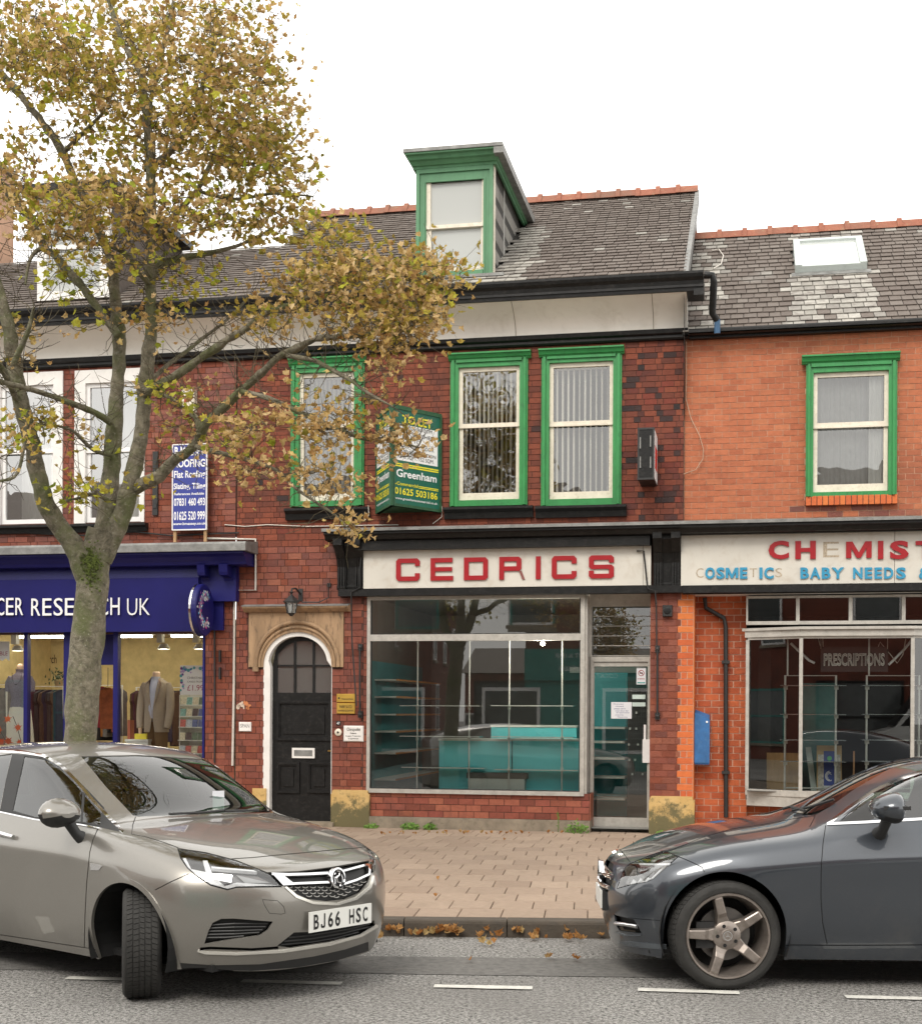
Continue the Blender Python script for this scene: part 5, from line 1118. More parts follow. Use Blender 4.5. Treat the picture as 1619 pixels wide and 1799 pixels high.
# lantern
p = BF.y(511, 1060, -.28); t = Thing('wall_lantern', 'black iron lantern on a bracket over the arched door', 'lantern', (p.x, 0, p.z - .17)); x, y, z = p.x, -.26, p.z
b = MB(); n6 = 6
def hexr(r_, zz): return [(x + r_ * math.cos(math.pi / 3 * i), y + r_ * math.sin(math.pi / 3 * i), zz) for i in range(6)]
rg = [hexr(.01, z + .12), hexr(.115, z + .03), hexr(.115, z + .015), hexr(.085, z + .01)]
b.add(sum(rg, []), [(j * 6 + i, j * 6 + (i + 1) % 6, (j + 1) * 6 + (i + 1) % 6, (j + 1) * 6 + i) for j in range(3) for i in range(6)]); t.part('roof', b, M_BLACKM)
b = MB(); tp, bt = hexr(.085, z + .01), hexr(.058, z - .13)
for i in range(6): b.tube([tp[i], bt[i]], .007, 5)
b.add(bt + hexr(.015, z - .17), [(i, (i + 1) % 6, (i + 1) % 6 + 6, i + 6) for i in range(6)]); t.part('frame', b, M_BLACKM)
b = MB(); tp, bt = hexr(.08, z + .01), hexr(.054, z - .13); b.add(tp + bt, [(i, (i + 1) % 6, (i + 1) % 6 + 6, i + 6) for i in range(6)]); t.part('pane', b, glass_mat('lantern_glass', base=.1, milky=.3)); t.part('bulb', MB().lathe([(.001, .05), (.02, .03), (.025, 0), (.015, -.04), (.001, -.05)], (x, y, z - .06), n=10), M_LETW)
t.part('bracket', MB().tube([(x, y, z + .10), (x + .0, y + .02, z + .2), (x + .03, y + .1, z + .21), (x + .05, -.0, z + .14)], .014, 6).box(x + .02, x + .08, -.02, .0, z + .05, z + .22).lathe([(.001, .03), (.03, .0), (.001, -.03)], (x, y, z + .15), n=8), M_BLACKM)
# conduits and cables
def cable(label, pts, r_, mat, y=-.02, name='conduit', cat='conduit', n=6):
    P = [tuple(BF.y(u, v, y)) for u, v in pts]; b = MB(); b.tube(P, r_, n); return single(name, b, mat, label, cat, smooth=60)
cable('white conduit stepping down the brick left of the door', [(362, 946), (449, 947.5), (449, 1037), (412, 1037), (411, 1200), (408.5, 1345)], .016, M_PIPEW, -.03)
cable('thin dark pipe down the brick beside the charity shop window', [(377, 1105), (377.5, 1300), (377, 1340)], .012, M_BLACKM, -.03)
b = MB()
for v in (1150, 1180): q = BF.y(386, v, -.05); b.box(q.x - .012, q.x + .012, -.06, -.004, q.z - .10, q.z + .06)
single('wall_bracket', b, M_BLACKM, 'pair of small black hooks on the brick by the charity shop', 'bracket')
cable('sagging black cable under the white windows', [(-20, 930), (60, 937), (150, 941), (235, 934), (300, 941), (420, 936)], .012, M_BLACKM, -.04, 'cable', 'cable')
cable('pale cable clipped across the dark brick above the door', [(395, 922), (430, 925), (470, 922), (540, 925), (640, 923), (700, 922)], .008, M_PIPEW, -.02, 'cable', 'cable')
cable('short pale cable from the window sill down to the cornice', [(647, 888), (648, 905), (640, 915)], .006, M_PIPEW, -.14, 'cable', 'cable')
cable('short pale cable hanging under the letting board', [(776, 890), (776, 908), (760, 920)], .006, M_PIPEW, -.03, 'cable', 'cable')
cable('thin pale cable hanging in a bow on the orange brick', [(1205, 600), (1205, 660), (1204, 700), (1213, 735), (1228, 765), (1235, 790), (1234, 806), (1222, 825), (1200, 833)], .006, pm('old_cable', (.50, .34, .24), .7), -.0, 'cable', 'cable')
q = [RR_.hit(u, v) for u, v in ((1252, 478), (1266, 470), (1270, 455), (1262, 444), (1250, 446))]; single('cable', MB().tube([RR_.p(x, t, .05) for x, t in q], .008, 6), M_PIPEW, 'pale cable loop lying on the slates by the chemist gable', 'cable')
cable('black cable dropping over the cream sign end and down the pier', [(1118, 968), (1130, 968), (1137, 1034), (1150, 1038), (1152, 1060)], .012, M_BLACKM, -.19, 'cable', 'cable')
cable('dark cable beside the left console down to the plaques', [(636, 960), (632, 1000), (633, 1032), (617, 1040), (618, 1120), (626, 1240)], .010, M_BLACKM, -.17, 'cable', 'cable')
for lab, u, v0, v1 in (('black awning arm bracket left of the shop window', 632, 1137, 1255), ('black awning arm bracket on the pier right of the shop door', 1154, 1140, 1258)):
    p, q = BF.y(u, v0, -.06), BF.y(u, v1, -.06); t = Thing('awning_bracket', lab, 'bracket', (p.x, 0, q.z)); t.part('rod', MB().tube([p, q], .013, 8), M_BLACKM, smooth=40)
    for e in (p, q): t.part('fixing', MB().box(e.x - .03, e.x + .03, -.05, .0, e.z - .045, e.z + .045).lathe([(.001, -.075), (.022, -.07), (.03, -.05)], (e.x, 0, e.z), 'Y', 10), M_BLACKM)
cable('thin black pipe up the pier above the awning bracket', [(1152, 1060), (1153, 1140)], .010, M_BLACKM, -.05)
p = BF.y(577, 1032, -.05); single('hook', MB().tube([BF.y(577, 1025, -.1), BF.y(577, 1050, -.05), BF.y(560, 1058, -.04), BF.y(530, 1058, -.1)], .009, 6).box(p.x - .025, p.x + .025, -.03, 0, p.z + .01, p.z + .06), M_BLACKM, 'black feed pipe hooked along the brick to the lantern', 'pipe', org=(p.x, 0, p.z))
t, bx = onwall('bulkhead_box', 'small round-cornered black box at the top of the pier', 'light fitting', 1163, 1063, 1180, 1083, M_BLACKM, -.09, -.02); t.part('guard', MB().lathe([(.001, -.10), (.035, -.098), (.05, -.089)], ((bx[0] + bx[1]) / 2, 0, (bx[2] + bx[3]) / 2), 'Y', 12), M_BLACK)
# blue box
a, c, z0, z1 = fr(1219.5, 1256, 1245, 1343, .05); t = Thing('wall_box', 'dusty blue sloping-top metal box on the brick between the shops', 'box', ((a + c) / 2, .2, z0)); b = MB(); b.add([(a, .05, z0), (c, .05, z0), (c, .05, z1 - .05), (a, .05, z1 + .02), (a, .29, z0), (c, .29, z0), (c, .29, z1 + .0), (a, .29, z1 + .07)], [(0, 1, 2, 3), (7, 6, 5, 4), (0, 4, 5, 1), (1, 5, 6, 2), (2, 6, 7, 3), (3, 7, 4, 0)])
t.part('case', b, pm('dusty_blue', (.03, .13, .33), .7, var=.4, vs=5, dirt=.7, dirtc=(.07, .18, .36))); t.part('lid', MB().box(a - .004, c + .006, .04, .049, z0 + .02, z1 - .06), pm('dusty_blue', (.03, .13, .33))); t.part('lock', MB().lathe([(.001, .03), (.014, .032), (.016, .05)], (c - .03, 0, z1 - .09), 'Y', 10), M_LETW)
# door notices
def onglass(name, label, cat, u0, v0, u1, v1, mat, y):
    a, c, z0, z1 = fr(u0, v0, u1, v1, y); t = Thing(name, label, cat, ((a + c) / 2, y, z0)); t.part('sheet', MB().box(a, c, y - .002, y, z0, z1), mat); return t, (a, c, z0, z1)
yg = YD - .004
M_PAPER = pm('white_paper', (.72, .73, .76), .9, var=.03); M_PENC = pm('blue_pen', (.12, .13, .28), .8, var=0)
t, bx = onglass('paper_notice', 'handwritten white notice taped inside the shop door glass', 'notice', 1073, 1233.5, 1109, 1262.5, M_PAPER, yg)
wtext(t, bx, yg - .0035, [('We are now', .1, .6, .08, .15), ('closed', .2, .6, .22, .28), ('please call in', .14, .7, .36, .43), ('next door for', .2, .85, .49, .56), ('all repairs & for', .25, .9, .6, .67), ('enquiries', .2, .6, .74, .8), ('Thank you', .3, .8, .87, .93)], M_PENC)
t, bx = onglass('no_smoking_sticker', 'white no smoking sticker at the top of the shop door', 'sticker', 1117.5, 1173, 1134, 1202.5, M_PAPER, yg)
cx_, cz_ = (bx[0] + bx[1]) / 2, bx[2] + (bx[3] - bx[2]) * .68; R1 = (bx[1] - bx[0]) * .33; rg = []
b = MB(); n = 24
for i in range(n):
    a0, a1 = 2 * math.pi * i / n, 2 * math.pi * (i + 1) / n; b.quad(*[(cx_ + r_ * math.cos(q), yg - .0032, cz_ + r_ * math.sin(q)) for r_, q in ((R1, a0), (R1, a1), (R1 * .8, a1), (R1 * .8, a0))])
b.quad((cx_ - R1 * .62, yg - .0034, cz_ + R1 * .5), (cx_ - R1 * .5, yg - .0034, cz_ + R1 * .62), (cx_ + R1 * .62, yg - .0034, cz_ - R1 * .5), (cx_ + R1 * .5, yg - .0034, cz_ - R1 * .62)); t.part('ring', b, M_RED); t.part('cigarette', MB().box(cx_ - R1 * .5, cx_ + R1 * .5, yg - .0030, yg - .0021, cz_ - .008, cz_ + .008), M_INK); wtext(t, bx, yg - .0032, [('NO SMOKING', .12, .88, .62, .7)], M_RED); t.part('stripe', MB().box(bx[0] + .01, bx[1] - .01, yg - .003, yg - .002, bx[2] + .015, bx[2] + .03), pm('teal_ink', (.03, .3, .28), .6))
for lab, v0, v1 in (('upper narrow pale sticker on the shop door glass', 1220.5, 1228), ('lower narrow pale sticker on the shop door glass', 1234, 1241)): onglass('sticker', lab, 'sticker', 1110, v0, 1133, v1, pm('pale_sticker', (.55, .66, .62), .6), yg)
# weeds at the foot of the wall
M_WEED = piece_mat('weed_leaf', [(.10, .22, .03), (.15, .28, .05), (.07, .16, .02), (.22, .30, .07)], rough=.6, bump=.1, lo=.1)
def weed(label, u, v, w, h, seed, n=120):
    rr = random.Random(seed); p = BF.y(u, v, -.16); p.z = PZ; sw = w / 135; sh = h / 135; b = MB()
    for i in range(n):
        a = rr.uniform(0, 2 * math.pi); q = rr.random() ** .5; x, y = p.x + q * sw * math.cos(a) * .5, p.y + q * .10 * math.sin(a); z = PZ + rr.uniform(.0, sh) * (1 - q * .6)
        s = rr.uniform(.010, .022); d = Vector((rr.gauss(0, 1), rr.gauss(-.6, 1), rr.gauss(.6, .6))).normalized(); e = d.orthogonal().normalized(); f = d.cross(e); c0 = Vector((x, y, z))
        b.add([c0 - e * s, c0 + f * s * .6, c0 + e * s * 1.2, c0 - f * s * .6], [(0, 1, 2, 3)])
        if i % 5 == 0: b.tube([(p.x + (x - p.x) * .4, y, PZ - .01), c0], .0025, 3, False)
    return single('weed', b, M_WEED, label, 'weed', org=(p.x, p.y, PZ))
weed('green weed at the corner of the mossy door plinth', 652, 1459, 26, 12, 1); weed('broad green weed under the shop window, left of the pair', 720, 1461, 34, 17, 2, 200); weed('green weed under the shop window, right of the pair', 755, 1461, 26, 16, 3, 140); weed('wispy green weed in the corner beside the shop door step', 1012, 1459, 44, 26, 4, 180); weed('small weed at the foot of the yellow pier plinth', 1160, 1466, 20, 9, 5, 80)
b = MB(); rr = random.Random(6); x0 = S(985); 
b.tube([(x0, -.12, PZ), (x0 + .01, -.13, PZ + .12), (x0 - .01, -.12, PZ + .27)], .004, 4)
for i in range(16): z = PZ + .05 + i * .013; b.add([(x0, -.12, z), (x0 + rr.uniform(-.035, .035), -.12 + rr.uniform(-.03, .03), z + .01), (x0, -.12, z + .016)], [(0, 1, 2)])
single('weed', b, M_WEED, 'single tall weed stem against the stall riser', 'weed', org=(x0, -.12, PZ))
# ================================================================== INSIDE THE SHOPS
zf = PZ + .05
# ---- middle shop: window stands, counters, wall shelves
for i, (u, lab) in enumerate(((733, 'leftmost'), (824, 'second'), (894, 'third'), (987, 'rightmost'))):
    y = .28; x = S(u, 1250, y); t = Thing('display_pole', lab + ' of the four thin chrome display poles in the shop window', 'display pole', (x, y, zf), group='chrome display poles in the empty shop window')
    t.part('pole', MB().tube([(x, y, zf), (x, y, fz(u, 1126, y))], .010, 8), M_TUBE, smooth=40)
    for v in (1243, 1297, 1352): z = fz(u, v, y); t.part('clamp', MB().lathe([(.018, -.03), (.022, 0), (.018, .03)], (x, y, z), n=10), M_TUBE)
M_GSH = glass_mat('glass_shelf', base=.35, refl=1, milky=.25, tint=(.8, .9, .86))
for u0, u1, v, lab in ((702, 842, 1240, 'upper left'), (862, 1006, 1240, 'upper right'), (702, 842, 1294, 'middle left'), (862, 1006, 1295, 'middle right'), (705, 850, 1349, 'lower left'), (868, 1014, 1353, 'lower right')):
    y = .16; a, c = S(u0, v, y), S(u1, v, y); z = fz((u0 + u1) / 2, v, y); t = Thing('glass_shelf', lab + ' glass shelf clamped to the display poles', 'shelf', ((a + c) / 2, y, z), group='glass shelves in the empty shop window'); t.part('shelf', MB().box(a, c, y, y + .24, z - .004, z + .004), M_GSH); t.part('edge', MB().box(a, c, y - .004, y - .0005, z - .006, z + .006), M_TUBE)
def counter(label, u0, u1, v0, y0, y1, mat, topmat, name='counter'):
    a, c = S(u0, 1340, y0), S(u1, 1340, y0); z1 = fz((u0 + u1) / 2, v0, y0); t = Thing(name, label, 'counter', ((a + c) / 2, y0, zf)); t.part('front', MB().box(a, c, y0, y1, zf, z1 - .03), mat); t.part('top', MB().box(a - .01, c + .01, y0 - .012, y1, z1 - .029, z1), topmat); return t, a, c, z1
k = NT('teal_pegboard_holes'); vo = k.n('ShaderNodeTexVoronoi', feature='F1', distance='EUCLIDEAN'); vo.inputs['Randomness'].default_value = 0; vo.inputs['Scale'].default_value = 30; tc = k.n('ShaderNodeTexCoord'); k.l(tc.outputs['Object'], vo.inputs['Vector']); c = k.mixc(k.ramp(vo.outputs['Distance'], .12, .22), (.05, .33, .37), (.15, .70, .75)); k.l(c, k.b.inputs['Base Color']); k.b.inputs['Roughness'].default_value = .5; M_PEG = k.m
t, a, c, z1 = counter('long turquoise pegboard counter behind the glass', 771, 898, 1298, .46, .9, M_PEG, M_SHELFW); t2, a2, c2, z2 = counter('turquoise pegboard counter nearest the shop door', 900, 1026, 1298, .45, .9, M_PEG, M_SHELFW); t3, *_ = counter('turquoise display unit standing behind the counters', 862, 1012, 1274, 1.1, 1.5, M_PEG, M_SHELFW)
a, c = S(822, 1380, .3), S(921, 1380, .3); z0 = zf + .10; t = Thing('storage_box', 'white box with a dark lid in front of the turquoise counter', 'box', ((a + c) / 2, .3, zf)); zt = fz(870, 1358, .3); zm = fz(870, 1368, .3); t.part('box', MB().box(a, c, .3, .44, zf, zm), M_SHELFW); t.part('lid', MB().box(a - .02, c + .03, .29, .443, zm + .001, zt), pm('grey_lid', (.10, .095, .085), .5))
for (u0, y0, nm) in ((652, .6, 'left'),):
    x0 = wa - .1; t = Thing('wall_shelving', 'turquoise backed shelving with wooden edged shelves along the left wall', 'shelving', (x0, 2, zf)); t.part('back', MB().box(x0, x0 + .03, .5, 3.6, zf, fz(670, 1165, 1.5)), M_TEALD)
    for v in (1193, 1223, 1254, 1284, 1322, 1368): z = fz(675, v, .7); t.part('shelf', MB().box(x0 + .03, x0 + .34, .65, 3.5, z - .022, z), M_SHELFW); t.part('lipping', MB().box(x0 + .34, x0 + .352, .65, 3.5, z - .024, z + .002), M_WOOD)
t = Thing('gondola_shelving', 'turquoise shelving with pale shelf edges seen through the door glass', 'shelving', (S(1090), 2.0, zf)); a, c = S(1030, 1300, 1.9), S(1097, 1300, 1.9); t.part('back', MB().box(a, c, 2.3, 2.34, zf, fz(1070, 1180, 1.9)), M_TEAL)
for v in (1277, 1302, 1331, 1364, 1402): z = fz(1068, v, 1.9); t.part('shelf', MB().box(a, c, 1.9, 2.3, z - .03, z), M_SHELFW)
a, c = S(1000, 1200, 3.6), S(1125, 1200, 3.6); t.part('header', MB().box(a, c, 3.6, 3.7, fz(1070, 1182, 3.6), fz(1070, 1172, 3.6)), M_SHELFW)
t = Thing('pegboard', 'grey wire grid panel with small hooks inside the door', 'display panel', (S(1115, 1300, 1.5), 1.5, zf)); a, c = S(1099, 1300, 1.5), S(1134, 1300, 1.5); b = MB()
for i in range(9): x = a + (c - a) * i / 8; b.box(x - .002, x + .002, 1.5, 1.504, zf + .2, fz(1115, 1190, 1.5))
for i in range(24): z = zf + .2 + (fz(1115, 1190, 1.5) - zf - .2) * i / 23; b.box(a, c, 1.505, 1.509, z - .002, z + .002)
t.part('grid', b, M_LEAD)
for u, v in ((1106, 1252), (1117, 1252), (1106, 1280), (1117, 1280), (1104, 1308), (1120, 1308), (1105, 1335), (1115, 1335), (1110, 1360), (1128, 1360)): p = BF.y(u, v, 1.48); t.part('hook', MB().box(p.x - .012, p.x + .012, 1.47, 1.5, p.z - .015, p.z + .015), M_SHELFW)
p = BF.y(953, 1131, .3); t = Thing('ceiling_lamp', 'small lit lamp at the ceiling of the empty shop window', 'lamp', (p.x, .3, p.z)); t.part('bulb', MB().lathe([(.001, -.03), (.03, -.015), (.035, .01), (.001, .04)], p, n=12), pm('lit_bulb', (1, .82, .6), .5, var=0, emit=12), smooth=60)
l_ = bpy.data.lights.new('lamp_light', 'POINT'); l_.energy = 20; l_.color = (1, .9, .76); l_.shadow_soft_size = .12; lo = bpy.data.objects.new('lamp_light', l_); COL.objects.link(lo); lo.parent = t.o; lo.location = (0, -.02, -.12)
# ---- chemist window
y = .25
t = Thing('neon_sign', 'unlit white tube sign reading PRESCRIPTIONS hanging in the bay window', 'sign', (S(1500, 1160, y), y, fz(1500, 1180, y)))
t.part('backing', MB().box(S(1441, 1160, y + .03), S(1559, 1160, y + .03), y + .03, y + .05, fz(1500, 1180, y), fz(1500, 1136, y)), pm('smoked_acrylic', (.03, .03, .032), .3))
c_ = bpy.data.curves.new('t', 'FONT'); c_.body = 'PRESCRIPTIONS'; c_.size = 1; c_.fill_mode = 'NONE'; c_.bevel_depth = .032; c_.bevel_resolution = 0; c_.resolution_u = 3
o_ = bpy.data.objects.new('t', c_); COL.objects.link(o_); me_ = bpy.data.meshes.new_from_object(o_.evaluated_get(bpy.context.evaluated_depsgraph_get())); bpy.data.objects.remove(o_)
xs_ = [v.co.x for v in me_.vertices]; ys_ = [v.co.y for v in me_.vertices]; a, c, z0, z1 = fr(1446, 1147.5, 1553, 1170, y); b = MB()
b.add([(a + (v.co.x - min(xs_)) / (max(xs_) - min(xs_)) * (c - a), y - v.co.z * .2, z0 + (v.co.y - min(ys_)) / (max(ys_) - min(ys_)) * (z1 - z0)) for v in me_.vertices], [tuple(p.vertices) for p in me_.polygons]); t.part('tube_lettering', b, pm('unlit_tube', (.86, .86, .82), .3))
for u in (1441, 1558): p = BF.y(u, 1140, y); t.part('wire', MB().tube([p, (p.x, p.y, p.z + .25)], .004, 4), M_PIPEW)
for u0, u1, lab in ((1378, 1467, 'left'), (1521, 1613, 'right')):
    yy = .05; a, c = S(u0, 1300, yy), S(u1, 1300, yy); zt = fz(u0, 1187, yy); zb_ = fz(u0, 1384, yy); t = Thing('display_stand', lab + ' tubular chrome stand with glass shelves in the bay window', 'display stand', ((a + c) / 2, yy, zBg0 - .02))
    t.part('frame', MB().tube([(a, yy, zBg0 - .02), (a, yy, zt), (c, yy, zt), (c, yy, zBg0 - .02)], .014, 8).tube([(a, yy, zb_), (c, yy, zb_)], .012, 6), M_TUBE, smooth=40)
    t.part('post', MB().tube([(a + .03, yy + .05, zt), (a + .03, yy + .05, fz(u0, 1122, yy))], .012, 6), M_TUBE, smooth=40)
    for v in (1204.5, 1255, 1300, 1337.5): z = fz(u0 + 40, v, yy); t.part('shelf', MB().box(a - .06, c + .12, yy - .10, yy + .22, z - .006, z + .004), M_GSH); t.part('bracket', MB().box(a - .02, a + .03, yy - .02, yy + .02, z - .05, z - .008).box(c - .02, c + .03, yy - .02, yy + .02, z - .05, z - .008), M_TUBE)
zsill = zBg0 - .02
def panel(name, lab, cat, u0, u1, v0, y, mat, lean=.0, th=.02, v1=None):
    a, c = S(u0, 1350, y), S(u1, 1350, y); z1 = fz((u0 + u1) / 2, v0, y); t = Thing(name, lab, cat, ((a + c) / 2, y, zsill)); t.part('board', MB().add([(a, y, zsill), (c, y, zsill), (c + lean, y + .08, z1), (a + lean, y + .08, z1), (a, y + th, zsill), (c, y + th, zsill), (c + lean, y + .08 + th, z1), (a + lean, y + .08 + th, z1)], [(0, 1, 2, 3), (7, 6, 5, 4), (0, 4, 5, 1), (1, 5, 6, 2), (2, 6, 7, 3), (3, 7, 4, 0)]) or None, mat) if False else None
    b = MB(); b.add([(a, y, zsill), (c, y, zsill), (c + lean, y + .08, z1), (a + lean, y + .08, z1), (a, y + th, zsill), (c, y + th, zsill), (c + lean, y + .08 + th, z1), (a + lean, y + .08 + th, z1)], [(0, 1, 2, 3), (7, 6, 5, 4), (0, 4, 5, 1), (1, 5, 6, 2), (2, 6, 7, 3), (3, 7, 4, 0)]); t.part('board', b, mat); return t, a, c, z1
panel('wooden_board', 'brown wood grain board standing in the left of the bay window', 'board', 1346, 1406, 1323, .42, M_CARDB)
panel('white_board', 'pale leaning board beside the poster in the bay window', 'board', 1424, 1434, 1313, .30, pm('pale_board', (.55, .62, .58), .6), -.07)
t, a, c, z1 = panel('poster', 'shop poster with a blue wave panel between tan edges', 'poster', 1434, 1478, 1310, .20, pm('tan_card', (.55, .38, .18), .7))
def pst(f0, f1, g0, g1, mat, k, nm):
    h = z1 - zsill; X0, X1 = a + (c - a) * f0, a + (c - a) * f1; Z0, Z1 = zsill + h * g0, zsill + h * g1; yo = .20 - k * .0015; Y = lambda z: yo + .08 * (z - zsill) / h - .002
    t.part(nm, MB().quad((X0, Y(Z0), Z0), (X1, Y(Z0), Z0), (X1, Y(Z1), Z1), (X0, Y(Z1), Z1)), mat)
pst(.05, .95, .0, .80, pm('poster_pale', (.55, .52, .46), .6, var=.5, vs=25), 1, 'print'); pst(.28, .74, .10, .88, pm('poster_blue', (.015, .05, .30), .4), 2, 'print'); pst(.28, .74, .02, .12, M_PAPER, 3, 'print')
b = MB(); cxp, czp = a + (c - a) * .51, zsill + (z1 - zsill) * .33; rr_ = (c - a) * .17; h = z1 - zsill
for kk in range(3):
    for i in range(14):
        a0, a1 = .6 + i * .26 + kk * .5, .6 + (i + 1) * .26 + kk * .5; r0 = rr_ * (.55 + .25 * kk); Y = lambda z: .20 + .08 * (z - zsill) / h - .0085
        q = [(cxp + r_ * math.cos(t_), czp + 1.2 * r_ * math.sin(t_)) for r_, t_ in ((r0, a0), (r0, a1), (r0 * .8, a1), (r0 * .8, a0))]; b.add([(x, Y(z), z) for x, z in q], [(0, 1, 2, 3)])
t.part('wave_print', b, M_PAPER); b = MB().lathe([(.001, 0), (rr_ * .55, 0)], (cxp, .20 + .08 * .72 - .012, zsill + h * .72), 'Y', 14); t.part('badge_print', b, pm('badge_green', (.12, .5, .2), .6))
panel('cabinet', 'dark cabinet with glass doors at the back of the bay window', 'cabinet', 1330, 1352, 1130, .9, M_DARK); panel('wood_batten', 'thin wooden batten leaning in the bay window', 'batten', 1497, 1500, 1320, .35, M_WOOD, .01)
for pts, lab in (([(1388, 1130), (1420, 1160), (1430, 1165)], 'white tube lamp fallen slanting on the left of the bay'), ([(1560, 1168), (1588, 1140), (1600, 1125)], 'white tube slanting on the right of the bay')): single('lamp_tube', MB().tube([BF.y(u, v, .35) for u, v in pts], .016, 8), M_LETW, lab, 'tube', smooth=40)
single('cable', MB().tube([BF.y(u, v, .33) for u, v in ((1440, 1135), (1436, 1120), (1444, 1118), (1446, 1150))], .006, 5).tube([BF.y(u, v, .33) for u, v in ((1540, 1140), (1545, 1128), (1555, 1140), (1575, 1165), (1585, 1150), (1590, 1122))], .006, 5), M_PIPEW, 'loose pale wires hanging behind the tube sign', 'cable')
single('ceiling_panel', MB().box(S(1410, 1300, .6), S(1470, 1300, .6), .8, 1.0, zf, fz(1440, 1200, .8)), pm('dim_teal', (.06, .16, .15), .7), 'dim greenish cupboard in the dark behind the display stand', 'cupboard')
# ---- charity shop
M_GLOW = pm('lit_tube', (1.0, .93, .78), .5, var=0, emit=9); M_GLOWS = pm('lit_spot', (1.0, .86, .68), .5, var=0, emit=14)
zcl = zb5 + .24
for i, (x0, x1, y_) in enumerate(((S(-250), S(60), 1.2), (S(70), S(360), 1.3), (S(-250), S(60), 2.7), (S(70), S(360), 2.7), (S(-250), S(60), 4.3), (S(70), S(360), 4.3))):
    t = Thing('ceiling_light', ['front left', 'front right', 'middle left', 'middle right', 'back left', 'back right'][i] + ' lit strip light on the charity shop ceiling', 'light', ((x0 + x1) / 2, y_, zcl - .08), group='strip lights in the charity shop'); t.part('diffuser', MB().box(x0 + .15, x1 - .15, y_, y_ + .10, zcl - .07, zcl - .03), M_GLOW); t.part('housing', MB().box(x0 + .1, x1 - .1, y_ - .01, y_ + .12, zcl - .029, zcl + .008), M_SHELFW)
for i, (u, v) in enumerate(((281, 1137), (344, 1137), (25, 1140))):
    yy = .7; p = BF.y(u, v, yy); t = Thing('spotlight', ['left white spotlight over the tweed jacket', 'right white spotlight beside the Christmas card stand', 'white spotlight over the knitted top at the left edge'][i], 'spotlight', (p.x, yy, p.z)); t.part('arm', MB().box(p.x - .05, p.x + .03, yy, yy + .1, p.z + .07, zcl), M_SHELFW); t.part('lamp', MB().lathe([(.001, .05), (.05, .05), (.085, -.01), (.085, -.03)], (p.x + .06, yy, p.z), n=16), M_SHELFW, smooth=40); t.part('lens', MB().lathe([(.001, -.025), (.08, -.025)], (p.x + .06, yy, p.z), n=16), M_GLOWS)
t = Thing('wall_lettering', 'brown lettering about life-saving research on the cream shop wall', 'lettering', (S(50, 1160, 5.9), 5.9, fz(60, 1170, 5.9))); a, c, z0, z1 = fr(-10, 1150, 99, 1165, 5.95); t.part('lettering', text_mb('funds life-saving research', z1 - z0, c - a, bold=.005).xform(T3(a, 5.97, z0)), pm('brown_ink', (.05, .035, .02), .8, var=0))
# mannequins
def blob(prof, x, y, n=18, ys=.62):       # stacked ellipses: (z, rx, ry, dx, dy)
    b = MB(); vs = []
    for z, rx, ry, dx, dy in prof:
        for k in range(n): a = 2 * math.pi * k / n; vs.append((x + dx + rx * math.cos(a), y + dy + ry * math.sin(a), z))
    m = len(prof); b.add(vs, [(i * n + k, i * n + (k + 1) % n, (i + 1) * n + (k + 1) % n, (i + 1) * n + k) for i in range(m - 1) for k in range(n)] + [tuple(range(n)), tuple(range((m - 1) * n, m * n))]); return b
def resamp(P, k=4):
    P = np.array(P, float); n = len(P); out = []
    for i in range(n - 1):
        p0, p1, p2, p3 = P[max(i - 1, 0)], P[i], P[i + 1], P[min(i + 2, n - 1)]
        for j in range(k):
            t = j / k; out.append(.5 * ((2 * p1) + (-p0 + p2) * t + (2 * p0 - 5 * p1 + 4 * p2 - p3) * t * t + (-p0 + 3 * p1 - 3 * p2 + p3) * t ** 3))
    out.append(P[-1]); return [tuple(q) for q in out]
M_SKIN = pm('mannequin_shell', (.62, .45, .33), .5, var=.03); 
k = NT('tweed'); wv = k.noise(260, 3, .8); w2 = k.noise(22, 4, .6); c = k.mixc(k.ramp(wv, .35, .65), (.20, .165, .12), (.44, .38, .30)); c = k.mixc(k.ramp(w2, .4, .7), c, (.30, .26, .20)); k.l(c, k.b.inputs['Base Color']); k.b.inputs['Roughness'].default_value = .95; k.bump(wv, .4); M_TWEED = k.m
yy = .75; pc = BF.y(275, 1200, yy); x = pc.x; Z = lambda v: fz(275, v, yy)
t = Thing('mannequin', 'headless shop mannequin in a tweed jacket, pale shirt and brown trousers', 'mannequin', (x, yy, zf)); z = Z
t.part('body', blob(resamp([(z(1222), .10, .07, 0, 0), (z(1205), .10, .07, 0, 0), (z(1196), .075, .06, 0, 0), (z(1190), .058, .055, 0, 0), (z(1182), .055, .052, .0, 0), (z(1180), .04, .04, 0, 0)], 3), x, yy), M_SKIN, smooth=60)
t.part('shirt', blob(resamp([(z(1262), .10, .115, 0, -.025), (z(1230), .10, .125, 0, -.02), (z(1208), .085, .115, 0, -.01), (z(1196), .075, .075, 0, 0), (z(1189), .068, .066, 0, 0)], 3), x - .01, yy), pm('pale_blue_shirt', (.42, .46, .58), .9, var=.1), smooth=60)
w_ = (S(310, 1230, yy) - S(242, 1230, yy)) / 2
def shell(prof, x, y, gap0, n=28, thick=0):    # open-front shell: front gap narrows to the button
    b = MB(); vs = []; m = len(prof)
    for z_, rx, ry, dx, dy, gp in prof:
        for k in range(n + 1):
            a = -math.pi / 2 + gp + (2 * math.pi - 2 * gp) * k / n; fold = 1 + .03 * math.sin(a * 5 + z_ * 9); vs.append((x + dx + rx * math.cos(a) * fold, y + dy + ry * math.sin(a) * fold, z_))
    b.add(vs, [(i * (n + 1) + k, i * (n + 1) + k + 1, (i + 1) * (n + 1) + k + 1, (i + 1) * (n + 1) + k) for i in range(m - 1) for k in range(n)]); return b
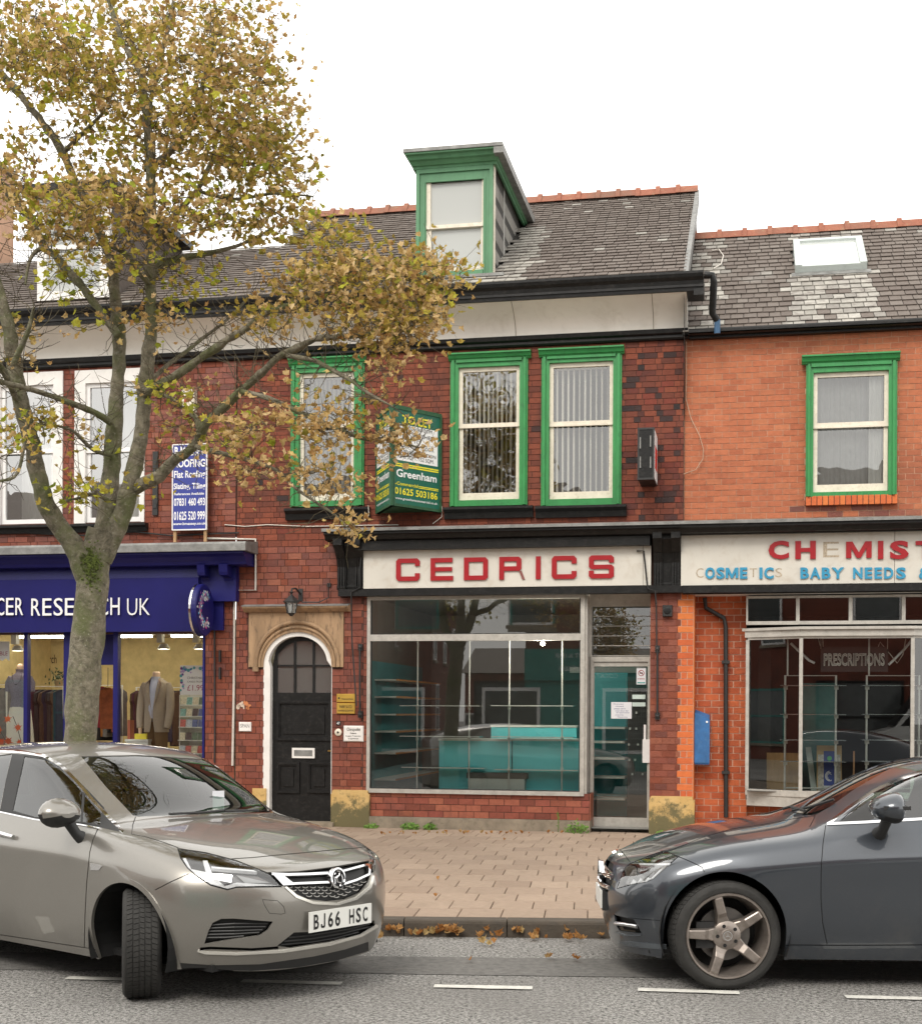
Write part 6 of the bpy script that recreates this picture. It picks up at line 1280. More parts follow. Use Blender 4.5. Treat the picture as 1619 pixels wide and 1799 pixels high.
t.part('jacket', shell([tuple(q) for q in resamp([(z(1286), .185, .145, 0, 0, .22), (z(1270), .18, .145, 0, 0, .10), (z(1248), .165, .14, 0, 0, .05), (z(1232), .17, .14, 0, 0, .28), (z(1215), .20, .145, 0, 0, .5), (z(1202), .195, .13, 0, .01, .62), (z(1196), .13, .10, 0, .01, .72), (z(1191), .085, .075, 0, .01, .8)], 3)], x, yy, 0), M_TWEED, smooth=60)
for sgn in (-1, 1): t.part('sleeve', MB().tube(resamp([(x + sgn * .165, yy, z(1201)), (x + sgn * .205, yy, z(1215)), (x + sgn * .225, yy - .02, z(1240)), (x + sgn * .222, yy - .06, z(1262)), (x + sgn * .205, yy - .09, z(1279))], 3), [.05, .056, .06, .062, .062, .061, .06, .058, .056, .055, .053, .05, .05], 12), M_TWEED, smooth=60)
for sgn in (-1, 1): t.part('lapel', MB().add([(x + sgn * .02, yy - .150, z(1246)), (x + sgn * .085, yy - .146, z(1218)), (x + sgn * .10, yy - .125, z(1206)), (x + sgn * .07, yy - .10, z(1197)), (x + sgn * .05, yy - .125, z(1212))], [(0, 1, 2, 3, 4)]) or None, M_TWEED) if False else None
for sgn in (-1, 1):
    q = MB(); q.add([(x + sgn * .012, yy - .152, z(1246)), (x + sgn * .09, yy - .150, z(1218)), (x + sgn * .11, yy - .13, z(1206)), (x + sgn * .07, yy - .105, z(1197)), (x + sgn * .048, yy - .135, z(1214))], [(0, 1, 2, 3, 4)]); t.part('lapel', q, M_TWEED)
t.part('hand', MB().tube([(x - .205, yy - .09, z(1278)), (x - .20, yy - .11, z(1290))], [.032, .02], 8), M_SKIN, smooth=60)
for sgn in (-1, 1): t.part('trouser_leg', blob([(zf, .07, .08, 0, 0), (z(1330), .085, .095, 0, 0), (z(1290), .095, .11, -sgn * .01, 0), (z(1268), .10, .12, -sgn * .02, 0)], x + sgn * .085, yy), pm('brown_cord', (.13, .085, .035), .95, var=.3, vs=30, vstretch=(6, 6, .5)), smooth=60)
yy = .8; x = BF.y(36, 1200, yy).x; Z2 = lambda v: fz(36, v, yy); z = Z2
t = Thing('mannequin', 'headless shop mannequin in a grey knitted top with beads and a white skirt', 'mannequin', (x, yy, zf))
M_KNIT = pm('grey_knit', (.22, .21, .27), .95, var=.25, vs=60, bump=.8, bs=90); t.part('body', blob(resamp([(z(1190), .06, .055, 0, 0), (z(1180), .05, .05, 0, 0), (z(1170), .05, .05, 0, 0), (z(1166), .02, .02, 0, 0)], 3), x, yy), M_SKIN, smooth=60)
t.part('knitted_top', blob(resamp([(z(1243), .155, .12, 0, 0), (z(1228), .135, .11, 0, 0), (z(1212), .155, .125, 0, -.01), (z(1198), .175, .12, 0, 0), (z(1188), .13, .09, 0, 0), (z(1182), .07, .065, 0, 0), (z(1176), .07, .065, 0, 0)], 4), x, yy), M_KNIT, smooth=60)
for sgn in (-1, 1): t.part('sleeve', MB().tube([(x + sgn * .14, yy, z(1190)), (x + sgn * .185, yy, z(1200)), (x + sgn * .195, yy - .01, z(1215))], [.05, .055, .045], 10), M_KNIT, smooth=60)
t.part('skirt', blob([(z(1320), .22, .19, 0, 0), (z(1280), .195, .16, 0, 0), (z(1250), .165, .13, 0, 0), (z(1242), .15, .12, 0, 0)], x, yy), pm('white_skirt', (.66, .66, .60), .9, var=.05), smooth=60)
b = MB()
for i in range(26): a = math.pi * (i / 25); b.lathe([(.001, .008), (.008, 0), (.001, -.008)], (x - .075 * math.cos(a), yy - .13 + .03 * abs(math.cos(a)), z(1184) - .16 * math.sin(a)), n=6)
t.part('bead_necklace', b, M_BLACKM)
# clothes rails
rr = random.Random(12)
CLO = [pm('cloth_%s' % n_, c_, .95, var=.3, vs=12) for n_, c_ in (('black', (.015, .014, .018)), ('charcoal', (.03, .028, .03)), ('navy', (.02, .022, .05)), ('brown', (.07, .04, .025)), ('plum', (.07, .02, .04)), ('red', (.30, .03, .04)), ('rust', (.28, .08, .03)), ('orange', (.42, .17, .04)), ('grey', (.16, .15, .15)))]
def garment(x, y, zt, L, w, ang):
    b = MB(); d = Vector((math.cos(ang), math.sin(ang), 0)); n_ = Vector((-d.y, d.x, 0)); P = [(-.03, .0), (-w * .9, -.06), (-w, -.18), (-w * .8, -.25), (-w * .72, -L), (w * .72, -L), (w * .8, -.25), (w, -.18), (w * .9, -.06), (.03, 0)]
    o = Vector((x, y, zt)); vs = []
    for s_ in (-1, 1):
        for p, q in P: vs.append(o + d * p + n_ * (s_ * (.018 + .02 * (-q / L)) + .012 * math.sin(p * 40)) + Vector((0, 0, q)))
    m = len(P); b.add(vs, [tuple(range(m)), tuple(range(m, 2 * m))[::-1]] + [(i, (i + 1) % m, (i + 1) % m + m, i + m) for i in range(m)]); return b
ORD = 'first second third fourth fifth sixth seventh eighth ninth tenth eleventh twelfth thirteenth fourteenth fifteenth sixteenth'.split()
def rail(label, u0, u1, v, y, cols, L, n, name='clothes_rail'):
    a, c = S(u0, v, y), S(u1, v, y); z_ = fz((u0 + u1) / 2, v, y); t = Thing(name, label, 'clothes rail', ((a + c) / 2, y, zf)); t.part('rail', MB().tube([(a, y, zf), (a, y, z_), (c, y, z_), (c, y, zf)], .016, 8), M_TUBE, smooth=40)
    for i in range(n):
        x_ = a + (c - a) * (i + .5) / n; gm = CLO[rr.choice(cols)]; single('garment', garment(x_, y, z_ - .05, L * rr.uniform(.85, 1.1), rr.uniform(.17, .22), math.radians(rr.uniform(50, 88))), gm, '%s garment, %s from the left on the %s' % (gm.name.replace('cloth_', ''), ORD[i], label.split(' standing')[0]), 'garment', org=(x_, y, z_ - .05 - L), group='garments on the ' + label.split(' standing')[0])
    return t
rail('long rail of dark coats standing behind the mullion', 52, 112, 1206, 2.2, [0, 0, 1, 2, 3, 4], .95, 13); rail('left rail of coats standing at the picture edge', -30, 12, 1203, 1.4, [0, 1, 2, 8], 1.1, 9); rail('far rail of coloured tops standing at the back wall', 150, 215, 1204, 3.4, [5, 6, 7, 3, 8, 0], .8, 14); rail('right rail of dark clothes standing behind the tweed jacket', 240, 320, 1208, 3.6, [0, 1, 3, 4, 6, 2], .85, 16)
for lab, u, v, y, ci in (('red top on a hanger behind the tree trunk', 178, 1206, 1.3, 5), ('rust patterned dress on a hanger behind the tree trunk', 190, 1208, 1.2, 6)): p = BF.y(u, v, y); t = Thing('hanging_dress', lab, 'dress', (p.x, y, p.z - .8)); t.part('dress', garment(p.x, y, p.z, .62, .15, .15), CLO[ci]); t.part('hanger', MB().tube([(p.x - .12, y, p.z - .03), (p.x, y, p.z + .02), (p.x, y, p.z + .3)], .005, 5), M_BLACKM)
# card stand
yy = .5; a, c = S(315, 1280, yy), S(361, 1280, yy); t = Thing('card_stand', 'white stand filled with Christmas cards in the charity shop window', 'card stand', ((a + c) / 2, yy, zf)); zh0, zh1 = fz(338, 1221, yy), fz(338, 1169, yy)
t.part('frame', MB().box(a, a + .012, yy, yy + .35, zf, zh0).box(c - .012, c, yy, yy + .35, zf, zh0).box(a, c, yy + .33, yy + .35, zf, zh0), M_SHELFW); PH = t.part('header', MB().box(a + .01, c, yy, yy + .012, zh0, zh1), pm('header_white', (.70, .70, .72), .6, var=.02))
for s_, f0, f1, x0, x1, mt in (('CHRISTMAS', .38, .46, .30, .92, M_INK), ('CARDS FROM', .52, .58, .30, .90, M_INK), ('£1.99', .66, .85, .30, .92, pm('plum_ink', (.30, .02, .10), .6, var=0))):
    m = text_mb(s_, (f1 - f0) * (zh1 - zh0), (x1 - x0) * (c - a)); m.xform(T3(a + x0 * (c - a), yy - .0015, zh0 + (zh1 - zh0) * (1 - f1))); t.part('lettering', m, mt, PH)
bc = [pm('bauble_' + n_, c_, .3, var=.1) for n_, c_ in (('purple', (.12, .03, .25)), ('blue', (.03, .15, .4)), ('lilac', (.4, .3, .55)), ('teal', (.05, .3, .35)))]
b = MB()
for i in range(30):
    q = rr.random(); fx_, fz_ = (rr.uniform(.0, .16), rr.uniform(.05, 1)) if q < .45 else (rr.uniform(0, 1), rr.uniform(.78, 1)); r_ = rr.uniform(.012, .026); b.slot(rr.randrange(4)); X, Z_ = a + .02 + fx_ * (c - a - .05), zh0 + (zh1 - zh0) * fz_ * .96; b.add([(X + r_ * math.cos(q_ * math.pi / 5), yy - .0015 - i * .0001, Z_ + r_ * math.sin(q_ * math.pi / 5)) for q_ in range(10)], [tuple(range(10))])
t.part('bauble_print', b, bc, PH)
CC = [pm('card_%d' % i, c_, .6, var=.45, vs=55) for i, c_ in enumerate([(.55, .55, .52), (.12, .18, .12), (.5, .12, .1), (.2, .4, .35), (.1, .14, .3), (.6, .55, .4), (.08, .06, .06), (.45, .5, .55)])]
for r_i, v in enumerate((1238, 1258, 1277, 1300, 1323, 1343, 1362)):
    zb_ = fz(338, v, yy); yo = yy - .02 * r_i * .5; hgt = .105
    t.part('tray', MB().box(a - .01 * r_i * .2, c, yo, yo + .06, zb_ - .012, zb_), M_SHELFW); n_ = 4
    for i in range(n_):
        x0 = a + .015 + (c - a - .03) * i / n_; x1 = a + .015 + (c - a - .03) * (i + 1) / n_ - .008; q = MB(); q.add([(x0, yo + .005, zb_ + .001), (x1, yo + .005, zb_ + .001), (x1, yo + .03, zb_ + hgt), (x0, yo + .03, zb_ + hgt)], [(0, 1, 2, 3)]); t.part('card', q, CC[rr.randrange(8)])
p = BF.y(10, 1150, .3); t = Thing('window_poster', 'white jagged edged poster in the top left of the charity window', 'poster', (p.x, .3, p.z - .1)); a, c, z0, z1 = fr(-40, 1127, 17, 1160, .3); pts = [(a, z0), (a, z1), (c, z1), (c, z0)] ; n = 9; low = [(c - (c - a) * i / n, z0 + (.03 if i % 2 else -.01)) for i in range(n + 1)]; b = MB(); b.prism([(a, z1), (c, z1)][::-1] + [(x, z) for x, z in low][::-1], .3, .304); t.part('sheet', b, M_PAPER); t.part('lettering', text_mb('AVAILABLE', .06, (c - a) * .8).xform(T3(a + (c - a) * .15, .298, z0 + .07)), pm('plum_ink', (.30, .02, .10), .6))
# autumn leaf garland
M_MAP = piece_mat('paper_maple_leaf', [(.60, .10, .02), (.66, .16, .03), (.5, .06, .02)], rough=.6, bump=.1)
def maple(c0, s, ax, nm):
    pts = []; 
    for i in range(22): a = 2 * math.pi * i / 22; pts.append((math.cos(a), math.sin(a), s * (1.0 if i % 4 == 0 else .45 if i % 2 else .62)))
    q = Vector(nm).normalized(); e = q.orthogonal().normalized(); f = q.cross(e); return [c0 + (e * math.cos(ax + 2 * math.pi * i / 22) + f * math.sin(ax + 2 * math.pi * i / 22)) * pts[i][2] for i in range(22)]
t = Thing('leaf_garland', 'orange paper maple leaves on a twig inside the left charity window', 'garland', (S(20, 1290, .3), .3, fz(20, 1310, .3)))
t.part('twig', MB().tube([BF.y(u, v, .32) for u, v in ((23, 1258), (30, 1275), (38, 1305))], .005, 5).tube([BF.y(u, v, .32) for u, v in ((-5, 1275), (10, 1300), (30, 1312))], .005, 5), M_BLACKM)
for u, v, s in ((14, 1263, .075), (32, 1278, .075), (-1, 1282, .07), (15, 1302, .085), (34, 1304, .06), (2, 1303, .08), (24, 1310, .06)): P = maple(BF.y(u, v, .3), s, rr.uniform(0, 6), (rr.uniform(-.3, .3), -1, rr.uniform(-.2, .3))); b = MB(); b.add(P, [tuple(range(22))]); t.part('paper_leaf', b, M_MAP)
t = Thing('potted_plant', 'dark leafy plant hanging in the middle of the charity shop', 'plant', (S(103, 1190, 2.5), 2.5, fz(103, 1210, 2.5))); p = BF.y(103, 1190, 2.5); b = MB()
for i in range(60): q = Vector((rr.gauss(0, .08), rr.gauss(0, .08), rr.gauss(0, .06))); e = Vector((rr.gauss(0, 1), rr.gauss(0, 1), rr.gauss(0, 1))).normalized() * .05; f = e.orthogonal().normalized() * .014; o_ = p + q; b.add([o_ - f, o_ + e, o_ + f, o_ - e * .3], [(0, 1, 2, 3)])
t.part('foliage', b, pm('dark_leaf', (.03, .07, .02), .6)); t.part('pot', MB().lathe([(.001, -.16), (.05, -.16), (.07, -.05)], p, n=12), M_CARDB)
counter('pale low plinth beside the tweed jacket mannequin', 221, 260, 1299, .55, .9, M_SHELFW, M_SHELFW, 'display_plinth')
p = BF.y(247, 1293, .6); single('book', MB().box(p.x - .09, p.x + .09, .6, .68, fz(247, 1299, .6) + .0, fz(247, 1289, .6)), pm('book_yellow', (.7, .6, .05), .5), 'yellow book lying on the pale plinth', 'book')
p = BF.y(232, 1280, .7); b = MB().box(p.x - .05, p.x - .01, .66, .8, fz(232, 1299, .7), fz(232, 1265, .7)); single('book', b, pm('book_rust', (.3, .08, .04), .6), 'rust coloured book standing on the pale plinth', 'book')
# ================================================================== CARS
def car_paint(name, col, metal=.55, rough=.30):
    k = NT(name); fl = k.noise(900, 2, .5); c = k.mixc(k.ramp(fl, .35, .65), tuple(x * .85 for x in col), tuple(x * 1.15 for x in col))
    d = k.ramp(k.noise(3.5, 7, .7), .5, .8); z = k.n('ShaderNodeSeparateXYZ'); k.l(k.pos(), z.inputs[0]); zr = k.n('ShaderNodeMapRange'); zr.inputs['From Min'].default_value = .75; zr.inputs['From Max'].default_value = .15; zr.inputs['To Max'].default_value = .35; k.l(z.outputs['Z'], zr.inputs['Value'])
    m = k.n('ShaderNodeMath', operation='MULTIPLY'); k.l(d, m.inputs[0]); k.l(zr.outputs[0], m.inputs[1]); c = k.mixc(m.outputs[0], c, (.16, .145, .125))
    k.l(c, k.b.inputs['Base Color']); k.b.inputs['Metallic'].default_value = metal; k.b.inputs['Roughness'].default_value = rough; k.b.inputs['Coat Weight'].default_value = 1.0
    rr_ = k.n('ShaderNodeMath', operation='MULTIPLY_ADD'); rr_.inputs[1].default_value = .12; rr_.inputs[2].default_value = .02; k.l(m.outputs[0], rr_.inputs[0]); k.l(rr_.outputs[0], k.b.inputs['Coat Roughness']); return k.m
M_GAP = pm('panel_gap_black', (.006, .006, .006), .8, var=0); M_TRIM = pm('black_plastic_trim', (.02, .02, .02), .55, var=.1, vs=30); M_TYRE = pm('tyre_rubber', (.028, .027, .025), .85, var=.3, vs=14, bump=.3, bs=120); M_CABIN = pm('cabin_fabric', (.045, .045, .048), .9, var=.2, vs=10)
M_CRM = pm('bright_chrome', (.85, .85, .86), .08, metal=1.0, var=0); M_MATT = pm('matt_black_grille', (.008, .008, .008), .6, var=0); M_LINER = pm('arch_liner', (.010, .010, .010), .95, var=.2)
G_CAR = glass_mat('car_glass', tint=(.50, .66, .58), base=.02, refl=.85); G_SIDE = glass_mat('car_side_glass', tint=(.50, .64, .60), base=.05, refl=1.0); G_LENS = glass_mat('lamp_lens', tint=(.95, .96, .96), base=.05, refl=1.0)
M_LAMPIN = pm('lamp_housing', (.09, .09, .095), .25, metal=.6, var=.2, vs=30); M_DRL = pm('lamp_light_guide', (.85, .86, .88), .15, var=0, spec=.8)
M_PLATE = pm('number_plate_white', (.74, .74, .70), .4, var=.02)
class Car:
    def __init__(s, name, label, org, yaw, side, paint):
        s.f = Frame(Vector(org), yaw); s.side = side; s.paint = paint
        s.t = Thing(name, label, 'car', (0, 0, 0), s.f); s.cam = s.f.i @ O3
    def cage(s, ST, CAP, levels=3, crease=()):
        b = MB(); R_ = []
        def add(p): b.v.append(p); return len(b.v) - 1
        nk = 5
        for sg in (1, -1):
            rows = []
            for x, ring in ST:
                rows.append([add((x + (q[2] if len(q) > 2 else 0), sg * q[0], q[1])) if q[0] > 0 or sg == 1 else None for q in ring])
            R_.append(rows)
        for i in range(len(ST)):       # share centre vertices
            R_[1][i] = [R_[0][i][j] if v is None else v for j, v in enumerate(R_[1][i])]
        capv = []
        for sg in (0, 1):
            g = []
            for k in range(nk):
                row = []
                for j in range(3):
                    x, y, z = CAP[k][j]; row.append(add((x, (1 if sg == 0 else -1) * y, z)) if y > 0 or sg == 0 else capv[0][k][j])
                g.append(row)
            capv.append(g)
        F = []
        for sg in (0, 1):
            rows = R_[sg]
            for i in range(len(ST) - 1):
                for k in range(len(ST[0][1]) - 1): F.append((rows[i][k], rows[i + 1][k], rows[i + 1][k + 1], rows[i][k + 1]))
            g = capv[sg]; r0 = rows[0]
            for k in range(nk - 1):
                F.append((r0[k], r0[k + 1], g[k + 1][0], g[k][0]))
                for j in range(2): F.append((g[k][j], g[k + 1][j], g[k + 1][j + 1], g[k][j + 1]))
            F.append((r0[nk - 1], r0[nk], g[nk - 1][0]))
            for j in range(2): F.append((r0[nk + j], r0[nk + j + 1], g[nk - 1][j + 1], g[nk - 1][j]))
            rl = rows[-1]
        L, Rr = R_[0][-1], R_[1][-1]; F.append(tuple(L) + tuple(reversed(Rr[:-1])))
        me = bpy.data.meshes.new('cage'); me.from_pydata(b.v, [], F); bm = bmesh.new(); bm.from_mesh(me); bmesh.ops.recalc_face_normals(bm, faces=bm.faces)
        cl = bm.edges.layers.float.get('crease_edge') or bm.edges.layers.float.new('crease_edge'); bm.verts.ensure_lookup_table()
        for (k, i0, i1, w) in crease:       # crease along ring point k between stations
            for sg in (0, 1):
                for i in range(i0, i1):
                    e = bm.edges.get((bm.verts[R_[sg][i][k]], bm.verts[R_[sg][i + 1][k]]))
                    if e: e[cl] = w
        s.capv = capv
        for (k, w) in getattr(s, 'capcrease', ()):
            for sg in (0, 1):
                ids = [R_[sg][0][k]] + capv[sg][k]
                for p, q in zip(ids, ids[1:]):
                    e = bm.edges.get((bm.verts[p], bm.verts[q]))
                    if e: e[cl] = w
        for (i, k0, k1, w) in getattr(s, 'vcrease', ()):
            for sg in (0, 1):
                for k in range(k0, k1):
                    e = bm.edges.get((bm.verts[R_[sg][i][k]], bm.verts[R_[sg][i][k + 1]]))
                    if e: e[cl] = w
        bm.to_mesh(me); bm.free()
        o = bpy.data.objects.new('cage', me); COL.objects.link(o); m = o.modifiers.new('s', 'SUBSURF'); m.levels = levels; m.render_levels = levels
        ev = bpy.data.meshes.new_from_object(o.evaluated_get(bpy.context.evaluated_depsgraph_get())); bpy.data.objects.remove(o)
        s.bm = bmesh.new(); s.bm.from_mesh(ev); s.bm.normal_update(); s.rg = s.bm.faces.layers.int.new('rg'); s.nl = s.bm.verts.layers.float_vector.new('n0')
        s.regs = ['paint']; s.tree = BVHTree.FromBMesh(s.bm)
        s.V0 = [v.co.copy() for v in s.bm.verts]; s.N0 = [v.normal.copy() for v in s.bm.verts]
        return s
    def px(s, u, v, fallback_y=None):
        d = s.f.d(u, v).normalized(); h = s.tree.ray_cast(s.cam, d)
        if h[0] is None:
            best = None
            for i in range(140):
                p = s.cam + d * (6.5 + i * .04); q = s.tree.find_nearest(p)
                if q[0] is not None and (best is None or q[3] < best[0]): best = (q[3], q[0].copy())
            return best[1]
        return h[0]
    def reg(s, n):
        if n not in s.regs: s.regs.append(n)
        return s.regs.index(n)
    def cut(s, pts, region, org=None, only=None, tol=.9, facing=True, keep=None):
        bm = s.bm; org = org if org is not None else s.cam; pts = [Vector(p) for p in pts]; c = sum(pts, Vector()) / len(pts); w = (c - org).normalized()
        e1 = w.orthogonal().normalized(); e2 = w.cross(e1); D = (c - org).dot(w)
        def pr(p): q = p - org; t = q.dot(w); return (q.dot(e1) / t * D, q.dot(e2) / t * D)
        P = [pr(p) for p in pts]; x0, x1 = min(p[0] for p in P), max(p[0] for p in P); y0, y1 = min(p[1] for p in P), max(p[1] for p in P)
        oki = [s.reg(o_) for o_ in only] if only else None
        def cand():
            out = []
            for f in bm.faces:
                if oki is not None and f[s.rg] not in oki: continue
                q = f.calc_center_median() - org; t = q.dot(w)
                if t <= 0 or abs(t - D) > tol: continue
                if facing and f.normal.dot(q) > 0: continue
                a, b_ = q.dot(e1) / t * D, q.dot(e2) / t * D
                if x0 - .12 < a < x1 + .12 and y0 - .12 < b_ < y1 + .12: out.append(f)
            return out
        fs = cand()
        for i in range(len(pts)):
            a, b_ = pts[i], pts[(i + 1) % len(pts)]; nrm = (a - org).cross(b_ - org)
            if nrm.length < 1e-9: continue
            nrm.normalize(); pa, pb = P[i], P[(i + 1) % len(pts)]
            bx = (min(pa[0], pb[0]) - .004, max(pa[0], pb[0]) + .004, min(pa[1], pb[1]) - .004, max(pa[1], pb[1]) + .004); sel = []
            for f in fs:
                if not f.is_valid: continue
                vs = [pr(v.co) for v in f.verts]; xs = [v[0] for v in vs]; ys = [v[1] for v in vs]
                if max(xs) < bx[0] or min(xs) > bx[1] or max(ys) < bx[2] or min(ys) > bx[3]: continue
                ds = [(v.co - org).dot(nrm) for v in f.verts]
                if min(ds) < -1e-6 and max(ds) > 1e-6: sel.append(f)
            if not sel: continue
            ge = list(set(e for f in sel for e in f.edges)); gv = list(set(v for f in sel for v in f.verts))
            r = bmesh.ops.bisect_plane(bm, geom=gv + ge + sel, dist=1e-6, plane_co=org, plane_no=nrm)
            fs = list(set([f for f in fs if f.is_valid] + [g for g in r['geom'] if isinstance(g, bmesh.types.BMFace)]))
        rid = s.reg(region) if region else -1; out = []
        for f in cand():
            q = f.calc_center_median()
            # representative interior point
            x, y = pr(q); ins = False; n = len(P)
            for i in range(n):
                ax, ay = P[i]; bx_, by = P[(i + 1) % n]
                if (ay > y) != (by > y) and x < (bx_ - ax) * (y - ay) / (by - ay) + ax: ins = not ins
            if ins: f[s.rg] = rid if rid >= 0 else f[s.rg]; out.append(f)
        return out
    def cpx(s, pp, region, both=False, **kw):
        pts = [s.px(u, v) for u, v in pp]; s.cut(pts, region, **kw)
        if both: s.cut([Vector((p.x, -p.y, p.z)) for p in pts], region, org=Vector((s.cam.x, -s.cam.y, s.cam.z)), **kw)
        return pts
    def band(s, pp, wpx, region, closed=False, w2=None, both=False, **kw):
        n = len(pp); L, Rr = [], []
        for i, (u, v) in enumerate(pp):
            a = pp[max(i - 1, 0)]; b_ = pp[min(i + 1, n - 1)]; dx, dy = b_[0] - a[0], b_[1] - a[1]; l = math.hypot(dx, dy) or 1; w = (wpx + ((w2 if w2 is not None else wpx) - wpx) * i / (n - 1)) / 2
            L.append((u - dy / l * w, v + dx / l * w)); Rr.append((u + dy / l * w, v - dx / l * w))
        for i in range(n - 1): s.cpx([L[i], L[i + 1], Rr[i + 1], Rr[i]], region, both, **kw)
    def finish(s, spec):
        """spec: region -> (part name, material, offset along normal, keep border). makes the part objects"""
        bm = s.bm; kd = s.tree; me0 = {}
        # smooth normals from the uncut surface
        import mathutils
        kt = mathutils.kdtree.KDTree(len(s.V0))
        for i, v in enumerate(s.V0): kt.insert(v, i)
        kt.balance(); nc = {}
        for v in bm.verts:
            acc = Vector()
            for co, i, d in kt.find_n(v.co, 4):
                acc += s.N0[i] / (d + 1e-4) ** 2
            nc[v] = acc.normalized()
        objs = {}
        for rid, rn in enumerate(s.regs):
          if True:
            groups = []
            if rn not in spec: continue
            nm, mat, off, par = spec[rn][:4]; allf = [f for f in bm.faces if f[s.rg] == rid]
            if not allf: continue
            groups = [allf]
            if rn not in ('paint', 'gap'):
                left = set(allf); groups = []
                while left:
                    st = [left.pop()]; g_ = []
                    while st:
                        f = st.pop(); g_.append(f)
                        for e in f.edges:
                            for h in e.link_faces:
                                if h in left: left.discard(h); st.append(h)
                    groups.append(g_)
                groups.sort(key=lambda g_: -sum(f.calc_area() for f in g_)); groups = [g_ for i, g_ in enumerate(groups) if i == 0 or sum(f.calc_area() for f in g_) > 4e-4]
          for gi, fs in enumerate(groups if rn in spec else []):
            idx = {}; vs = []; ns = []; F = []
            for f in fs:
                for v in f.verts:
                    if v not in idx: idx[v] = len(vs); vs.append(v.co + nc[v] * off); ns.append(nc[v])
                F.append([idx[v] for v in f.verts])
            rim = spec[rn][4] if len(spec[rn]) > 4 else 0.0
            if rim:     # turn the border inwards so that the part has thickness
                be = {}
                for f in fs:
                    for e in f.edges:
                        k_ = sum(1 for g in e.link_faces if g[s.rg] == rid)
                        if k_ == 1: be[e] = f
                dup = {}
                for e, f in be.items():
                    q = []
                    for l in f.loops:
                        if l.edge == e: a, b_ = l.vert, l.link_loop_next.vert
                    for v in (a, b_):
                        if v not in dup: dup[v] = len(vs); vs.append(v.co + nc[v] * (off - rim)); ns.append(nc[v])
                    F.append([idx[b_], idx[a], dup[a], dup[b_]])
            me = bpy.data.meshes.new(nm); me.from_pydata([tuple(v) for v in vs], [], F); me.materials.append(mat); me.polygons.foreach_set('use_smooth', [True] * len(F)); me.update()
            try:
                nf = len(fs); ln = []
                for p in me.polygons:
                    for vi in p.vertices: ln.append(tuple(ns[vi]) if p.index < nf else tuple(p.normal))
                me.normals_split_custom_set(ln)
            except Exception as ex: print('normals', ex)
            o = bpy.data.objects.new(nm, me); COL.objects.link(o); o.parent = objs.get(par) or s.t.o
            if rn == 'gap': o['kind'] = 'stuff'
            if gi == 0: objs[rn] = o
        s.objs = objs; return objs
def tyre(R_, w, rim, tread=True, seg=72):
    b = MB(); h = w / 2
    pr = [(rim, -h * .82), (rim + .012, -h * .95), ((R_ + rim) / 2, -h * 1.0), (R_ - .03, -h * .98), (R_ - .010, -h * .86), (R_ - .006, -h * .80)]
    full = pr + [(R_ - .006, h * .80), (R_ - .010, h * .86)] + [(r_, -y) for r_, y in pr[:4]][::-1]
    b.lathe(full, (0, 0, 0), 'Y', seg)
    if tread:
        gaps = [-.80, -.46, -.14, .14, .46, .80]; n = 64
        for ri in range(5):
            a0, a1 = h * (gaps[ri] + .03), h * (gaps[ri + 1] - .03)
            for i in range(n):
                t0 = 2 * math.pi * (i + .06) / n; t1 = 2 * math.pi * (i + .92) / n; sk = (.35 if ri in (0, 4) else .2) * (1 if ri > 2 else -1) * 2 * math.pi / n
                P = []
                for rr_ in (R_ - .008, R_ + .0):
                    for (t, y, e) in ((t0, a0, 0), (t1, a0, 0), (t1, a1, sk), (t0, a1, sk)): P.append((rr_ * math.cos(t + e), y, rr_ * math.sin(t + e)))
                b.add(P, [(4, 5, 6, 7), (0, 1, 5, 4), (1, 2, 6, 5), (2, 3, 7, 6), (3, 0, 4, 7)])
    return b
# ================================================================== THE OTHER SIDE OF THE STREET (seen only in reflections)
def vm(u, Y): p = BF.y(u, 1250, Y); return Vector((p.x, -p.y))
M_OB = piece_mat('far_brick', [(.16, .05, .035), (.22, .07, .045), (.19, .06, .04)], soot=(.1, .04, .03), rough=.85)
M_TEALB = pm('teal_render', (.02, .22, .19), .6, var=.15)
def obuild(label, p, q, zt, mat, wins, roof=None, depth=8.0, side=1, extra=None, rz=2.2):
    d = (q - p); L = d.length; d.normalize(); M = Matrix(((d.x, -d.y * side, 0, p.x), (d.y, d.x * side, 0, p.y), (0, 0, 1, 0), (0, 0, 0, 1)))
    t = Thing('street_building', label, 'building', (p.x, p.y, 0)); b = MB().box(0, L, 0, depth, 0, zt).xform(M); Wb = t.part('wall', b, mat)
    b = MB(); b.add([(-.2, -.25, zt + .001), (L + .2, -.25, zt + .001), (L + .2, depth / 2, zt + rz), (-.2, depth / 2, zt + rz), (-.2, depth, zt + .001), (L + .2, depth, zt + .001)], [(0, 1, 2, 3), (3, 2, 5, 4), (0, 3, 4), (1, 5, 2), (0, 4, 5, 1)]); t.part('roof', b.xform(M), roof or SLATE)
    for (x, z0, w, h, fm_) in wins:
        f = MB(); e = .07; f.box(x, x + e, -.05, .0, z0, z0 + h); f.box(x + w - e, x + w, -.05, 0, z0, z0 + h); f.box(x + e, x + w - e, -.05, 0, z0, z0 + e); f.box(x + e, x + w - e, -.05, 0, z0 + h - e, z0 + h); f.box(x + e, x + w - e, -.045, 0, z0 + h * .5 - .03, z0 + h * .5 + .03); W_ = t.part('window', f.xform(M), fm_)
        t.part('pane', MB().quad((x + e, -.012, z0 + e), (x + w - e, -.012, z0 + e), (x + w - e, -.012, z0 + h - e), (x + e, -.012, z0 + h - e)).xform(M), pm('far_pane', (.10, .11, .11), .1, var=.3), W_)
        t.part('sill', MB().box(x - .06, x + w + .06, -.10, 0, z0 - .10, z0 - .001).xform(M), M_CONC, W_)
    if extra: extra(t, M, L)
    return t
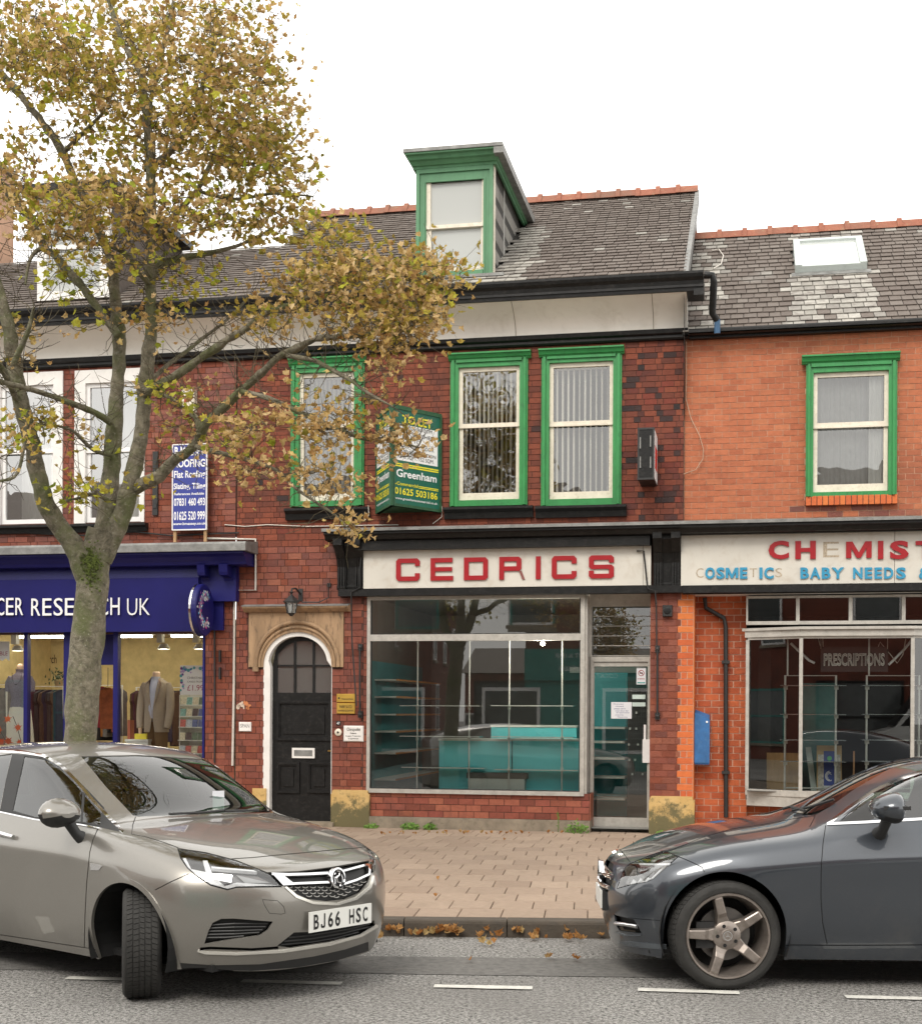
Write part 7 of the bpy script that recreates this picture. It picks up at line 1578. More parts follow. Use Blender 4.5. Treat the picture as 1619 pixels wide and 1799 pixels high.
a, c = vm(806, 46), vm(662, 20.5); L = (c - a).length
wins = [(L * f, z, 1.1, 1.7, M_UPVC) for f in (.10, .25, .40, .54, .68, .82) for z in (3.7,)] + [(L * f, .9, 1.1, 1.9, M_UPVC) for f in (.15, .36, .60, .80)]
obuild('long brick building down the side street opposite, reflected in the shop window', a, c, 6.1, M_OB, wins, rz=1.2)
c, a = vm(816, 60), vm(940, 60); obuild('low brick terrace closing the side street, reflected in the shop window', a, c, 3.9, M_OB, [(1.2, 1.9, .9, 1.1, M_UPVC), (3.2, .2, .9, 1.4, M_UPVC), (1.2, .1, .9, 1.3, M_UPVC)], rz=1.6)
def teal(t, M, L):
    t.part('fascia', MB().box(0, L, -.22, -.001, 2.6, 3.5).xform(M), M_TEALB)
    t.part('shopfront', MB().box(0, L, -.10, -.001, 0, 2.59).xform(M), M_TEALB)
    for x in (1.6, 5.0, 8.4): 
        W_ = t.part('shop_window', MB().box(x, x + 1.7, -.14, -.101, .5, 2.4).xform(M), M_UPVC); t.part('pane', MB().box(x + .1, x + 1.6, -.15, -.141, .6, 2.3).xform(M), pm('far_pane', (.1, .11, .11)), W_)
    for s_, z in (('RESTAURANT & BAR', 3.25), ('COFFEE', 3.05), ('GOURMET BURGERS', 2.88), ('COCKTAILS', 2.7)): t.part('lettering', text_mb(s_, .12, .12 * len(s_) * .9).xform(M @ Matrix.Translation((L - 2.6, -.225, z))), M_LETW)
c, a = vm(922, 21.5), vm(1260, 21.5); obuild('teal fronted restaurant with brick above on the opposite corner, seen in reflections', a, c, 6.6, M_OB, [(1.2, 4.1, 1.3, 1.7, M_TEALB), (4.6, 4.1, 1.3, 1.7, M_TEALB), (8.0, 4.1, 1.3, 1.7, M_TEALB)], extra=teal)
c, a = vm(1275, 21.5), vm(2100, 21.5); obuild('red brick parade opposite the chemist, seen only in reflections', a, c, 7.0, M_OB, [(1 + 3.2 * i, 4.2, 1.3, 1.8, M_UPVC) for i in range(6)] + [(1 + 3.2 * i, .6, 2.3, 2.0, M_BLACK) for i in range(6)])
p = vm(662, 20.5); c, a = Vector((p.x - 28, -21.5)), Vector((p.x - .4, -21.5)); obuild('brick parade opposite the charity shop, seen only in reflections', a, c, 7.0, M_OB, [(1 + 3.4 * i, 4.2, 1.3, 1.8, M_UPVC) for i in range(7)] + [(1 + 3.4 * i, .6, 2.4, 2.0, M_TEALB) for i in range(7)])
# white van on the near lane, right of the view
p = vm(1490, 19.3); VF = Frame(BF.m @ Vector((p.x, p.y, 0)), -TH); t = Thing('van', 'white panel van parked on the far kerb behind the camera, reflected in the chemist window', 'van', (0, 0, 0), VF)
prf = [(0, .35), (0, .9), (.25, 1.15), (1.0, 1.35), (1.75, 2.35), (2.0, 2.5), (5.6, 2.55), (5.65, .35)]; b = MB(); b.prism(prf, -.98, .98); t.part('body', b, pm('van_white', (.62, .62, .60), .35, var=.03, coat=.5))
for s_ in (-1, 1):
    b = MB(); b.add([(1.15, s_ * .985, 1.40), (2.05, s_ * .985, 1.40), (2.05, s_ * .985, 2.15), (1.78, s_ * .985, 2.15)], [(0, 1, 2, 3)]); t.part('window', b, M_GAP)
    for x in (.95, 4.6): t.part('wheel', tyre(.34, .22, .2, False, 28).xform(T3(x, s_ * .84, .34)), M_TYRE)
t.part('windscreen', MB().quad((1.02, -.85, 1.385), (1.02, .85, 1.385), (1.70, .8, 2.30), (1.70, -.8, 2.30)).xform(T3(-.02, 0, .02)), M_GAP)
# one more parked car across the road, far left behind the camera
def arch_cut(car, x, z, r, y0, R2=None, lip='paint'):
    far = lambda s: Vector((x, s * 100, z)); n = 26
    for s in (-1, 1):
        for rr_, rn in ((r + .028, 'arch_lip'), (r, 'hole')):
            P = [Vector((x + rr_ * math.cos(a), s * y0, z + rr_ * 1.02 * math.sin(a))) for a in [math.pi * 1.0 * i / n for i in range(n + 1)]]
            P = [Vector((x + rr_, s * y0, -.1))] + P + [Vector((x - rr_, s * y0, -.1))]
            car.cut(P, rn, org=far(s), tol=.5, facing=True)
def liner(car, x, z, r, y_in, y_out):
    for s in (-1, 1):
        b = MB(); n = 20; A = [math.pi * (-.12 + 1.24 * i / n) for i in range(n + 1)]
        i0 = [(x + r * math.cos(a), s * y_out, z + r * math.sin(a)) for a in A]; i1 = [(x + r * math.cos(a), s * y_in, z + r * math.sin(a)) for a in A]
        b.add(i0 + i1, [(i, i + 1, i + n + 2, i + n + 1) for i in range(n)] + [tuple(range(n + 1, 2 * n + 2))]); car.t.part('arch_liner', b, M_LINER)
def wheel(car, x, y, z, R_, w, rimr, steer, label, spokes, tread=True, rimmat=None, a0=105):
    s = 1 if y > 0 else -1; rm = rimmat or M_LEAD; M = T3(x, y, z) @ Matrix.Rotation(steer, 4, 'Z') @ (Matrix.Rotation(0 if s > 0 else math.pi, 4, 'Z'))
    me = MB(); wo = car.t.part('wheel', tyre(R_, w, rimr, tread).xform(M), M_TYRE, smooth=35, label=label)
    h = w / 2; b = MB(); b.lathe([(rimr + .008, h * .88), (rimr + .002, h * .98), (rimr - .008, h * .97), (rimr - .016, h * .80), (rimr - .030, h * .3), (rimr - .034, -h * .8), (rimr + .004, -h * .9)], (0, 0, 0), 'Y', 56); b.xform(M); car.t.part('rim', b, rm, wo, smooth=40)
    b = MB(); b.lathe([(.001, -.02), (.165, -.02), (.165, 0.005), (.001, .005)], (0, 0, 0), 'Y', 40).xform(M); car.t.part('brake_disc', b, pm('brake_disc_iron', (.18, .17, .16), .45, metal=.7, var=.3), wo)
    b = MB(); b.lathe([(.001, -.08), (rimr - .02, -.08)], (0, 0, 0), 'Y', 30).xform(M); car.t.part('inner_disc', b, M_GAP, wo)
    b = MB(); b.box(.07, .185, .0, .05, -.08, .08).xform(M); car.t.part('caliper', b, M_TRIM, wo)
    for k in range(spokes):
        a = 2 * math.pi * k / spokes + math.radians(a0); q = MB(); r0, r1 = .055, rimr - .004; w0, w1 = .036, .025
        if spokes != 5: w0, w1 = .025, .016
        yb, yt = h * .35, h * .92
        sec = [(r0, w0 * 1.25, h * .55), (r0 + .06, w0 * .86, h * .70), (rimr * .55, w0 * .78, h * .86), (r1 - .02, w1, yt), (r1, w1 * 1.05, yt - .006)]
        vs = []
        for r_, ww, y_ in sec: vs += [(r_, y_ - .045, -ww - .006), (r_, y_ - .004, -ww), (r_, y_, -ww + .006), (r_, y_, ww - .006), (r_, y_ - .004, ww), (r_, y_ - .045, ww + .006)]
        m = 6; q.add(vs, [(i * m + j, i * m + j + 1, (i + 1) * m + j + 1, (i + 1) * m + j) for i in range(len(sec) - 1) for j in range(5)] + [tuple(range(6)), tuple(range(24, 30))]); q.xform(Matrix.Rotation(-a, 4, 'Y')); q.xform(M); car.t.part('spoke', q, rm, wo)
    b = MB(); b.lathe([(.001, h * .80), (.036, h * .80), (.040, h * .76), (.060, h * .74), (.088, h * .62), (.092, h * .3)], (0, 0, 0), 'Y', 30).xform(M); car.t.part('hub', b, rm, wo, smooth=35)
    for k in range(5 if tread else 0): a = 2 * math.pi * k / 5 + math.radians(33 + 36); car.t.part('bolt_hole', MB().lathe([(.001, h * .765), (.012, h * .765)], (.062 * math.cos(a), 0.0, .062 * math.sin(a)), 'Y', 8).xform(M), M_GAP, wo)
    
    b = MB(); b.lathe([(.024, h * .815), (.029, h * .815)], (0, 0, 0), 'Y', 20)
    for k in range(3): a = math.pi / 2 + 2 * math.pi * k / 3; b.add([(.024 * math.cos(a), h * .816, .024 * math.sin(a)), (.004 * math.cos(a + 1.05), h * .816, .004 * math.sin(a + 1.05)), (.004 * math.cos(a - 1.05), h * .816, .004 * math.sin(a - 1.05))], [(0, 1, 2)])
    b.xform(M); car.t.part('emblem', b, M_CRM, wo); return wo
def seats(car, xs, ys, z0):
    for x in xs:
        for y in ys:
            P = [(-.02, 0), (.0, .10), (-.04, .35), (-.14, .56), (-.20, .58), (-.22, .52), (-.16, .30), (-.12, .0)]; b = MB(); b.prism([(x + p, z0 + .12 + q) for p, q in P], y - .24, y + .24); b.prism([(x - .06, z0), (x + .46, z0 + .04), (x + .48, z0 + .12), (x + .0, z0 + .14)], y - .24, y + .24); b.prism([(x - .20, z0 + .70), (x - .13, z0 + .71), (x - .15, z0 + .88), (x - .24, z0 + .88)], y - .11, y + .11); car.t.part('seat', b, M_CABIN)
# ---------------------------------------------------------------- the silver grey hatchback
PS1 = .68; A = Car('parked_car', 'silver grey hatchback with its front wheel turned hard, nose angled out from the tree', (-1.40, 8.86, 0), -PS1, -1, None)
P1 = car_paint('paint_warm_grey', (.24, .228, .205))
ST = [(.48, [(.73, .23), (.79, .36), (.815, .53), (.80, .68), (.735, .775, .0), (.62, .84), (.34, .87), (0, .878)]),
      (.33, [(.80, .20), (.86, .36), (.885, .56), (.875, .72), (.80, .825), (.66, .885), (.34, .905), (0, .915)]),
      (.0, [(.82, .19), (.885, .37), (.905, .60), (.90, .785), (.84, .89), (.70, .945), (.34, .968), (0, .975)]),
      (-.34, [(.81, .19), (.875, .37), (.895, .60), (.895, .80), (.85, .935), (.74, .98), (.35, 1.005), (0, 1.01)]),
      (-.52, [(.80, .19), (.87, .37), (.88, .60), (.897, .81), (.855, .955), (.80, .992), (.40, 1.02, .06), (0, 1.025, .08)]),
      (-.78, [(.80, .19), (.87, .37), (.88, .60), (.897, .82), (.85, .975), (.745, 1.16), (.38, 1.215, .06), (0, 1.23, .10)]),
      (-1.12, [(.80, .19), (.87, .37), (.88, .60), (.897, .83), (.84, .985), (.69, 1.375), (.36, 1.432, .04), (0, 1.445, .06)]),
      (-1.42, [(.80, .19), (.87, .37), (.88, .60), (.897, .84), (.835, .995), (.665, 1.42), (.32, 1.468), (0, 1.48)]),
      (-2.0, [(.80, .19), (.87, .37), (.88, .62), (.897, .86), (.82, 1.02), (.64, 1.42), (.32, 1.468), (0, 1.48)]),
      (-2.66, [(.80, .2), (.88, .39), (.90, .64), (.885, .89), (.79, 1.05), (.53, 1.37), (.31, 1.41), (0, 1.42)]),
      (-3.15, [(.76, .25), (.84, .42), (.86, .66), (.84, .90), (.74, 1.07), (.48, 1.27), (.28, 1.30), (0, 1.31)]),
      (-3.42, [(.66, .30), (.74, .45), (.76, .66), (.73, .88), (.64, 1.0), (.42, 1.08), (.25, 1.10), (0, 1.1)])]
CAP = [[(.65, .58, .195), (.77, .33, .19), (.80, 0, .19)], [(.72, .60, .33), (.84, .34, .33), (.88, 0, .33)], [(.74, .60, .52), (.865, .34, .52), (.90, 0, .52)], [(.73, .60, .665), (.865, .34, .67), (.895, 0, .675)], [(.68, .59, .775), (.775, .34, .785), (.805, 0, .79)]]
A.capcrease = [(4, .35), (0, .6)]; A.vcrease = []
A.cage(ST, CAP, 3, crease=[(3, 2, 9, .8), (4, 0, 4, .25), (4, 4, 11, .75), (5, 4, 9, .55), (0, 0, 11, .9)])
def z6(*p): return [(x / 3.672, 1280 + y / 3.672) for x, y in p]
def z2b(*p): return [(x / 2.313, 1280 + y / 2.313) for x, y in p]
def z7(*p): return [(280 + x / 3.68, 1380 + y / 3.68) for x, y in p]
far_r = Vector((0, -100, .5))
ptsd = [A.px(*p) for p in z6((635, 640), (600, 720), (580, 800), (560, 1000), (550, 1200), (545, 1412))]
A.cut([Vector((p.x, -.9, p.z)) for p in ptsd] + [Vector((-1.75, -.9, .21)), Vector((-1.75, -.9, 1.0)), Vector((-1.7, -.9, 1.05)), Vector((-1.0, -.9, .99))], 'door', org=far_r, only=['paint'], tol=.6)
arch_cut(A, 0, .335, .345, .88); arch_cut(A, -2.662, .335, .345, .88)
A.cpx(z6((0, 515), (-240, 480), (-240, 225), (0, 172), (80, 160), (75, 172), (40, 330)), 'glass', True)
A.cpx(z6((160, 166), (300, 188), (400, 238), (480, 308), (600, 430), (674, 510), (662, 632), (520, 612), (230, 580), (0, 532), (40, 330), (80, 162)), 'trim_pillar', True)
A.cpx(z6((82, 528), (158, 178), (290, 196), (390, 245), (470, 315), (535, 385), (520, 600), (230, 570)), 'glass2', True)
A.cpx(z6((552, 400), (655, 510), (648, 618), (533, 600)), 'glass3', True)
A.cpx(z6((676, 520), (775, 655), (760, 662), (655, 634)), 'trim', False)
ws = z2b((330, 112), (560, 107), (840, 122), (1000, 215), (1172, 333), (1100, 342), (900, 346), (560, 358), (540, 352), (430, 235))
A.cpx(ws, 'windscreen'); 
A.band(z6((-60, 150), (0, 146), (130, 150), (280, 176), (390, 238), (490, 335), (600, 465), (700, 573), (798, 668)), 5.2, 'chrome', w2=5.5)
A.band(z6((-60, 520), (0, 537), (230, 587), (520, 622), (642, 645)), 2.2, 'chrome'); A.band(z6((-60, 513), (0, 526), (230, 576), (520, 611), (648, 632), (770, 660)), 3.0, 'trim')
A.cpx(z7((116, 404), (300, 430), (500, 482), (640, 537), (725, 572), (795, 658), (500, 662), (440, 678), (330, 648), (240, 588), (180, 535), (136, 472)), 'lampedge')
A.cpx(z7((124, 414), (300, 440), (500, 492), (640, 545), (715, 580), (780, 650), (500, 652), (440, 668), (330, 638), (240, 578), (180, 528), (142, 468)), 'lamp')
A.cpx(z7((1335, 385), (1372, 408), (1396, 480), (1392, 548), (1358, 582), (1362, 480)), 'lamp_far')
A.cpx(z7((700, 560), (900, 553), (1100, 528), (1355, 484), (1364, 580), (1350, 625), (1300, 690), (1200, 735), (1080, 748), (960, 735), (880, 700), (820, 655), (790, 650)), 'grille')
A.band(z7((815, 655), (885, 718), (990, 758), (1150, 766), (1270, 730), (1360, 655), (1378, 585)), 4.6, 'lip', only=['paint'])  # pale band paints the highlight on the body-coloured lip round the grille
for bd, w in ((((726, 574), (830, 578), (950, 575), (1092, 568)), 4.2), (((800, 640), (900, 634), (1100, 626)), 3.8), (((1165, 560), (1250, 537), (1345, 512)), 3.4), (((1180, 640), (1270, 612), (1352, 575)), 3.4), (((1348, 510), (1356, 545), (1352, 578)), 3)): A.band(z7(*bd), w, 'chrome_bar')
A.cpx(z7((722, 566), (790, 574), (862, 630), (800, 648)), 'chrome_bar')
A.cpx(z7((290, 1025), (318, 940), (345, 888), (400, 862), (480, 860), (735, 880), (700, 935), (650, 968), (430, 1000)), 'intake')
A.cpx(z7((760, 1038), (870, 950), (975, 946), (1160, 920), (1330, 880), (1388, 872), (1398, 912), (1300, 962), (1100, 1012), (850, 1052)), 'intake')
A.band(z7((250, 1066), (300, 1080), (500, 1086), (800, 1070), (1100, 1024), (1300, 968), (1408, 905)), 4.6, 'lip'); A.band(z7((262, 1058), (330, 1052), (600, 1062), (770, 1050)), 5.5, 'intake')
A.cpx(z7((118, 1146), (350, 1162), (650, 1156), (1000, 1105), (1200, 1060), (1350, 1010), (1360, 1080), (1150, 1150), (900, 1200), (600, 1250), (118, 1260)), 'trim', only=['paint'])
g = lambda pp, w=1.5, **kw: A.band(pp, w, 'gap', only=['paint', 'door', 'arch_lip'], **kw)
g(z6((876, 568), (858, 620), (850, 680), (960, 703), (1060, 735), (1150, 768))); g(z7((465, 474), (600, 466), (700, 456), (1000, 428), (1200, 410), (1332, 398))); g(z6((1000, 1042), (1100, 990), (1218, 937)))
g(z6((635, 640), (600, 720), (580, 800), (560, 1000), (550, 1200), (545, 1412))); g(z7((668, 738), (680, 775), (712, 826), (790, 832), (814, 825), (805, 785), (765, 745), (668, 738)), .9)
g(z6((0, 1330), (300, 1375), (622, 1425)), 1.6)
A.cpx(z6((585, 868), (640, 876), (662, 886), (640, 914), (588, 912)), 'marker')
ob = A.finish({'paint': ('body', P1, 0, None, .012), 'door': ('door', P1, 0, None, .012), 'arch_lip': ('wheel_arch', P1, .006, None, .02), 'glass': ('window', G_SIDE, -.004, None), 'glass2': ('window', G_SIDE, -.004, None), 'glass3': ('window', G_SIDE, -.004, None),
  'trim_pillar': ('pillar_trim', M_TRIM, -.001, None, .01), 'trim': ('lower_trim', M_TRIM, -.002, None, .01), 'windscreen': ('windscreen', G_CAR, -.005, None), 'chrome': ('chrome_strip', M_CRM, .004, None, .006), 'lampedge': ('headlamp_seal', M_GAP, -.006, None, .02), 'lamp': ('headlight', G_LENS, .001, None, .01), 'lamp_far': ('headlight', G_LENS, .001, None, .01),
  'grille': ('grille', M_MATT, -.025, None, .0), 'lip': ('bumper_edge', pm('silver_line_and_highlight', (.78, .76, .70), .22, metal=.6, var=.05), .007, None, .008), 'chrome_bar': ('grille_bar', M_CRM, .006, None, .02), 'intake': ('air_intake', M_MATT, -.03, None, .0), 'gap': ('panel_gap', M_GAP, -.006, None), 'marker': ('side_repeater', M_CRM, .004, None, .006)})
# lamp internals
def lamp_inside(car, rn, off, shapes, hmat=M_LAMPIN, cutk='lin'):
    src = [f for f in car.bm.faces if f[car.rg] == car.regs.index(rn)]
    import mathutils
    b = MB(); ids = {}
    for f in src:
        for v in f.verts:
            if v not in ids: ids[v] = len(b.v); b.v.append(tuple(v.co - v.normal * off))
        b.f.append(tuple(ids[v] for v in f.verts)); b.mi.append(0)
    car.t.part('lamp_housing', b, hmat, car.objs[rn], smooth=60)
    for k, (pts, mat, oo, nm) in enumerate(shapes):
        P = [car.px(*p) for p in pts]; c = sum(P, Vector()) / len(P); h = car.tree.find_nearest(c); n_ = h[1]
        b = MB(); q = [p - n_ * oo for p in P]; q2 = [p - n_ * (oo + .02) for p in P]; m = len(P); b.add(q + q2, [tuple(range(m))] + [(i, (i + 1) % m, (i + 1) % m + m, i + m) for i in range(m)]); car.t.part(nm, b, mat, car.objs[rn])
lamp_inside(A, 'lamp', .05, [(z7((150, 468), (168, 462), (205, 535), (330, 560), (420, 645), (500, 622), (770, 640), (500, 648), (440, 662), (330, 632), (240, 575), (185, 525)), M_DRL, .010, 'light_guide'), (z7((280, 478), (310, 478), (355, 600), (310, 590)), M_DRL, .008, 'light_guide'), (z7((335, 515), (610, 540), (632, 550), (345, 528)), M_DRL, .008, 'light_guide'),
  (z7((205, 490), (265, 500), (290, 560), (230, 550)), M_GAP, .02, 'lamp_unit'), (z7((370, 560), (470, 570), (460, 620), (380, 605)), M_CRM, .022, 'reflector'), (z7((500, 570), (640, 580), (720, 620), (560, 622)), pm('lamp_grey', (.3, .3, .3), .3, metal=.8), .022, 'reflector')])
lamp_inside(A, 'lamp_far', .03, [(z7((1350, 400), (1368, 412), (1384, 470), (1372, 470)), M_DRL, .006, 'light_guide'), (z7((1368, 500), (1388, 505), (1384, 545), (1366, 550)), M_CRM, .006, 'reflector')])
# grille mesh, badge, plate, intake slats
b = MB()
for r_i in range(6):
    for c_i in range(12):
        u0 = 855 + c_i * 50 + (25 if r_i % 2 else 0); v0 = 660 + r_i * 19 - max(0, (c_i - 5)) * 13.5 + (0 if c_i > 5 else 0)
        lo = 662 + (u0 - 850) * .6 if u0 < 960 else 742 - max(0, u0 - 1150) * .45
        hi = 648 if u0 < 1110 else 648 - (u0 - 1110) * .32
        if v0 > min(lo, 735) or v0 < hi or u0 > 1345: continue
        P = [A.px(*z7((u0 + dx, v0 + dy))[0]) for dx, dy in ((-18, -3), (-9, 3), (0, 4), (9, 3), (18, -3))]
        P = [p - Vector((.016, 0, 0)) for p in P]; b.tube(P, .0032, 5)
A.t.part('grille_mesh', b, pm('grille_mesh_grey', (.36, .35, .33), .35, metal=.5), ob['grille'], kind='stuff')
def slats(car, ob_, lines, off=.018):
    for ln in lines: P = [car.px(*p) for p in ln]; b = MB(); b.tube([p - Vector((off, 0, 0)) for p in P], .0045, 5); car.t.part('intake_slat', b, pm('slat_black', (.03, .03, .03), .45), ob_)
slats(A, ob['intake'], [z7((340, 905), (500, 895), (715, 895)), z7((332, 925), (500, 918), (700, 915)), z7((325, 945), (500, 942), (680, 935)), z7((318, 966), (500, 962), (660, 952)), z7((312, 986), (450, 984), (560, 975)), z7((850, 985), (1000, 968), (1200, 935), (1370, 898)), z7((820, 1010), (1000, 992), (1200, 958), (1390, 912)), z7((800, 1032), (1000, 1015), (1150, 990), (1300, 950))])
c0 = A.px(*z7((1140, 597))[0]) + Vector((.012, 0, 0)); b = MB()
RB_ = .062; Mx = T3(*c0) @ Matrix.Rotation(math.radians(-8), 4, 'Y'); b.lathe([(RB_ * .80, .004), (RB_ * .84, .012), (RB_, .010), (RB_ * 1.02, 0), (RB_, -.02)], (0, 0, 0), 'X', 28); b.xform(Mx); BG = A.t.part('badge', b, M_CRM, smooth=50); b = MB().lathe([(.001, .003), (RB_ * .82, .003)], (0, 0, 0), 'X', 24).xform(Mx); A.t.part('badge_field', b, M_GAP, BG)
b = MB()
for pts, rr_ in ((((-.01, .045), (.016, .036), (.010, .014), (-.014, .004), (-.010, -.02), (.018, -.03), (.012, -.048)), .0065), (((-.034, .01), (-.028, -.014), (-.030, -.034)), .005), (((.028, .018), (.034, -.004), (.032, -.028)), .005), (((-.02, .03), (-.032, .022)), .005)): b.tube([(.008, y, z) for y, z in pts], rr_, 6)
A.t.part('badge_figure', b.xform(Mx), M_CRM, BG, smooth=60)
def plate(car, uv, txt, L=.52, H=.111, tilt=0, yellow=False, dx=.012):
    p = car.px(*uv); M = T3(p.x + dx, 0, p.z) @ Matrix.Rotation(math.radians(90), 4, 'Z') @ Matrix.Rotation(tilt, 4, 'X'); b = MB(); b.box(-L / 2, L / 2, -.002, .006, -H / 2, H / 2).xform(M); N = car.t.part('number_plate', b, M_PLATE)
    W_ = L * .90; cw = W_ / (len(txt) + .0); x = -W_ / 2
    for ch in txt:
        if ch == 'J': t = MB().prism([(0, .28), (0, .1), (.1, 0), (.5, 0), (.6, .1), (.6, 1), (.42, 1), (.42, .15), (.2, .15), (.18, .28)], 0, .002).xform(M @ T3(x + cw * .12, -.0032, -H * .35) @ Matrix.Diagonal((cw, 1, H * .70, 1))); car.t.part('character', t, M_INK, N)
        elif ch != ' ': t = text_mb(ch, H * .70, cw * (.6 if ch == 'J' else .72), bold=.022); t.xform(M @ T3(x + cw * (.2 if ch == 'J' else .12), -.0032, -H * .35)); car.t.part('character', t, M_INK, N)
        x += cw
    return N
p_ = A.px(*z7((1153, 855))[0]); plate(A, z7((1153, 855))[0], 'BJ66 HSC', .53, .120)
# mirror
def mirror(car, uv, s, sx, sz, mat, d=.16, low=.4):
    y = s * .99; fr_ = car.f; dd = car.f.d(*uv); t = (y - car.cam.y) / dd.y; c = car.cam + dd * t; b = MB(); n, m = 20, 12; vs = []
    for i in range(m + 1):
        th = math.pi * i / m
        for k in range(n):
            a = 2 * math.pi * k / n; X = math.cos(th); rr_ = math.sin(th) ** .75; Y, Z_ = rr_ * math.cos(a), rr_ * math.sin(a)
            vs.append((c.x + X * d * .5 * (1 if X > 0 else .55), c.y + Y * sx * .5, c.z + Z_ * sz * .5 * (1 - .25 * X)))
    F = [(i * n + k, i * n + (k + 1) % n, (i + 1) * n + (k + 1) % n, (i + 1) * n + k) for i in range(m) for k in range(n)]
    up, dn = MB(), MB(); zc_ = c.z - sz * (.5 - low) * .9
    for tgt, cond in ((up, lambda q: q >= zc_), (dn, lambda q: q < zc_)):
        tgt.v = [tuple(v) for v in vs]; tgt.f = [f for f in F if cond(sum(vs[i][2] for i in f) / 4)]; tgt.mi = [0] * len(tgt.f)
    o = car.t.part('door_mirror', up, mat, smooth=60); car.t.part('mirror_base', dn, M_TRIM, o, smooth=60)
    b = MB(); b.tube([(c.x + .0, c.y - s * sx * .25, c.z - sz * .35), (c.x + .02, s * .88, c.z - sz * .75), (c.x + .03, s * .83, c.z - sz * .95)], [.035, .032, .05], 10); car.t.part('mirror_stalk', b, M_TRIM, o, smooth=60)
mirror(A, z6((382, 545))[0], -1, .28, .175, P1, .20, .42)
b = MB(); P = [A.px(*q) for q in z6((-6, 668), (40, 675), (100, 700))]; n_ = Vector((0, -1, 0)); b.tube([p + n_ * q for p, q in zip(P, (.03, .035, .015))], .016, 8); A.t.part('door_handle', b, M_CRM, ob['door'], smooth=60)
# wipers
for pp in (z2b((680, 356), (800, 350), (905, 341)), z2b((905, 343), (1042, 340))): P = [A.px(*q) + Vector((.02, 0, .015)) for q in pp]; b = MB(); b.tube(P, .009, 6); A.t.part('wiper', b, M_TRIM)
for x in (0, -2.662): liner(A, x, .335, .372, .50, .875)
wheel(A, .0, -.765, .325, .325, .225, .205, math.radians(-38), 'front wheel turned towards the camera showing its tread', 10); wheel(A, .0, .765, .325, .325, .225, .205, math.radians(-38), None, 10, False); wheel(A, -2.662, -.765, .325, .325, .225, .205, 0, None, 10, False); wheel(A, -2.662, .765, .325, .325, .225, .205, 0, None, 10, False)
seats(A, (-1.35, -2.2), (-.38, .38), .42)
b = MB(); b.add([(-.62, s_ * .75, z_) for s_ in (-1, 1) for z_ in (.6, .93)] + [(-1.0, s_ * .75, z_) for s_ in (-1, 1) for z_ in (.55, .90)], [(0, 1, 3, 2), (1, 5, 7, 3), (4, 5, 7, 6)]); A.t.part('dashboard', b, M_CABIN)
b = MB(); 
for i in range(24): pass
b.tube([(-1.02 + .05 * math.sin(a), -.38 + .18 * math.cos(a), .93 + .17 * math.sin(a)) for a in [2 * math.pi * i / 24 for i in range(25)]], .014, 6); A.t.part('steering_wheel', b, M_TRIM)
A.t.part('rear_mirror', MB().box(-.93, -.91, -.12, .12, 1.27, 1.33), M_TRIM)
b = MB(); b.box(-3.2, .55, -.70, .70, .20, .24); b.box(-.5, -.45, -.7, .7, .24, .9); A.t.part('floor_pan', b, M_GAP)
p = A.px(*z2b((905, 290))[0]); A.t.part('permit', MB().box(p.x - .045, p.x - .04, p.y - .05, p.y + .05, p.z - .08, p.z + .06), M_PAPER)
# ---------------------------------------------------------------- the dark blue grey coupe-saloon, nose to the left
def m8(*p): return [(1030 + x / 2.749, 1300 + y / 2.749) for x, y in p]
def m6(*p): return [(1040 + x / 6.92, 1460 + y / 6.92) for x, y in p]
P2 = car_paint('paint_dark_blue_grey', (.052, .060, .072), metal=.5, rough=.28)
Dm = 1.7 * FPX / (1736 - YH + 2); xm_ = (1277 - CX + ROLL * 386) * Dm / FPX
B_ = Car('parked_car', 'dark blue grey low-roofed saloon with bronze five-spoke wheels parked facing left', (xm_ + .02, Dm + .92, 0), math.pi - .03, 1, None)
ST = [(.43, [(.74, .175), (.82, .32), (.85, .50), (.84, .63), (.79, .72), (.62, .765), (.34, .79), (0, .795)]),
      (.32, [(.80, .165), (.865, .32), (.895, .52), (.885, .67), (.825, .77), (.64, .815), (.34, .838), (0, .845)]),
      (.0, [(.83, .18), (.90, .34), (.93, .58), (.925, .74), (.86, .865), (.68, .905), (.35, .93), (0, .94)]),
      (-.40, [(.82, .18), (.89, .34), (.92, .58), (.92, .77), (.865, .905), (.70, .95), (.36, .985), (0, .995)]),
      (-.62, [(.82, .18), (.885, .34), (.915, .58), (.92, .79), (.865, .93), (.73, .985), (.38, 1.015, .04), (0, 1.025, .08)]),
      (-.92, [(.82, .18), (.885, .34), (.91, .58), (.92, .81), (.855, .95), (.685, 1.12), (.36, 1.16, .06), (0, 1.175, .10)]),
      (-1.28, [(.82, .18), (.885, .34), (.91, .58), (.92, .83), (.84, .965), (.62, 1.325), (.34, 1.375, .04), (0, 1.39, .06)]),
      (-1.62, [(.82, .18), (.885, .34), (.91, .58), (.92, .84), (.83, .975), (.59, 1.39), (.32, 1.425), (0, 1.435)]),
      (-2.2, [(.82, .18), (.885, .34), (.915, .60), (.925, .86), (.83, .99), (.58, 1.39), (.32, 1.425), (0, 1.435)]),
      (-2.9, [(.83, .20), (.90, .36), (.935, .62), (.93, .86), (.83, .985), (.58, 1.27), (.32, 1.31), (0, 1.32)]),
      (-3.5, [(.78, .25), (.86, .40), (.89, .62), (.86, .82), (.76, .93), (.55, 1.05), (.3, 1.07), (0, 1.07)]),
      (-3.85, [(.68, .30), (.76, .42), (.78, .60), (.75, .78), (.66, .88), (.45, .95), (.25, .97), (0, .97)])]
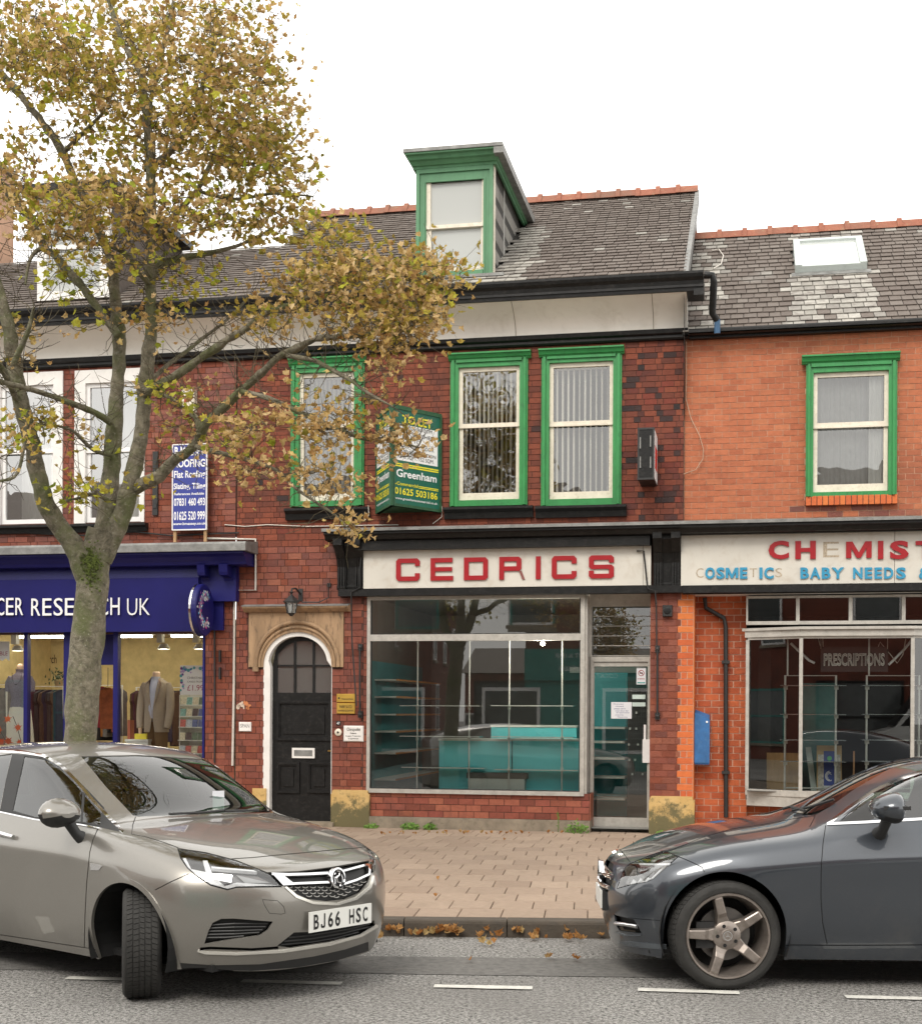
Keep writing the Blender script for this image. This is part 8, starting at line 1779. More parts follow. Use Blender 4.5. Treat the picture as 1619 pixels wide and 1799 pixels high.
CAP = [[(.52, .58, .16), (.61, .33, .155), (.64, 0, .155)], [(.59, .60, .31), (.67, .34, .31), (.70, 0, .31)], [(.60, .60, .49), (.69, .34, .49), (.72, 0, .49)], [(.58, .59, .61), (.68, .34, .615), (.715, 0, .62)], [(.50, .57, .70), (.61, .33, .72), (.65, 0, .735)]]
B_.capcrease = [(4, .3), (0, .5)]
B_.cage(ST, CAP, 3, crease=[(3, 2, 9, .75), (4, 0, 4, .2), (4, 4, 11, .75), (5, 4, 9, .55), (0, 0, 11, .9)])
far_l = Vector((0, 100, .5))
dp = [B_.px(*p) for p in m8((1153, 412), (1140, 500), (1131, 620), (1130, 760), (1138, 880), (1160, 985))]
B_.cut([Vector((p.x, .9, p.z)) for p in dp] + [Vector((-1.95, .9, .20)), Vector((-1.95, .9, 1.0)), Vector((-1.9, .9, 1.02)), Vector((-1.0, .9, 1.0))], 'door', org=far_l, only=['paint'], tol=.6)
arch_cut(B_, 0, .348, .372, .90); arch_cut(B_, -2.874, .348, .372, .90)
B_.cpx(m8((1003, 348), (1100, 270), (1250, 170), (1400, 100), (1470, 80), (1800, 70), (1760, 90), (1590, 98), (1460, 140), (1300, 232), (1180, 318), (1102, 364), (1050, 362)), 'windscreen')
B_.cpx(m8((1225, 388), (1340, 280), (1440, 215), (1540, 172), (1640, 145), (1900, 110), (1900, 365), (1640, 372), (1450, 378)), 'glass', True)
B_.band(m8((1165, 408), (1260, 332), (1380, 250), (1480, 202), (1600, 160), (1700, 135), (1900, 105)), 5.0, 'chrome', w2=6, both=False)
B_.band(m8((1160, 407), (1350, 398), (1619, 382), (1900, 375)), 4.6, 'chrome', both=False)
B_.cpx(m8((1215, 396), (1365, 290), (1385, 380), (1360, 390)), 'trim')
# headlight, grille end, intakes
B_.cpx(m6((295, 705), (330, 590), (375, 470), (440, 400), (560, 350), (700, 290), (850, 240), (900, 245), (1045, 315), (950, 400), (850, 490), (740, 585), (650, 625), (520, 645), (400, 675)), 'lampedge')
B_.cpx(m6((305, 695), (340, 590), (383, 472), (446, 408), (565, 358), (705, 298), (855, 250), (895, 253), (1030, 314), (940, 396), (843, 483), (735, 576), (645, 616), (518, 636), (400, 665)), 'lamp')
B_.cpx(m6((130, 350), (175, 340), (255, 400), (245, 620), (190, 740), (110, 720), (105, 520)), 'grille')
B_.cpx(m6((262, 1010), (290, 1025), (500, 1075), (560, 1160), (595, 1240), (540, 1240), (330, 1215), (285, 1140)), 'intake')
B_.band(m6((290, 1225), (400, 1265), (500, 1268), (596, 1262)), 2.0, 'lip')
B_.cpx(m6((330, 1345), (420, 1340), (900, 1378), (900, 1432), (700, 1425), (400, 1395)), 'lip')
g = lambda pp, w=1.4, **kw: B_.band(pp, w, 'gap', only=['paint', 'door', 'arch_lip'], **kw)
g(m8((1153, 412), (1140, 500), (1131, 620), (1130, 760), (1138, 880), (1160, 988))); g(m6((300, 165), (350, 240), (410, 315), (460, 380))); g(m6((880, 243), (1050, 312), (1200, 375), (1330, 440), (1360, 500)))
g(m6((430, 1055), (600, 1072), (850, 1090)), .9); g(m8((1102, 366), (1090, 395), (1075, 420)), 1.2); g(m8((1102, 366), (1000, 380), (870, 405), (700, 430), (560, 470), (440, 520), (385, 540)), .9)
g(m8((960, 990), (1200, 992), (1619, 990), (1900, 990)), 1.8)
ob = B_.finish({'paint': ('body', P2, 0, None, .012), 'door': ('door', P2, 0, None, .012), 'arch_lip': ('wheel_arch', P2, .006, None, .02), 'glass': ('window', G_SIDE, -.004, None), 'windscreen': ('windscreen', G_CAR, -.005, None), 'chrome': ('chrome_strip', M_CRM, .004, None, .006), 'trim': ('pillar_trim', M_TRIM, -.001, None, .01),
  'lampedge': ('headlamp_seal', M_GAP, -.006, None, .02), 'lamp': ('headlight', G_LENS, .001, None, .01), 'grille': ('grille', M_MATT, -.03, None), 'intake': ('air_intake', M_MATT, -.035, None), 'lip': ('bumper_edge', pm('lip_blue_grey', (.16, .18, .20), .25, metal=.6, var=.05), .005, None, .008), 'gap': ('panel_gap', M_GAP, -.006, None)})
lamp_inside(B_, 'lamp', .05, [(m6((360, 600), (450, 440), (600, 430), (700, 380), (930, 375), (740, 560), (700, 590), (520, 600), (430, 640)), pm('lamp_grey2', (.42, .42, .42), .25, metal=.7, var=.5, vs=60), .03, 'reflector'),
  (m6((560, 375), (935, 372), (925, 395), (560, 392)), M_DRL, .012, 'light_guide'), (m6((935, 375), (900, 400), (720, 575), (690, 575), (840, 430)), M_DRL, .010, 'light_guide'), (m6((700, 320), (850, 255), (1010, 318), (940, 365), (720, 365)), M_CRM, .02, 'reflector'),
  (m6((440, 640), (480, 575), (515, 610), (500, 632)), M_DRL, .012, 'lamp_unit'), (m6((525, 630), (565, 560), (605, 600), (595, 622)), M_DRL, .012, 'lamp_unit'), (m6((615, 615), (655, 555), (700, 575), (640, 610)), M_DRL, .012, 'lamp_unit'), (m6((570, 500), (600, 430), (640, 430), (640, 500)), M_GAP, .011, 'lamp_unit')])
for pp, w in ((((285, 1120), (400, 1130), (550, 1160)), .014), (((150, 440), (200, 500), (245, 540)), .02)):
    P = [B_.px(*q) + Vector((.002, .006, 0)) for q in m6(*pp)]; b = MB(); b.tube(P, w, 8); B_.t.part('bright_strip', b, M_CRM, ob['intake'] if w < .02 else ob['grille'], smooth=60)
# grille surround: two chrome louvres across the nose
for z_ in (.62, .55):
    b = MB(); n = 14; P = [(B_.tree.ray_cast(Vector((3, y, z_)), Vector((-1, 0, 0)))[0] or Vector((.7, y, z_))) + Vector((.012, 0, 0)) for y in [-.36 + .72 * i / n for i in range(n + 1)]]; b.tube([p - Vector((.012, 0, 0)) for p in P], .018, 8); B_.t.part('grille_bar', b, M_CRM, smooth=60)
c0 = B_.tree.ray_cast(Vector((3, 0, .60)), Vector((-1, 0, 0)))[0]; b = MB(); b.lathe([(.085, 0), (.10, .02), (.095, -.01)], (c0.x + .0, 0, .60), 'X', 30)
for k in range(3): a = math.pi / 2 + k * 2 * math.pi / 3; b.tube([(c0.x + .005, 0, .60), (c0.x + .005, .09 * math.cos(a), .60 + .09 * math.sin(a))], [.012, .005], 6)
B_.t.part('badge', b, M_CRM, smooth=40)
pz = .46; px_ = B_.tree.ray_cast(Vector((3, 0, pz)), Vector((-1, 0, 0)))[0].x; B_.t.part('number_plate', MB().box(px_ + .004, px_ + .014, -.24, .24, pz - .056, pz + .056), M_PLATE); B_.t.part('plate_holder', MB().box(px_ - .03, px_ + .003, -.26, .26, pz - .07, pz + .07), M_TRIM)
P = [B_.px(*q) for q in m6((200, 210), (235, 180), (270, 172))]; b = MB(); b.tube([p + Vector((0, 0, .004)) for p in P], .008, 6); B_.t.part('washer_jet', b, M_CRM)
mirror(B_, m8((1470, 328))[0], 1, .30, .185, P2, .26, .22)
p = B_.cam + B_.f.d(*m8((1490, 330))[0]) * ((1.12 - B_.cam.y) / B_.f.d(*m8((1490, 330))[0]).y); b = MB(); b.box(p.x - .09, p.x + .07, p.y - .004, p.y + .006, p.z - .010, p.z + .012); B_.t.part('mirror_indicator', b, M_TRIM)
for pp in (m8((955, 345), (990, 335), (1060, 355)), m8((1000, 352), (1080, 338), (1200, 300))): P = [B_.px(*q) + Vector((.01, 0, .018)) for q in pp]; b = MB(); b.tube(P, .010, 6); B_.t.part('wiper', b, M_TRIM)
BRZ = pm('bronze_alloy', (.31, .27, .24), .34, metal=.7, var=.25, vs=14, dirt=.35, dirtc=(.10, .075, .06))
wheel(B_, 0, .815, .334, .334, .235, .258, math.radians(7), 'front wheel with five bronze spokes', 5, True, BRZ, 75); wheel(B_, 0, -.805, .334, .334, .235, .258, math.radians(7), None, 5, False, BRZ); wheel(B_, -2.874, .80, .334, .334, .235, .258, 0, None, 5, False, BRZ); wheel(B_, -2.874, -.80, .334, .334, .235, .258, 0, None, 5, False, BRZ)
for x in (0, -2.874): liner(B_, x, .348, .40, .52, .89)
seats(B_, (-1.6, -2.5), (-.38, .38), .36)
b = MB(); b.add([(-.72, s_ * .75, z_) for s_ in (-1, 1) for z_ in (.6, .95)] + [(-1.15, s_ * .75, z_) for s_ in (-1, 1) for z_ in (.55, .92)], [(0, 1, 3, 2), (1, 5, 7, 3), (4, 5, 7, 6)]); B_.t.part('dashboard', b, M_CABIN)
b = MB(); b.box(-3.5, .45, -.72, .72, .19, .23); b.box(-.58, -.54, -.72, .72, .23, .92); B_.t.part('floor_pan', b, M_GAP)
# ================================================================== THE SYCAMORE
TD = 11.6
def tp(u, v, dd=0.0): return WORLD.y(u, v, TD + dd)
k = NT('sycamore_bark'); n1 = k.noise(16, 8, .7, None, .4); n2 = k.noise(3.2, 6, .65); n3 = k.noise(42, 5, .7)
c = k.mixc(k.ramp(n1, .35, .65), (.085, .075, .050), (.27, .24, .175)); c = k.mixc(k.ramp(n2, .46, .62), c, (.12, .13, .055)); c = k.mixc(k.ramp(n3, .58, .70), c, (.32, .31, .24)); k.l(c, k.b.inputs['Base Color']); k.b.inputs['Roughness'].default_value = .95; k.bump(n1, .9, .03); M_BARK = k.m
k = NT('twig_bark'); c = k.mixc(k.ramp(k.noise(20), .3, .7), (.045, .036, .024), (.12, .10, .055)); k.l(c, k.b.inputs['Base Color']); k.b.inputs['Roughness'].default_value = .9; M_TWIG = k.m
def leaf_mat(name, cols):
    k = NT(name); r = k.rnd(); rp = k.n('ShaderNodeValToRGB'); e = rp.color_ramp.elements
    while len(e) < len(cols): e.new(.5)
    for i, c_ in enumerate(cols): e[i].position = i / (len(cols) - 1); e[i].color = (*c_, 1)
    k.l(r, rp.inputs[0]); c = k.mixc(k.ramp(k.noise(35, 4, .7), .4, .7), rp.outputs[0], k.mixc(1.0, rp.outputs[0], (.55, .42, .32), 'MULTIPLY'))
    k.t.nodes.remove(k.b); d = k.n('ShaderNodeBsdfDiffuse'); t = k.n('ShaderNodeBsdfTranslucent'); m = k.n('ShaderNodeMixShader'); m.inputs[0].default_value = .45; k.l(c, d.inputs[0]); k.l(c, t.inputs[0]); k.l(d.outputs[0], m.inputs[1]); k.l(t.outputs[0], m.inputs[2]); k.l(m.outputs[0], k.out.inputs[0]); return k.m
L_BROWN = leaf_mat('leaf_dry_tan', [(.42, .25, .10), (.66, .48, .22), (.80, .63, .36), (.54, .38, .14), (.76, .60, .26)])
L_OLIVE = leaf_mat('leaf_olive', [(.24, .24, .05), (.48, .40, .09), (.60, .47, .12), (.38, .29, .07), (.34, .36, .07)])
L_GREEN = leaf_mat('leaf_yellow_green', [(.34, .42, .05), (.54, .56, .08), (.66, .60, .12), (.26, .34, .05)])
TR = Thing('sycamore_tree', 'tall sycamore with browning autumn leaves on the pavement behind the silver car', 'tree', (tp(150, 1400).x, TD, PZ), WORLD)
LIMBS = [   # (points (u, v, radius px), depth at start, depth at end, name)
 ([(140, 1590, 36), (140, 1500, 31), (141, 1400, 29), (142, 1330, 28), (146, 1250, 28), (155, 1130, 28), (163, 1060, 27), (166, 1005, 27), (170, 968, 25), (178, 930, 22)], 0, 0, 'trunk'),
 ([(160, 1030, 20), (140, 975, 20), (118, 940, 17), (99, 915, 17), (80, 880, 16), (66, 830, 15), (56, 780, 14), (46, 740, 13), (34, 690, 13), (24, 630, 13), (19, 592, 11), (12, 560, 11), (2, 520, 9), (-12, 470, 8), (-30, 400, 6)], 0, -.6, 'limb'),
 ([(172, 985, 22), (184, 940, 20), (189, 910, 19), (193, 860, 17), (198, 800, 15), (202, 720, 13), (209, 660, 12), (211, 600, 11), (209, 570, 11), (204, 545, 10), (200, 497, 9.5), (195, 460, 9), (183, 425, 8), (158, 375, 7), (128, 311, 7), (109, 265, 7), (78, 218, 6.5), (39, 171, 6), (0, 125, 5.5), (-30, 70, 4)], 0, .5, 'limb'),
 ([(176, 980, 22), (205, 925, 18), (222, 880, 16), (236, 820, 14), (250, 760, 13), (254, 700, 12), (260, 640, 12), (264, 590, 11), (265, 545, 10), (266, 488, 9.5), (265, 431, 9), (265, 350, 8.5), (265, 253, 8), (257, 218, 7), (249, 136, 6), (218, 78, 5), (195, 12, 4.5), (180, -60, 3)], 0, -.2, 'limb'),
 ([(262, 300, 7), (262, 200, 6), (280, 110, 5), (300, 30, 4), (310, -50, 3)], -.1, .5, 'limb'),
 ([(257, 690, 10), (276, 680, 8), (311, 658, 8), (347, 633, 7.5), (389, 605, 6.5), (428, 580, 5.5), (459, 556, 4.5), (520, 530, 4), (600, 505, 3.5), (680, 492, 3), (760, 490, 2), (815, 500, 1.2)], -.1, -1.0, 'limb'),
 ([(262, 672, 5), (294, 642, 4), (328, 617, 3.5), (355, 595, 3), (395, 565, 2.5), (440, 520, 2)], .1, .6, 'branch'),
 ([(232, 862, 12), (256, 850, 11), (278, 836, 10), (311, 806, 9), (333, 792, 8.5), (350, 767, 8), (361, 744, 8.5), (383, 725, 8), (417, 694, 7.5), (445, 668, 7.5), (461, 655, 7.5), (489, 628, 7), (522, 611, 6), (553, 596, 5.5), (594, 592, 4.5), (636, 589, 4), (670, 580, 3), (720, 560, 2), (780, 545, 1.2)], 0, -1.3, 'limb'),
 ([(425, 688, 5), (472, 700, 4.5), (533, 728, 4), (572, 744, 4), (611, 761, 3.5), (644, 772, 3), (689, 772, 2.5), (733, 786, 1.5)], -.7, -1.3, 'branch'),
 ([(505, 625, 4.5), (550, 633, 4), (578, 647, 4), (617, 669, 3.5), (644, 689, 3), (690, 715, 1.5)], -.9, -1.5, 'branch'),
 ([(345, 785, 5), (403, 800, 4), (442, 810, 3.5), (483, 825, 3), (517, 856, 3), (556, 883, 2.5), (589, 905, 2), (612, 930, 1.2)], -.4, -1.6, 'branch'),
 ([(350, 765, 5), (345, 735, 5), (325, 720, 4), (300, 700, 3.5), (275, 690, 3)], -.4, -.2, 'branch'),
 ([(195, 742, 7), (160, 722, 6), (124, 708, 5.5), (86, 694, 5), (40, 680, 5), (0, 670, 5), (-30, 650, 4)], 0, -.9, 'branch'),
 ([(196, 800, 4), (164, 790, 3.5), (130, 758, 3), (100, 748, 2.2), (70, 740, 1.5)], 0, -.6, 'branch'),
 ([(209, 590, 8), (189, 563, 7), (166, 533, 7), (140, 497, 7), (113, 469, 7), (95, 446, 7), (79, 435, 6), (60, 395, 7), (25, 350, 8), (0, 322, 8), (-30, 290, 7)], 0, .7, 'limb'),
 ([(80, 436, 4), (64, 441, 4), (51, 462, 3), (45, 500, 2)], .2, -.1, 'branch'),
 ([(266, 490, 7), (280, 467, 6.5), (311, 455, 6), (370, 444, 4.5), (428, 428, 3), (480, 400, 2)], -.1, .7, 'branch'),
 ([(266, 500, 6), (250, 484, 5), (218, 444, 4.5), (180, 430, 3.5), (140, 425, 2.5)], -.1, -.6, 'branch'),
 ([(267, 290, 7), (296, 270, 6), (330, 225, 5), (350, 187, 4.5), (360, 130, 3.5), (380, 70, 2.5)], -.1, -.6, 'branch'),
 ([(267, 420, 6), (300, 385, 5.5), (346, 335, 4.5), (373, 284, 4.5), (420, 218, 4.5), (432, 195, 4), (460, 130, 3), (470, 70, 2)], -.1, .8, 'branch'),
 ([(373, 284, 4), (430, 290, 3), (490, 270, 2.2), (530, 230, 1.5)], .3, .9, 'branch'), ([(346, 335, 3.5), (410, 350, 3), (480, 340, 2.5), (550, 345, 1.5)], .1, .2, 'branch'),
 ([(112, 268, 4.5), (135, 245, 4), (155, 225, 3.5), (190, 190, 2.5)], .4, .1, 'branch'), ([(24, 640, 6), (40, 605, 5), (52, 575, 4), (60, 540, 2.5)], -.5, -.7, 'branch'),
 ([(28, 700, 6), (8, 655, 6), (-20, 620, 5)], -.4, -.9, 'branch'), ([(48, 745, 4), (32, 830, 3), (0, 845, 2.5)], -.3, -.8, 'branch'), ([(192, 880, 4), (165, 868, 3), (140, 875, 2.4), (112, 880, 1.6)], -.1, -.5, 'branch')]
SK = []
def catmull(P, k):
    P = np.array(P, float); out = []
    for i in range(len(P) - 1):
        p0, p1, p2, p3 = P[max(i - 1, 0)], P[i], P[i + 1], P[min(i + 2, len(P) - 1)]
        for j in range(k): t = j / k; out.append(.5 * ((2 * p1) + (-p0 + p2) * t + (2 * p0 - 5 * p1 + 4 * p2 - p3) * t * t + (-p0 + 3 * p1 - 3 * p2 + p3) * t ** 3))
    out.append(P[-1]); return np.array(out)
for pts, d0, d1, nm in LIMBS:
    n = len(pts); P = []
    for i, (u, v, r_) in enumerate(pts):
        dd = d0 + (d1 - d0) * i / (n - 1); p = tp(u, v, dd); P.append((p.x, p.y, p.z, r_ * (TD + dd) / FPX))
    C = catmull(P, 4); seg = 14 if nm in ('trunk', 'limb') else 8; b = MB()
    Q = [Vector(c[:3]) + Vector((mnoise.noise(Vector(c[:3]) * 3), mnoise.noise(Vector(c[:3]) * 3 + Vector((9, 0, 0))), 0)) * c[3] * .22 for c in C]
    b.tube(Q, [max(.002, c[3] * (1 + .10 * mnoise.noise(Vector(c[:3]) * 5))) for c in C], seg)
    if seg == 14: b.v = [tuple(Vector(v) + (Vector(v) - Q[min(i // seg, len(Q) - 1)]).normalized() * .016 * mnoise.noise(Vector(v) * 11)) if i < seg * len(Q) else v for i, v in enumerate(b.v)]
    TR.part(nm, b, M_BARK, smooth=60)
    for q, c in zip(Q, C): SK.append((q, c[3]))
# moss collar at the fork and base flare
CL = [  # u, v, ru, rv, depth, depth radius, clusters, colour mix (brown, olive, green)
 (150, 60, 190, 80, .2, 1.5, 130, (.40, .50, .10)), (380, 60, 120, 90, .2, 1.3, 105, (.45, .48, .07)), (300, 160, 200, 80, 0, 1.3, 130, (.42, .50, .08)), (60, 90, 110, 80, .2, 1.2, 60, (.4, .5, .1)), (440, 190, 95, 100, .1, 1.1, 90, (.45, .47, .08)),
 (470, 300, 85, 80, .1, 1.0, 75, (.35, .55, .10)), (330, 260, 120, 60, 0, 1.1, 60, (.4, .5, .1)), (150, 150, 110, 50, .2, 1.2, 46, (.4, .5, .1)), (210, 250, 100, 60, .1, 1.0, 38, (.4, .5, .1)), (40, 270, 60, 60, .2, .8, 18, (.5, .4, .1)),
 (20, 330, 50, 60, .2, .6, 22, (.6, .3, .1)), (170, 345, 110, 45, -.5, .8, 80, (.62, .28, .10)), (320, 370, 110, 50, -.3, .9, 70, (.55, .33, .12)), (100, 390, 80, 40, -.4, .7, 46, (.5, .35, .15)), (480, 390, 90, 40, .2, .9, 48, (.35, .55, .10)),
 (220, 430, 90, 40, -.4, .7, 34, (.55, .3, .15)), (120, 490, 70, 45, .3, .5, 16, (0, .3, .7)), (320, 490, 80, 45, .3, .6, 20, (.1, .35, .55)), (40, 580, 40, 25, -.3, .4, 5, (.8, .2, 0)), (150, 570, 50, 20, -.2, .4, 6, (.8, .1, .1)), (290, 560, 60, 25, -.3, .5, 14, (.7, .2, .1)),
 (600, 440, 75, 52, -.8, .7, 52, (.25, .62, .13)), (560, 500, 95, 50, -.9, .7, 60, (.55, .38, .07)), (690, 500, 100, 55, -1.0, .7, 70, (.55, .40, .05)), (760, 480, 62, 40, -1.0, .5, 44, (.60, .35, .05)), (640, 560, 100, 40, -1.1, .6, 62, (.66, .30, .04)), (750, 550, 55, 35, -1.1, .5, 28, (.7, .26, .04)), (470, 560, 60, 30, -.7, .5, 20, (.5, .4, .1)),
 (680, 640, 38, 60, -1.3, .4, 22, (.8, .18, .02)), (690, 590, 60, 30, -1.2, .4, 24, (.75, .2, .05)), (470, 740, 50, 28, -1.2, .4, 22, (.85, .1, .05)), (560, 750, 70, 35, -1.2, .4, 36, (.86, .12, .02)), (620, 700, 30, 30, -1.2, .3, 7, (.8, .1, .1)), (690, 765, 62, 26, -1.3, .3, 26, (.88, .1, .02)), (720, 790, 40, 16, -1.3, .3, 9, (.9, .1, 0)),
 (550, 820, 55, 45, -1.4, .4, 30, (.88, .1, .02)), (600, 860, 40, 22, -1.5, .3, 12, (.9, .1, 0)), (612, 928, 24, 12, -1.6, .15, 10, (.95, .05, 0)), (430, 830, 40, 22, -1.2, .3, 14, (.9, .08, .02)), (390, 770, 40, 40, -.9, .4, 16, (.8, .1, .1)), (340, 690, 60, 25, -.4, .4, 8, (.5, .1, .4)), (320, 760, 30, 30, -.6, .3, 7, (.8, .1, .1)),
 (80, 745, 42, 42, -.5, .4, 12, (.3, .3, .4)), (15, 775, 30, 45, -.8, .3, 13, (.5, .2, .3)), (140, 868, 36, 22, -.4, .25, 10, (0, .3, .7)), (165, 770, 18, 20, -.2, .2, 4, (.3, .2, .5)), (60, 640, 30, 12, -.4, .2, 4, (.7, .1, .2)), (270, 700, 50, 60, -.2, .3, 7, (.5, .1, .4)), (240, 860, 40, 12, -.1, .2, 3, (.4, .3, .3)), (520, 680, 30, 20, -1.1, .3, 5, (.7, .2, .1))]
rt = random.Random(44); att = []
for (u, v, ru, rv, dd, dr, n, cm) in CL:
    for i in range(int(n * (1.25 if v < 330 else .95 if u < 420 or v < 600 else .72))):
        while True:
            a, b_, c_ = rt.uniform(-1, 1), rt.uniform(-1, 1), rt.uniform(-1, 1)
            if a * a + b_ * b_ + c_ * c_ < 1: break
        att.append((tp(u + a * ru, v + b_ * rv, dd + c_ * dr), cm))
# connect every leaf cluster to the nearest wood
import mathutils
P0 = [q for q, r_ in SK if r_ < .045]; nodes = list(P0); tw = MB()
base = np.array([tuple(p) for p in nodes]); A_ = np.array([tuple(a[0]) for a in att]); dmin = np.sqrt(((A_[:, None, :] - base[None]) ** 2).sum(2)).min(1)
order = np.argsort(dmin); kd = mathutils.kdtree.KDTree(len(nodes) + len(att) * 4); cnt = 0; added = []
def nearest(p):
    best = None
    arr = nearest.arr[:nearest.n]; d = ((arr - np.array(p)) ** 2).sum(1); i = int(d.argmin()); return Vector(arr[i]), math.sqrt(d[i])
nearest.arr = np.zeros((len(nodes) + len(att) * 4 + 10, 3)); nearest.arr[:len(nodes)] = base; nearest.n = len(nodes)
clusters = []
for oi in order:
    p, cm = att[oi]; q, d = nearest(p); sag = Vector((0, 0, -.12 * d)); m = 3; pts = [q]
    for j in range(1, m + 1):
        t = j / m; c_ = q.lerp(p, t) + sag * math.sin(math.pi * t) * .6 + Vector((rt.gauss(0, .022), rt.gauss(0, .022), rt.gauss(0, .022))) * (1 if j < m else 0) * min(1, d * 3); pts.append(c_)
    r0 = min(.008, .0035 + d * .004); tw.tube(pts, [r0, r0 * .8, r0 * .65, .0022], 4, False)
    for c_ in pts[1:]: nearest.arr[nearest.n] = tuple(c_); nearest.n += 1
    clusters.append((p, cm, (p - pts[-2]).normalized() if (p - pts[-2]).length > 1e-5 else Vector((0, 0, 1))))
# bare fine twigs off every branch
for q, r_ in SK:
    if .006 < r_ < .05 and rt.random() < .9:
        for _ in range(2):
            d = Vector((rt.gauss(0, 1), rt.gauss(0, .8), rt.gauss(.2, .8))).normalized(); pts = [q]; L_ = rt.uniform(.12, .5)
            for j in range(4): d = (d + Vector((rt.gauss(0, .35), rt.gauss(0, .35), rt.gauss(.12, .3)))).normalized(); pts.append(pts[-1] + d * L_ / 4)
            tw.tube(pts, [.004, .0034, .003, .0025, .0018], 3, False)
            if rt.random() < .6: e = (d + Vector((rt.gauss(0, .6), rt.gauss(0, .6), rt.gauss(0, .6)))).normalized(); tw.tube([pts[2], pts[2] + e * L_ * .25, pts[2] + e * L_ * .4 + Vector((0, 0, .02))], [.0025, .002, .0015], 3, False)
TW = TR.part('twigs', tw, M_TWIG, smooth=60, kind='stuff')
# leaf shapes: lobed and curled
OUT = [(0, 0), (.22, .02), (.50, -.12 + .14), (.42, .28), (.62, .52), (.30, .52), (.22, .70), (0, 1.0), (-.22, .70), (-.30, .52), (-.62, .52), (-.42, .28), (-.50, .02), (-.22, .02)]
def leaf_shape(curl, fold, seed):
    r_ = random.Random(seed); vs = [(0, .42, 0)] + [(x * r_.uniform(.85, 1.15), y * r_.uniform(.92, 1.08), 0) for x, y in OUT]; out = []
    for x, y, z in vs:
        z = abs(x) * fold + r_.uniform(-.03, .03); a = curl * y; yy = math.sin(a) / curl if abs(curl) > .01 else y; z += (1 - math.cos(a)) / curl if abs(curl) > .01 else 0; out.append((x * (1 - .25 * abs(fold)), yy, z))
    F = [(0, i, i % 14 + 1) for i in range(1, 15)]; F = [f for f in F]; return np.array(out), F
SH = [leaf_shape(c_, f_, i) for i, (c_, f_) in enumerate([(1.6, .7), (2.2, .9), (-1.3, .6), (.6, .35), (1.1, 1.0), (2.6, .6), (.3, .2)])]
fol = {0: [], 1: [], 2: []}; mats3 = [L_BROWN, L_OLIVE, L_GREEN]; leaves = []; PT = []
for p, cm, d in clusters:
    ci = rt.choices([0, 1, 2], cm)[0]
    for j in range(rt.randint(5, 10)):
        cj = ci if rt.random() < .75 else rt.choices([0, 1, 2], cm)[0]
        off = Vector((rt.gauss(0, .10), rt.gauss(0, .10), rt.gauss(0, .07))); ax = (Vector((rt.gauss(0, 1), rt.gauss(0, 1), rt.gauss(-.35, .8))) + d * .5).normalized(); n_ = (Vector((rt.gauss(0, .9), rt.gauss(-.3, .9), 1.0))); n_ = (n_ - ax * n_.dot(ax)).normalized(); s = rt.triangular(.026, .080, .052) * (1.12 if cj == 2 else 1.0)
        sh = SH[rt.choice([0, 1, 2, 4, 5] if cj == 0 else [0, 2, 3, 4, 6] if cj == 1 else [3, 6, 0])]; leaves.append((p + off, ax, n_, s, sh, cj)); e_ = n_ * .0012; PT.append((p, p + off, e_))
pb = MB()
for p, q, e_ in PT: pb.add([p - e_, q - e_, q + e_, p + e_], [(0, 1, 2, 3)])
TR.part('leaf_stalks', pb, M_TWIG, TW, kind='stuff')
vis = sorted(range(len(leaves)), key=lambda i: leaves[i][0].y - leaves[i][3] * 8); ind = set(vis[:300])
fm = [([], [], 0) for _ in range(3)]; V = []; Fc = []; MI = []; nV = 0
for i, (p, ax, n_, s, sh, cj) in enumerate(leaves):
    if i in ind: continue
    x_ = ax.cross(n_); Mx = np.array([tuple(x_), tuple(ax), tuple(n_)]) * s; pts = sh[0] @ Mx + np.array(tuple(p)); V.append(pts); Fc += [(a + nV, b_ + nV, c_ + nV) for a, b_, c_ in sh[1]]; MI += [cj] * len(sh[1]); nV += len(pts)
b = MB(); b.v = [tuple(q) for q in np.concatenate(V)]; b.f = Fc; b.mi = MI
me = bpy.data.meshes.new('crown'); me.from_pydata((np.concatenate(V) - np.array(tuple(TR.org))).tolist(), [], Fc)
for m_ in mats3: me.materials.append(m_)
me.polygons.foreach_set('material_index', MI); me.polygons.foreach_set('use_smooth', [True] * len(Fc)); CR = bpy.data.objects.new('crown', me); COL.objects.link(CR); CR.parent = TR.o; CR['kind'] = 'stuff'
LM = {}
for i in ind:
    p, ax, n_, s, sh, cj = leaves[i]; key_ = (id(sh), cj)
    if key_ not in LM:
        m_ = bpy.data.meshes.new('leaf'); m_.from_pydata(sh[0].tolist(), [], sh[1]); m_.materials.append(mats3[cj]); m_.polygons.foreach_set('use_smooth', [True] * len(sh[1])); LM[key_] = m_
    o = bpy.data.objects.new('leaf', LM[key_]); COL.objects.link(o); o.parent = CR; x_ = ax.cross(n_); q = p - TR.org
    o.matrix_basis = Matrix(((x_.x * s, ax.x * s, n_.x * s, q.x), (x_.y * s, ax.y * s, n_.y * s, q.y), (x_.z * s, ax.z * s, n_.z * s, q.z), (0, 0, 0, 1)))
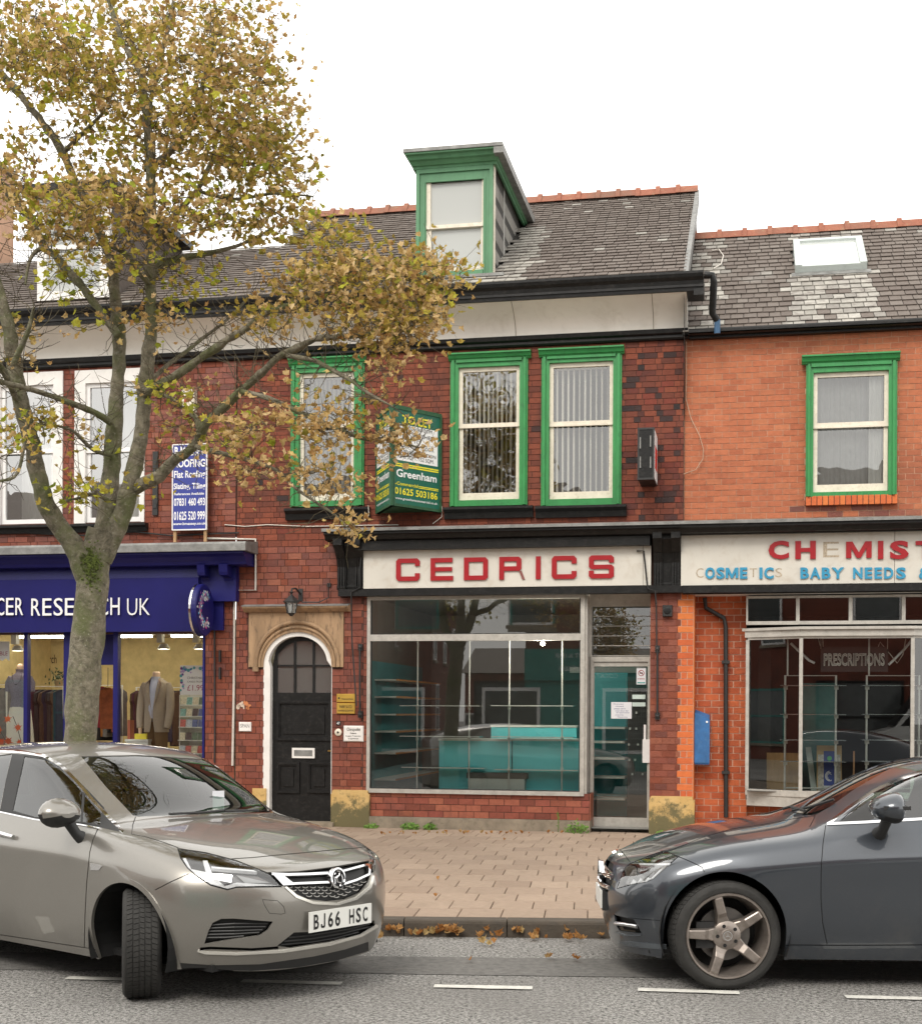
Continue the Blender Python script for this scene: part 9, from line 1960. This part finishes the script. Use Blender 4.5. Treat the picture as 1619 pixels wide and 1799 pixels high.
# moss on the fork and left side of the trunk
b = MB(); rm = random.Random(2)
for i in range(420):
    v = rm.choice([rm.gauss(1000, 22), rm.gauss(1075, 14), rm.gauss(985, 10)]); u = (rm.gauss(160, 8) if v < 1040 else 139 + (1090 - v) * .12 + rm.gauss(0, 2.5)); p = tp(u, v, -.13 if v < 1040 else -.06); s = rm.uniform(.006, .016); e = Vector((rm.gauss(0, 1), rm.gauss(-1, 1), rm.gauss(0, 1))).normalized(); f = e.orthogonal().normalized(); g_ = e.cross(f); b.add([p + f * s, p + g_ * s, p - f * s, p - g_ * s, p + e * s * .8], [(0, 1, 4), (1, 2, 4), (2, 3, 4), (3, 0, 4)])
TR.part('moss', b, pm('moss_green', (.085, .11, .02), .95, var=.5, vs=30), kind='stuff')
# fallen leaves: in the gutter, on the pavement
b = MB(); rf = random.Random(10); L_FALL = leaf_mat('leaf_fallen', [(.50, .24, .08), (.60, .36, .15), (.40, .18, .06), (.55, .42, .20)])
spots = [(692, 1640, 6, 3, 6), (750, 1644, 16, 3, 10), (793, 1640, 9, 5, 13), (850, 1648, 12, 2, 4), (948, 1651, 10, 2, 6), (1005, 1652, 16, 2, 10), (640, 1665, 10, 3, 3), (660, 1653, 5, 2, 2), (862, 1660, 8, 2, 3), (960, 1688, 6, 3, 2), (820, 1689, 5, 1, 1), (1014, 1688, 4, 2, 2), (935, 1644, 100, 2, 10)]
for u, v, su, sv, n in spots:
    for i in range(n):
        p = WORLD.z(rf.gauss(u, su), rf.gauss(v, sv * .6), .012); q = KF.i @ p
        if q.y > -.01: p = KF.m @ Vector((q.x, -.03, .02 + rf.uniform(0, .03)))
        ax = Vector((rf.gauss(0, 1), rf.gauss(0, 1), rf.gauss(.1, .3))).normalized(); n_ = Vector((rf.gauss(0, .4), rf.gauss(-.2, .4), 1)); n_ = (n_ - ax * n_.dot(ax)).normalized(); sh = SH[rf.choice([0, 1, 4, 5])]; x_ = ax.cross(n_); Mx = np.array([tuple(x_), tuple(ax), tuple(n_)]) * rf.uniform(.04, .075); pts = sh[0] @ Mx + np.array(tuple(p + Vector((0, 0, .012)))); b.add([tuple(t_) for t_ in pts], sh[1])
for u, v in ((770, 1544), (765, 1575), (885, 1476), (770, 1545.5)) + tuple((rf.uniform(660, 1010), 1463 + rf.uniform(-1, 3)) for _ in range(34)):
    p = WORLD.z(u, v, PZ + .01); ax = Vector((rf.gauss(0, 1), rf.gauss(0, 1), .1)).normalized(); n_ = Vector((rf.gauss(0, .3), rf.gauss(0, .3), 1)); n_ = (n_ - ax * n_.dot(ax)).normalized(); sh = SH[rf.choice([0, 1, 4])]; x_ = ax.cross(n_); Mx = np.array([tuple(x_), tuple(ax), tuple(n_)]) * rf.uniform(.03, .06); pts = sh[0] @ Mx + np.array(tuple(p)); b.add([tuple(t_) for t_ in pts], sh[1])
single('fallen_leaves', b, L_FALL, 'dry orange leaves scattered along the gutter and pavement', None, WORLD, kind='stuff')
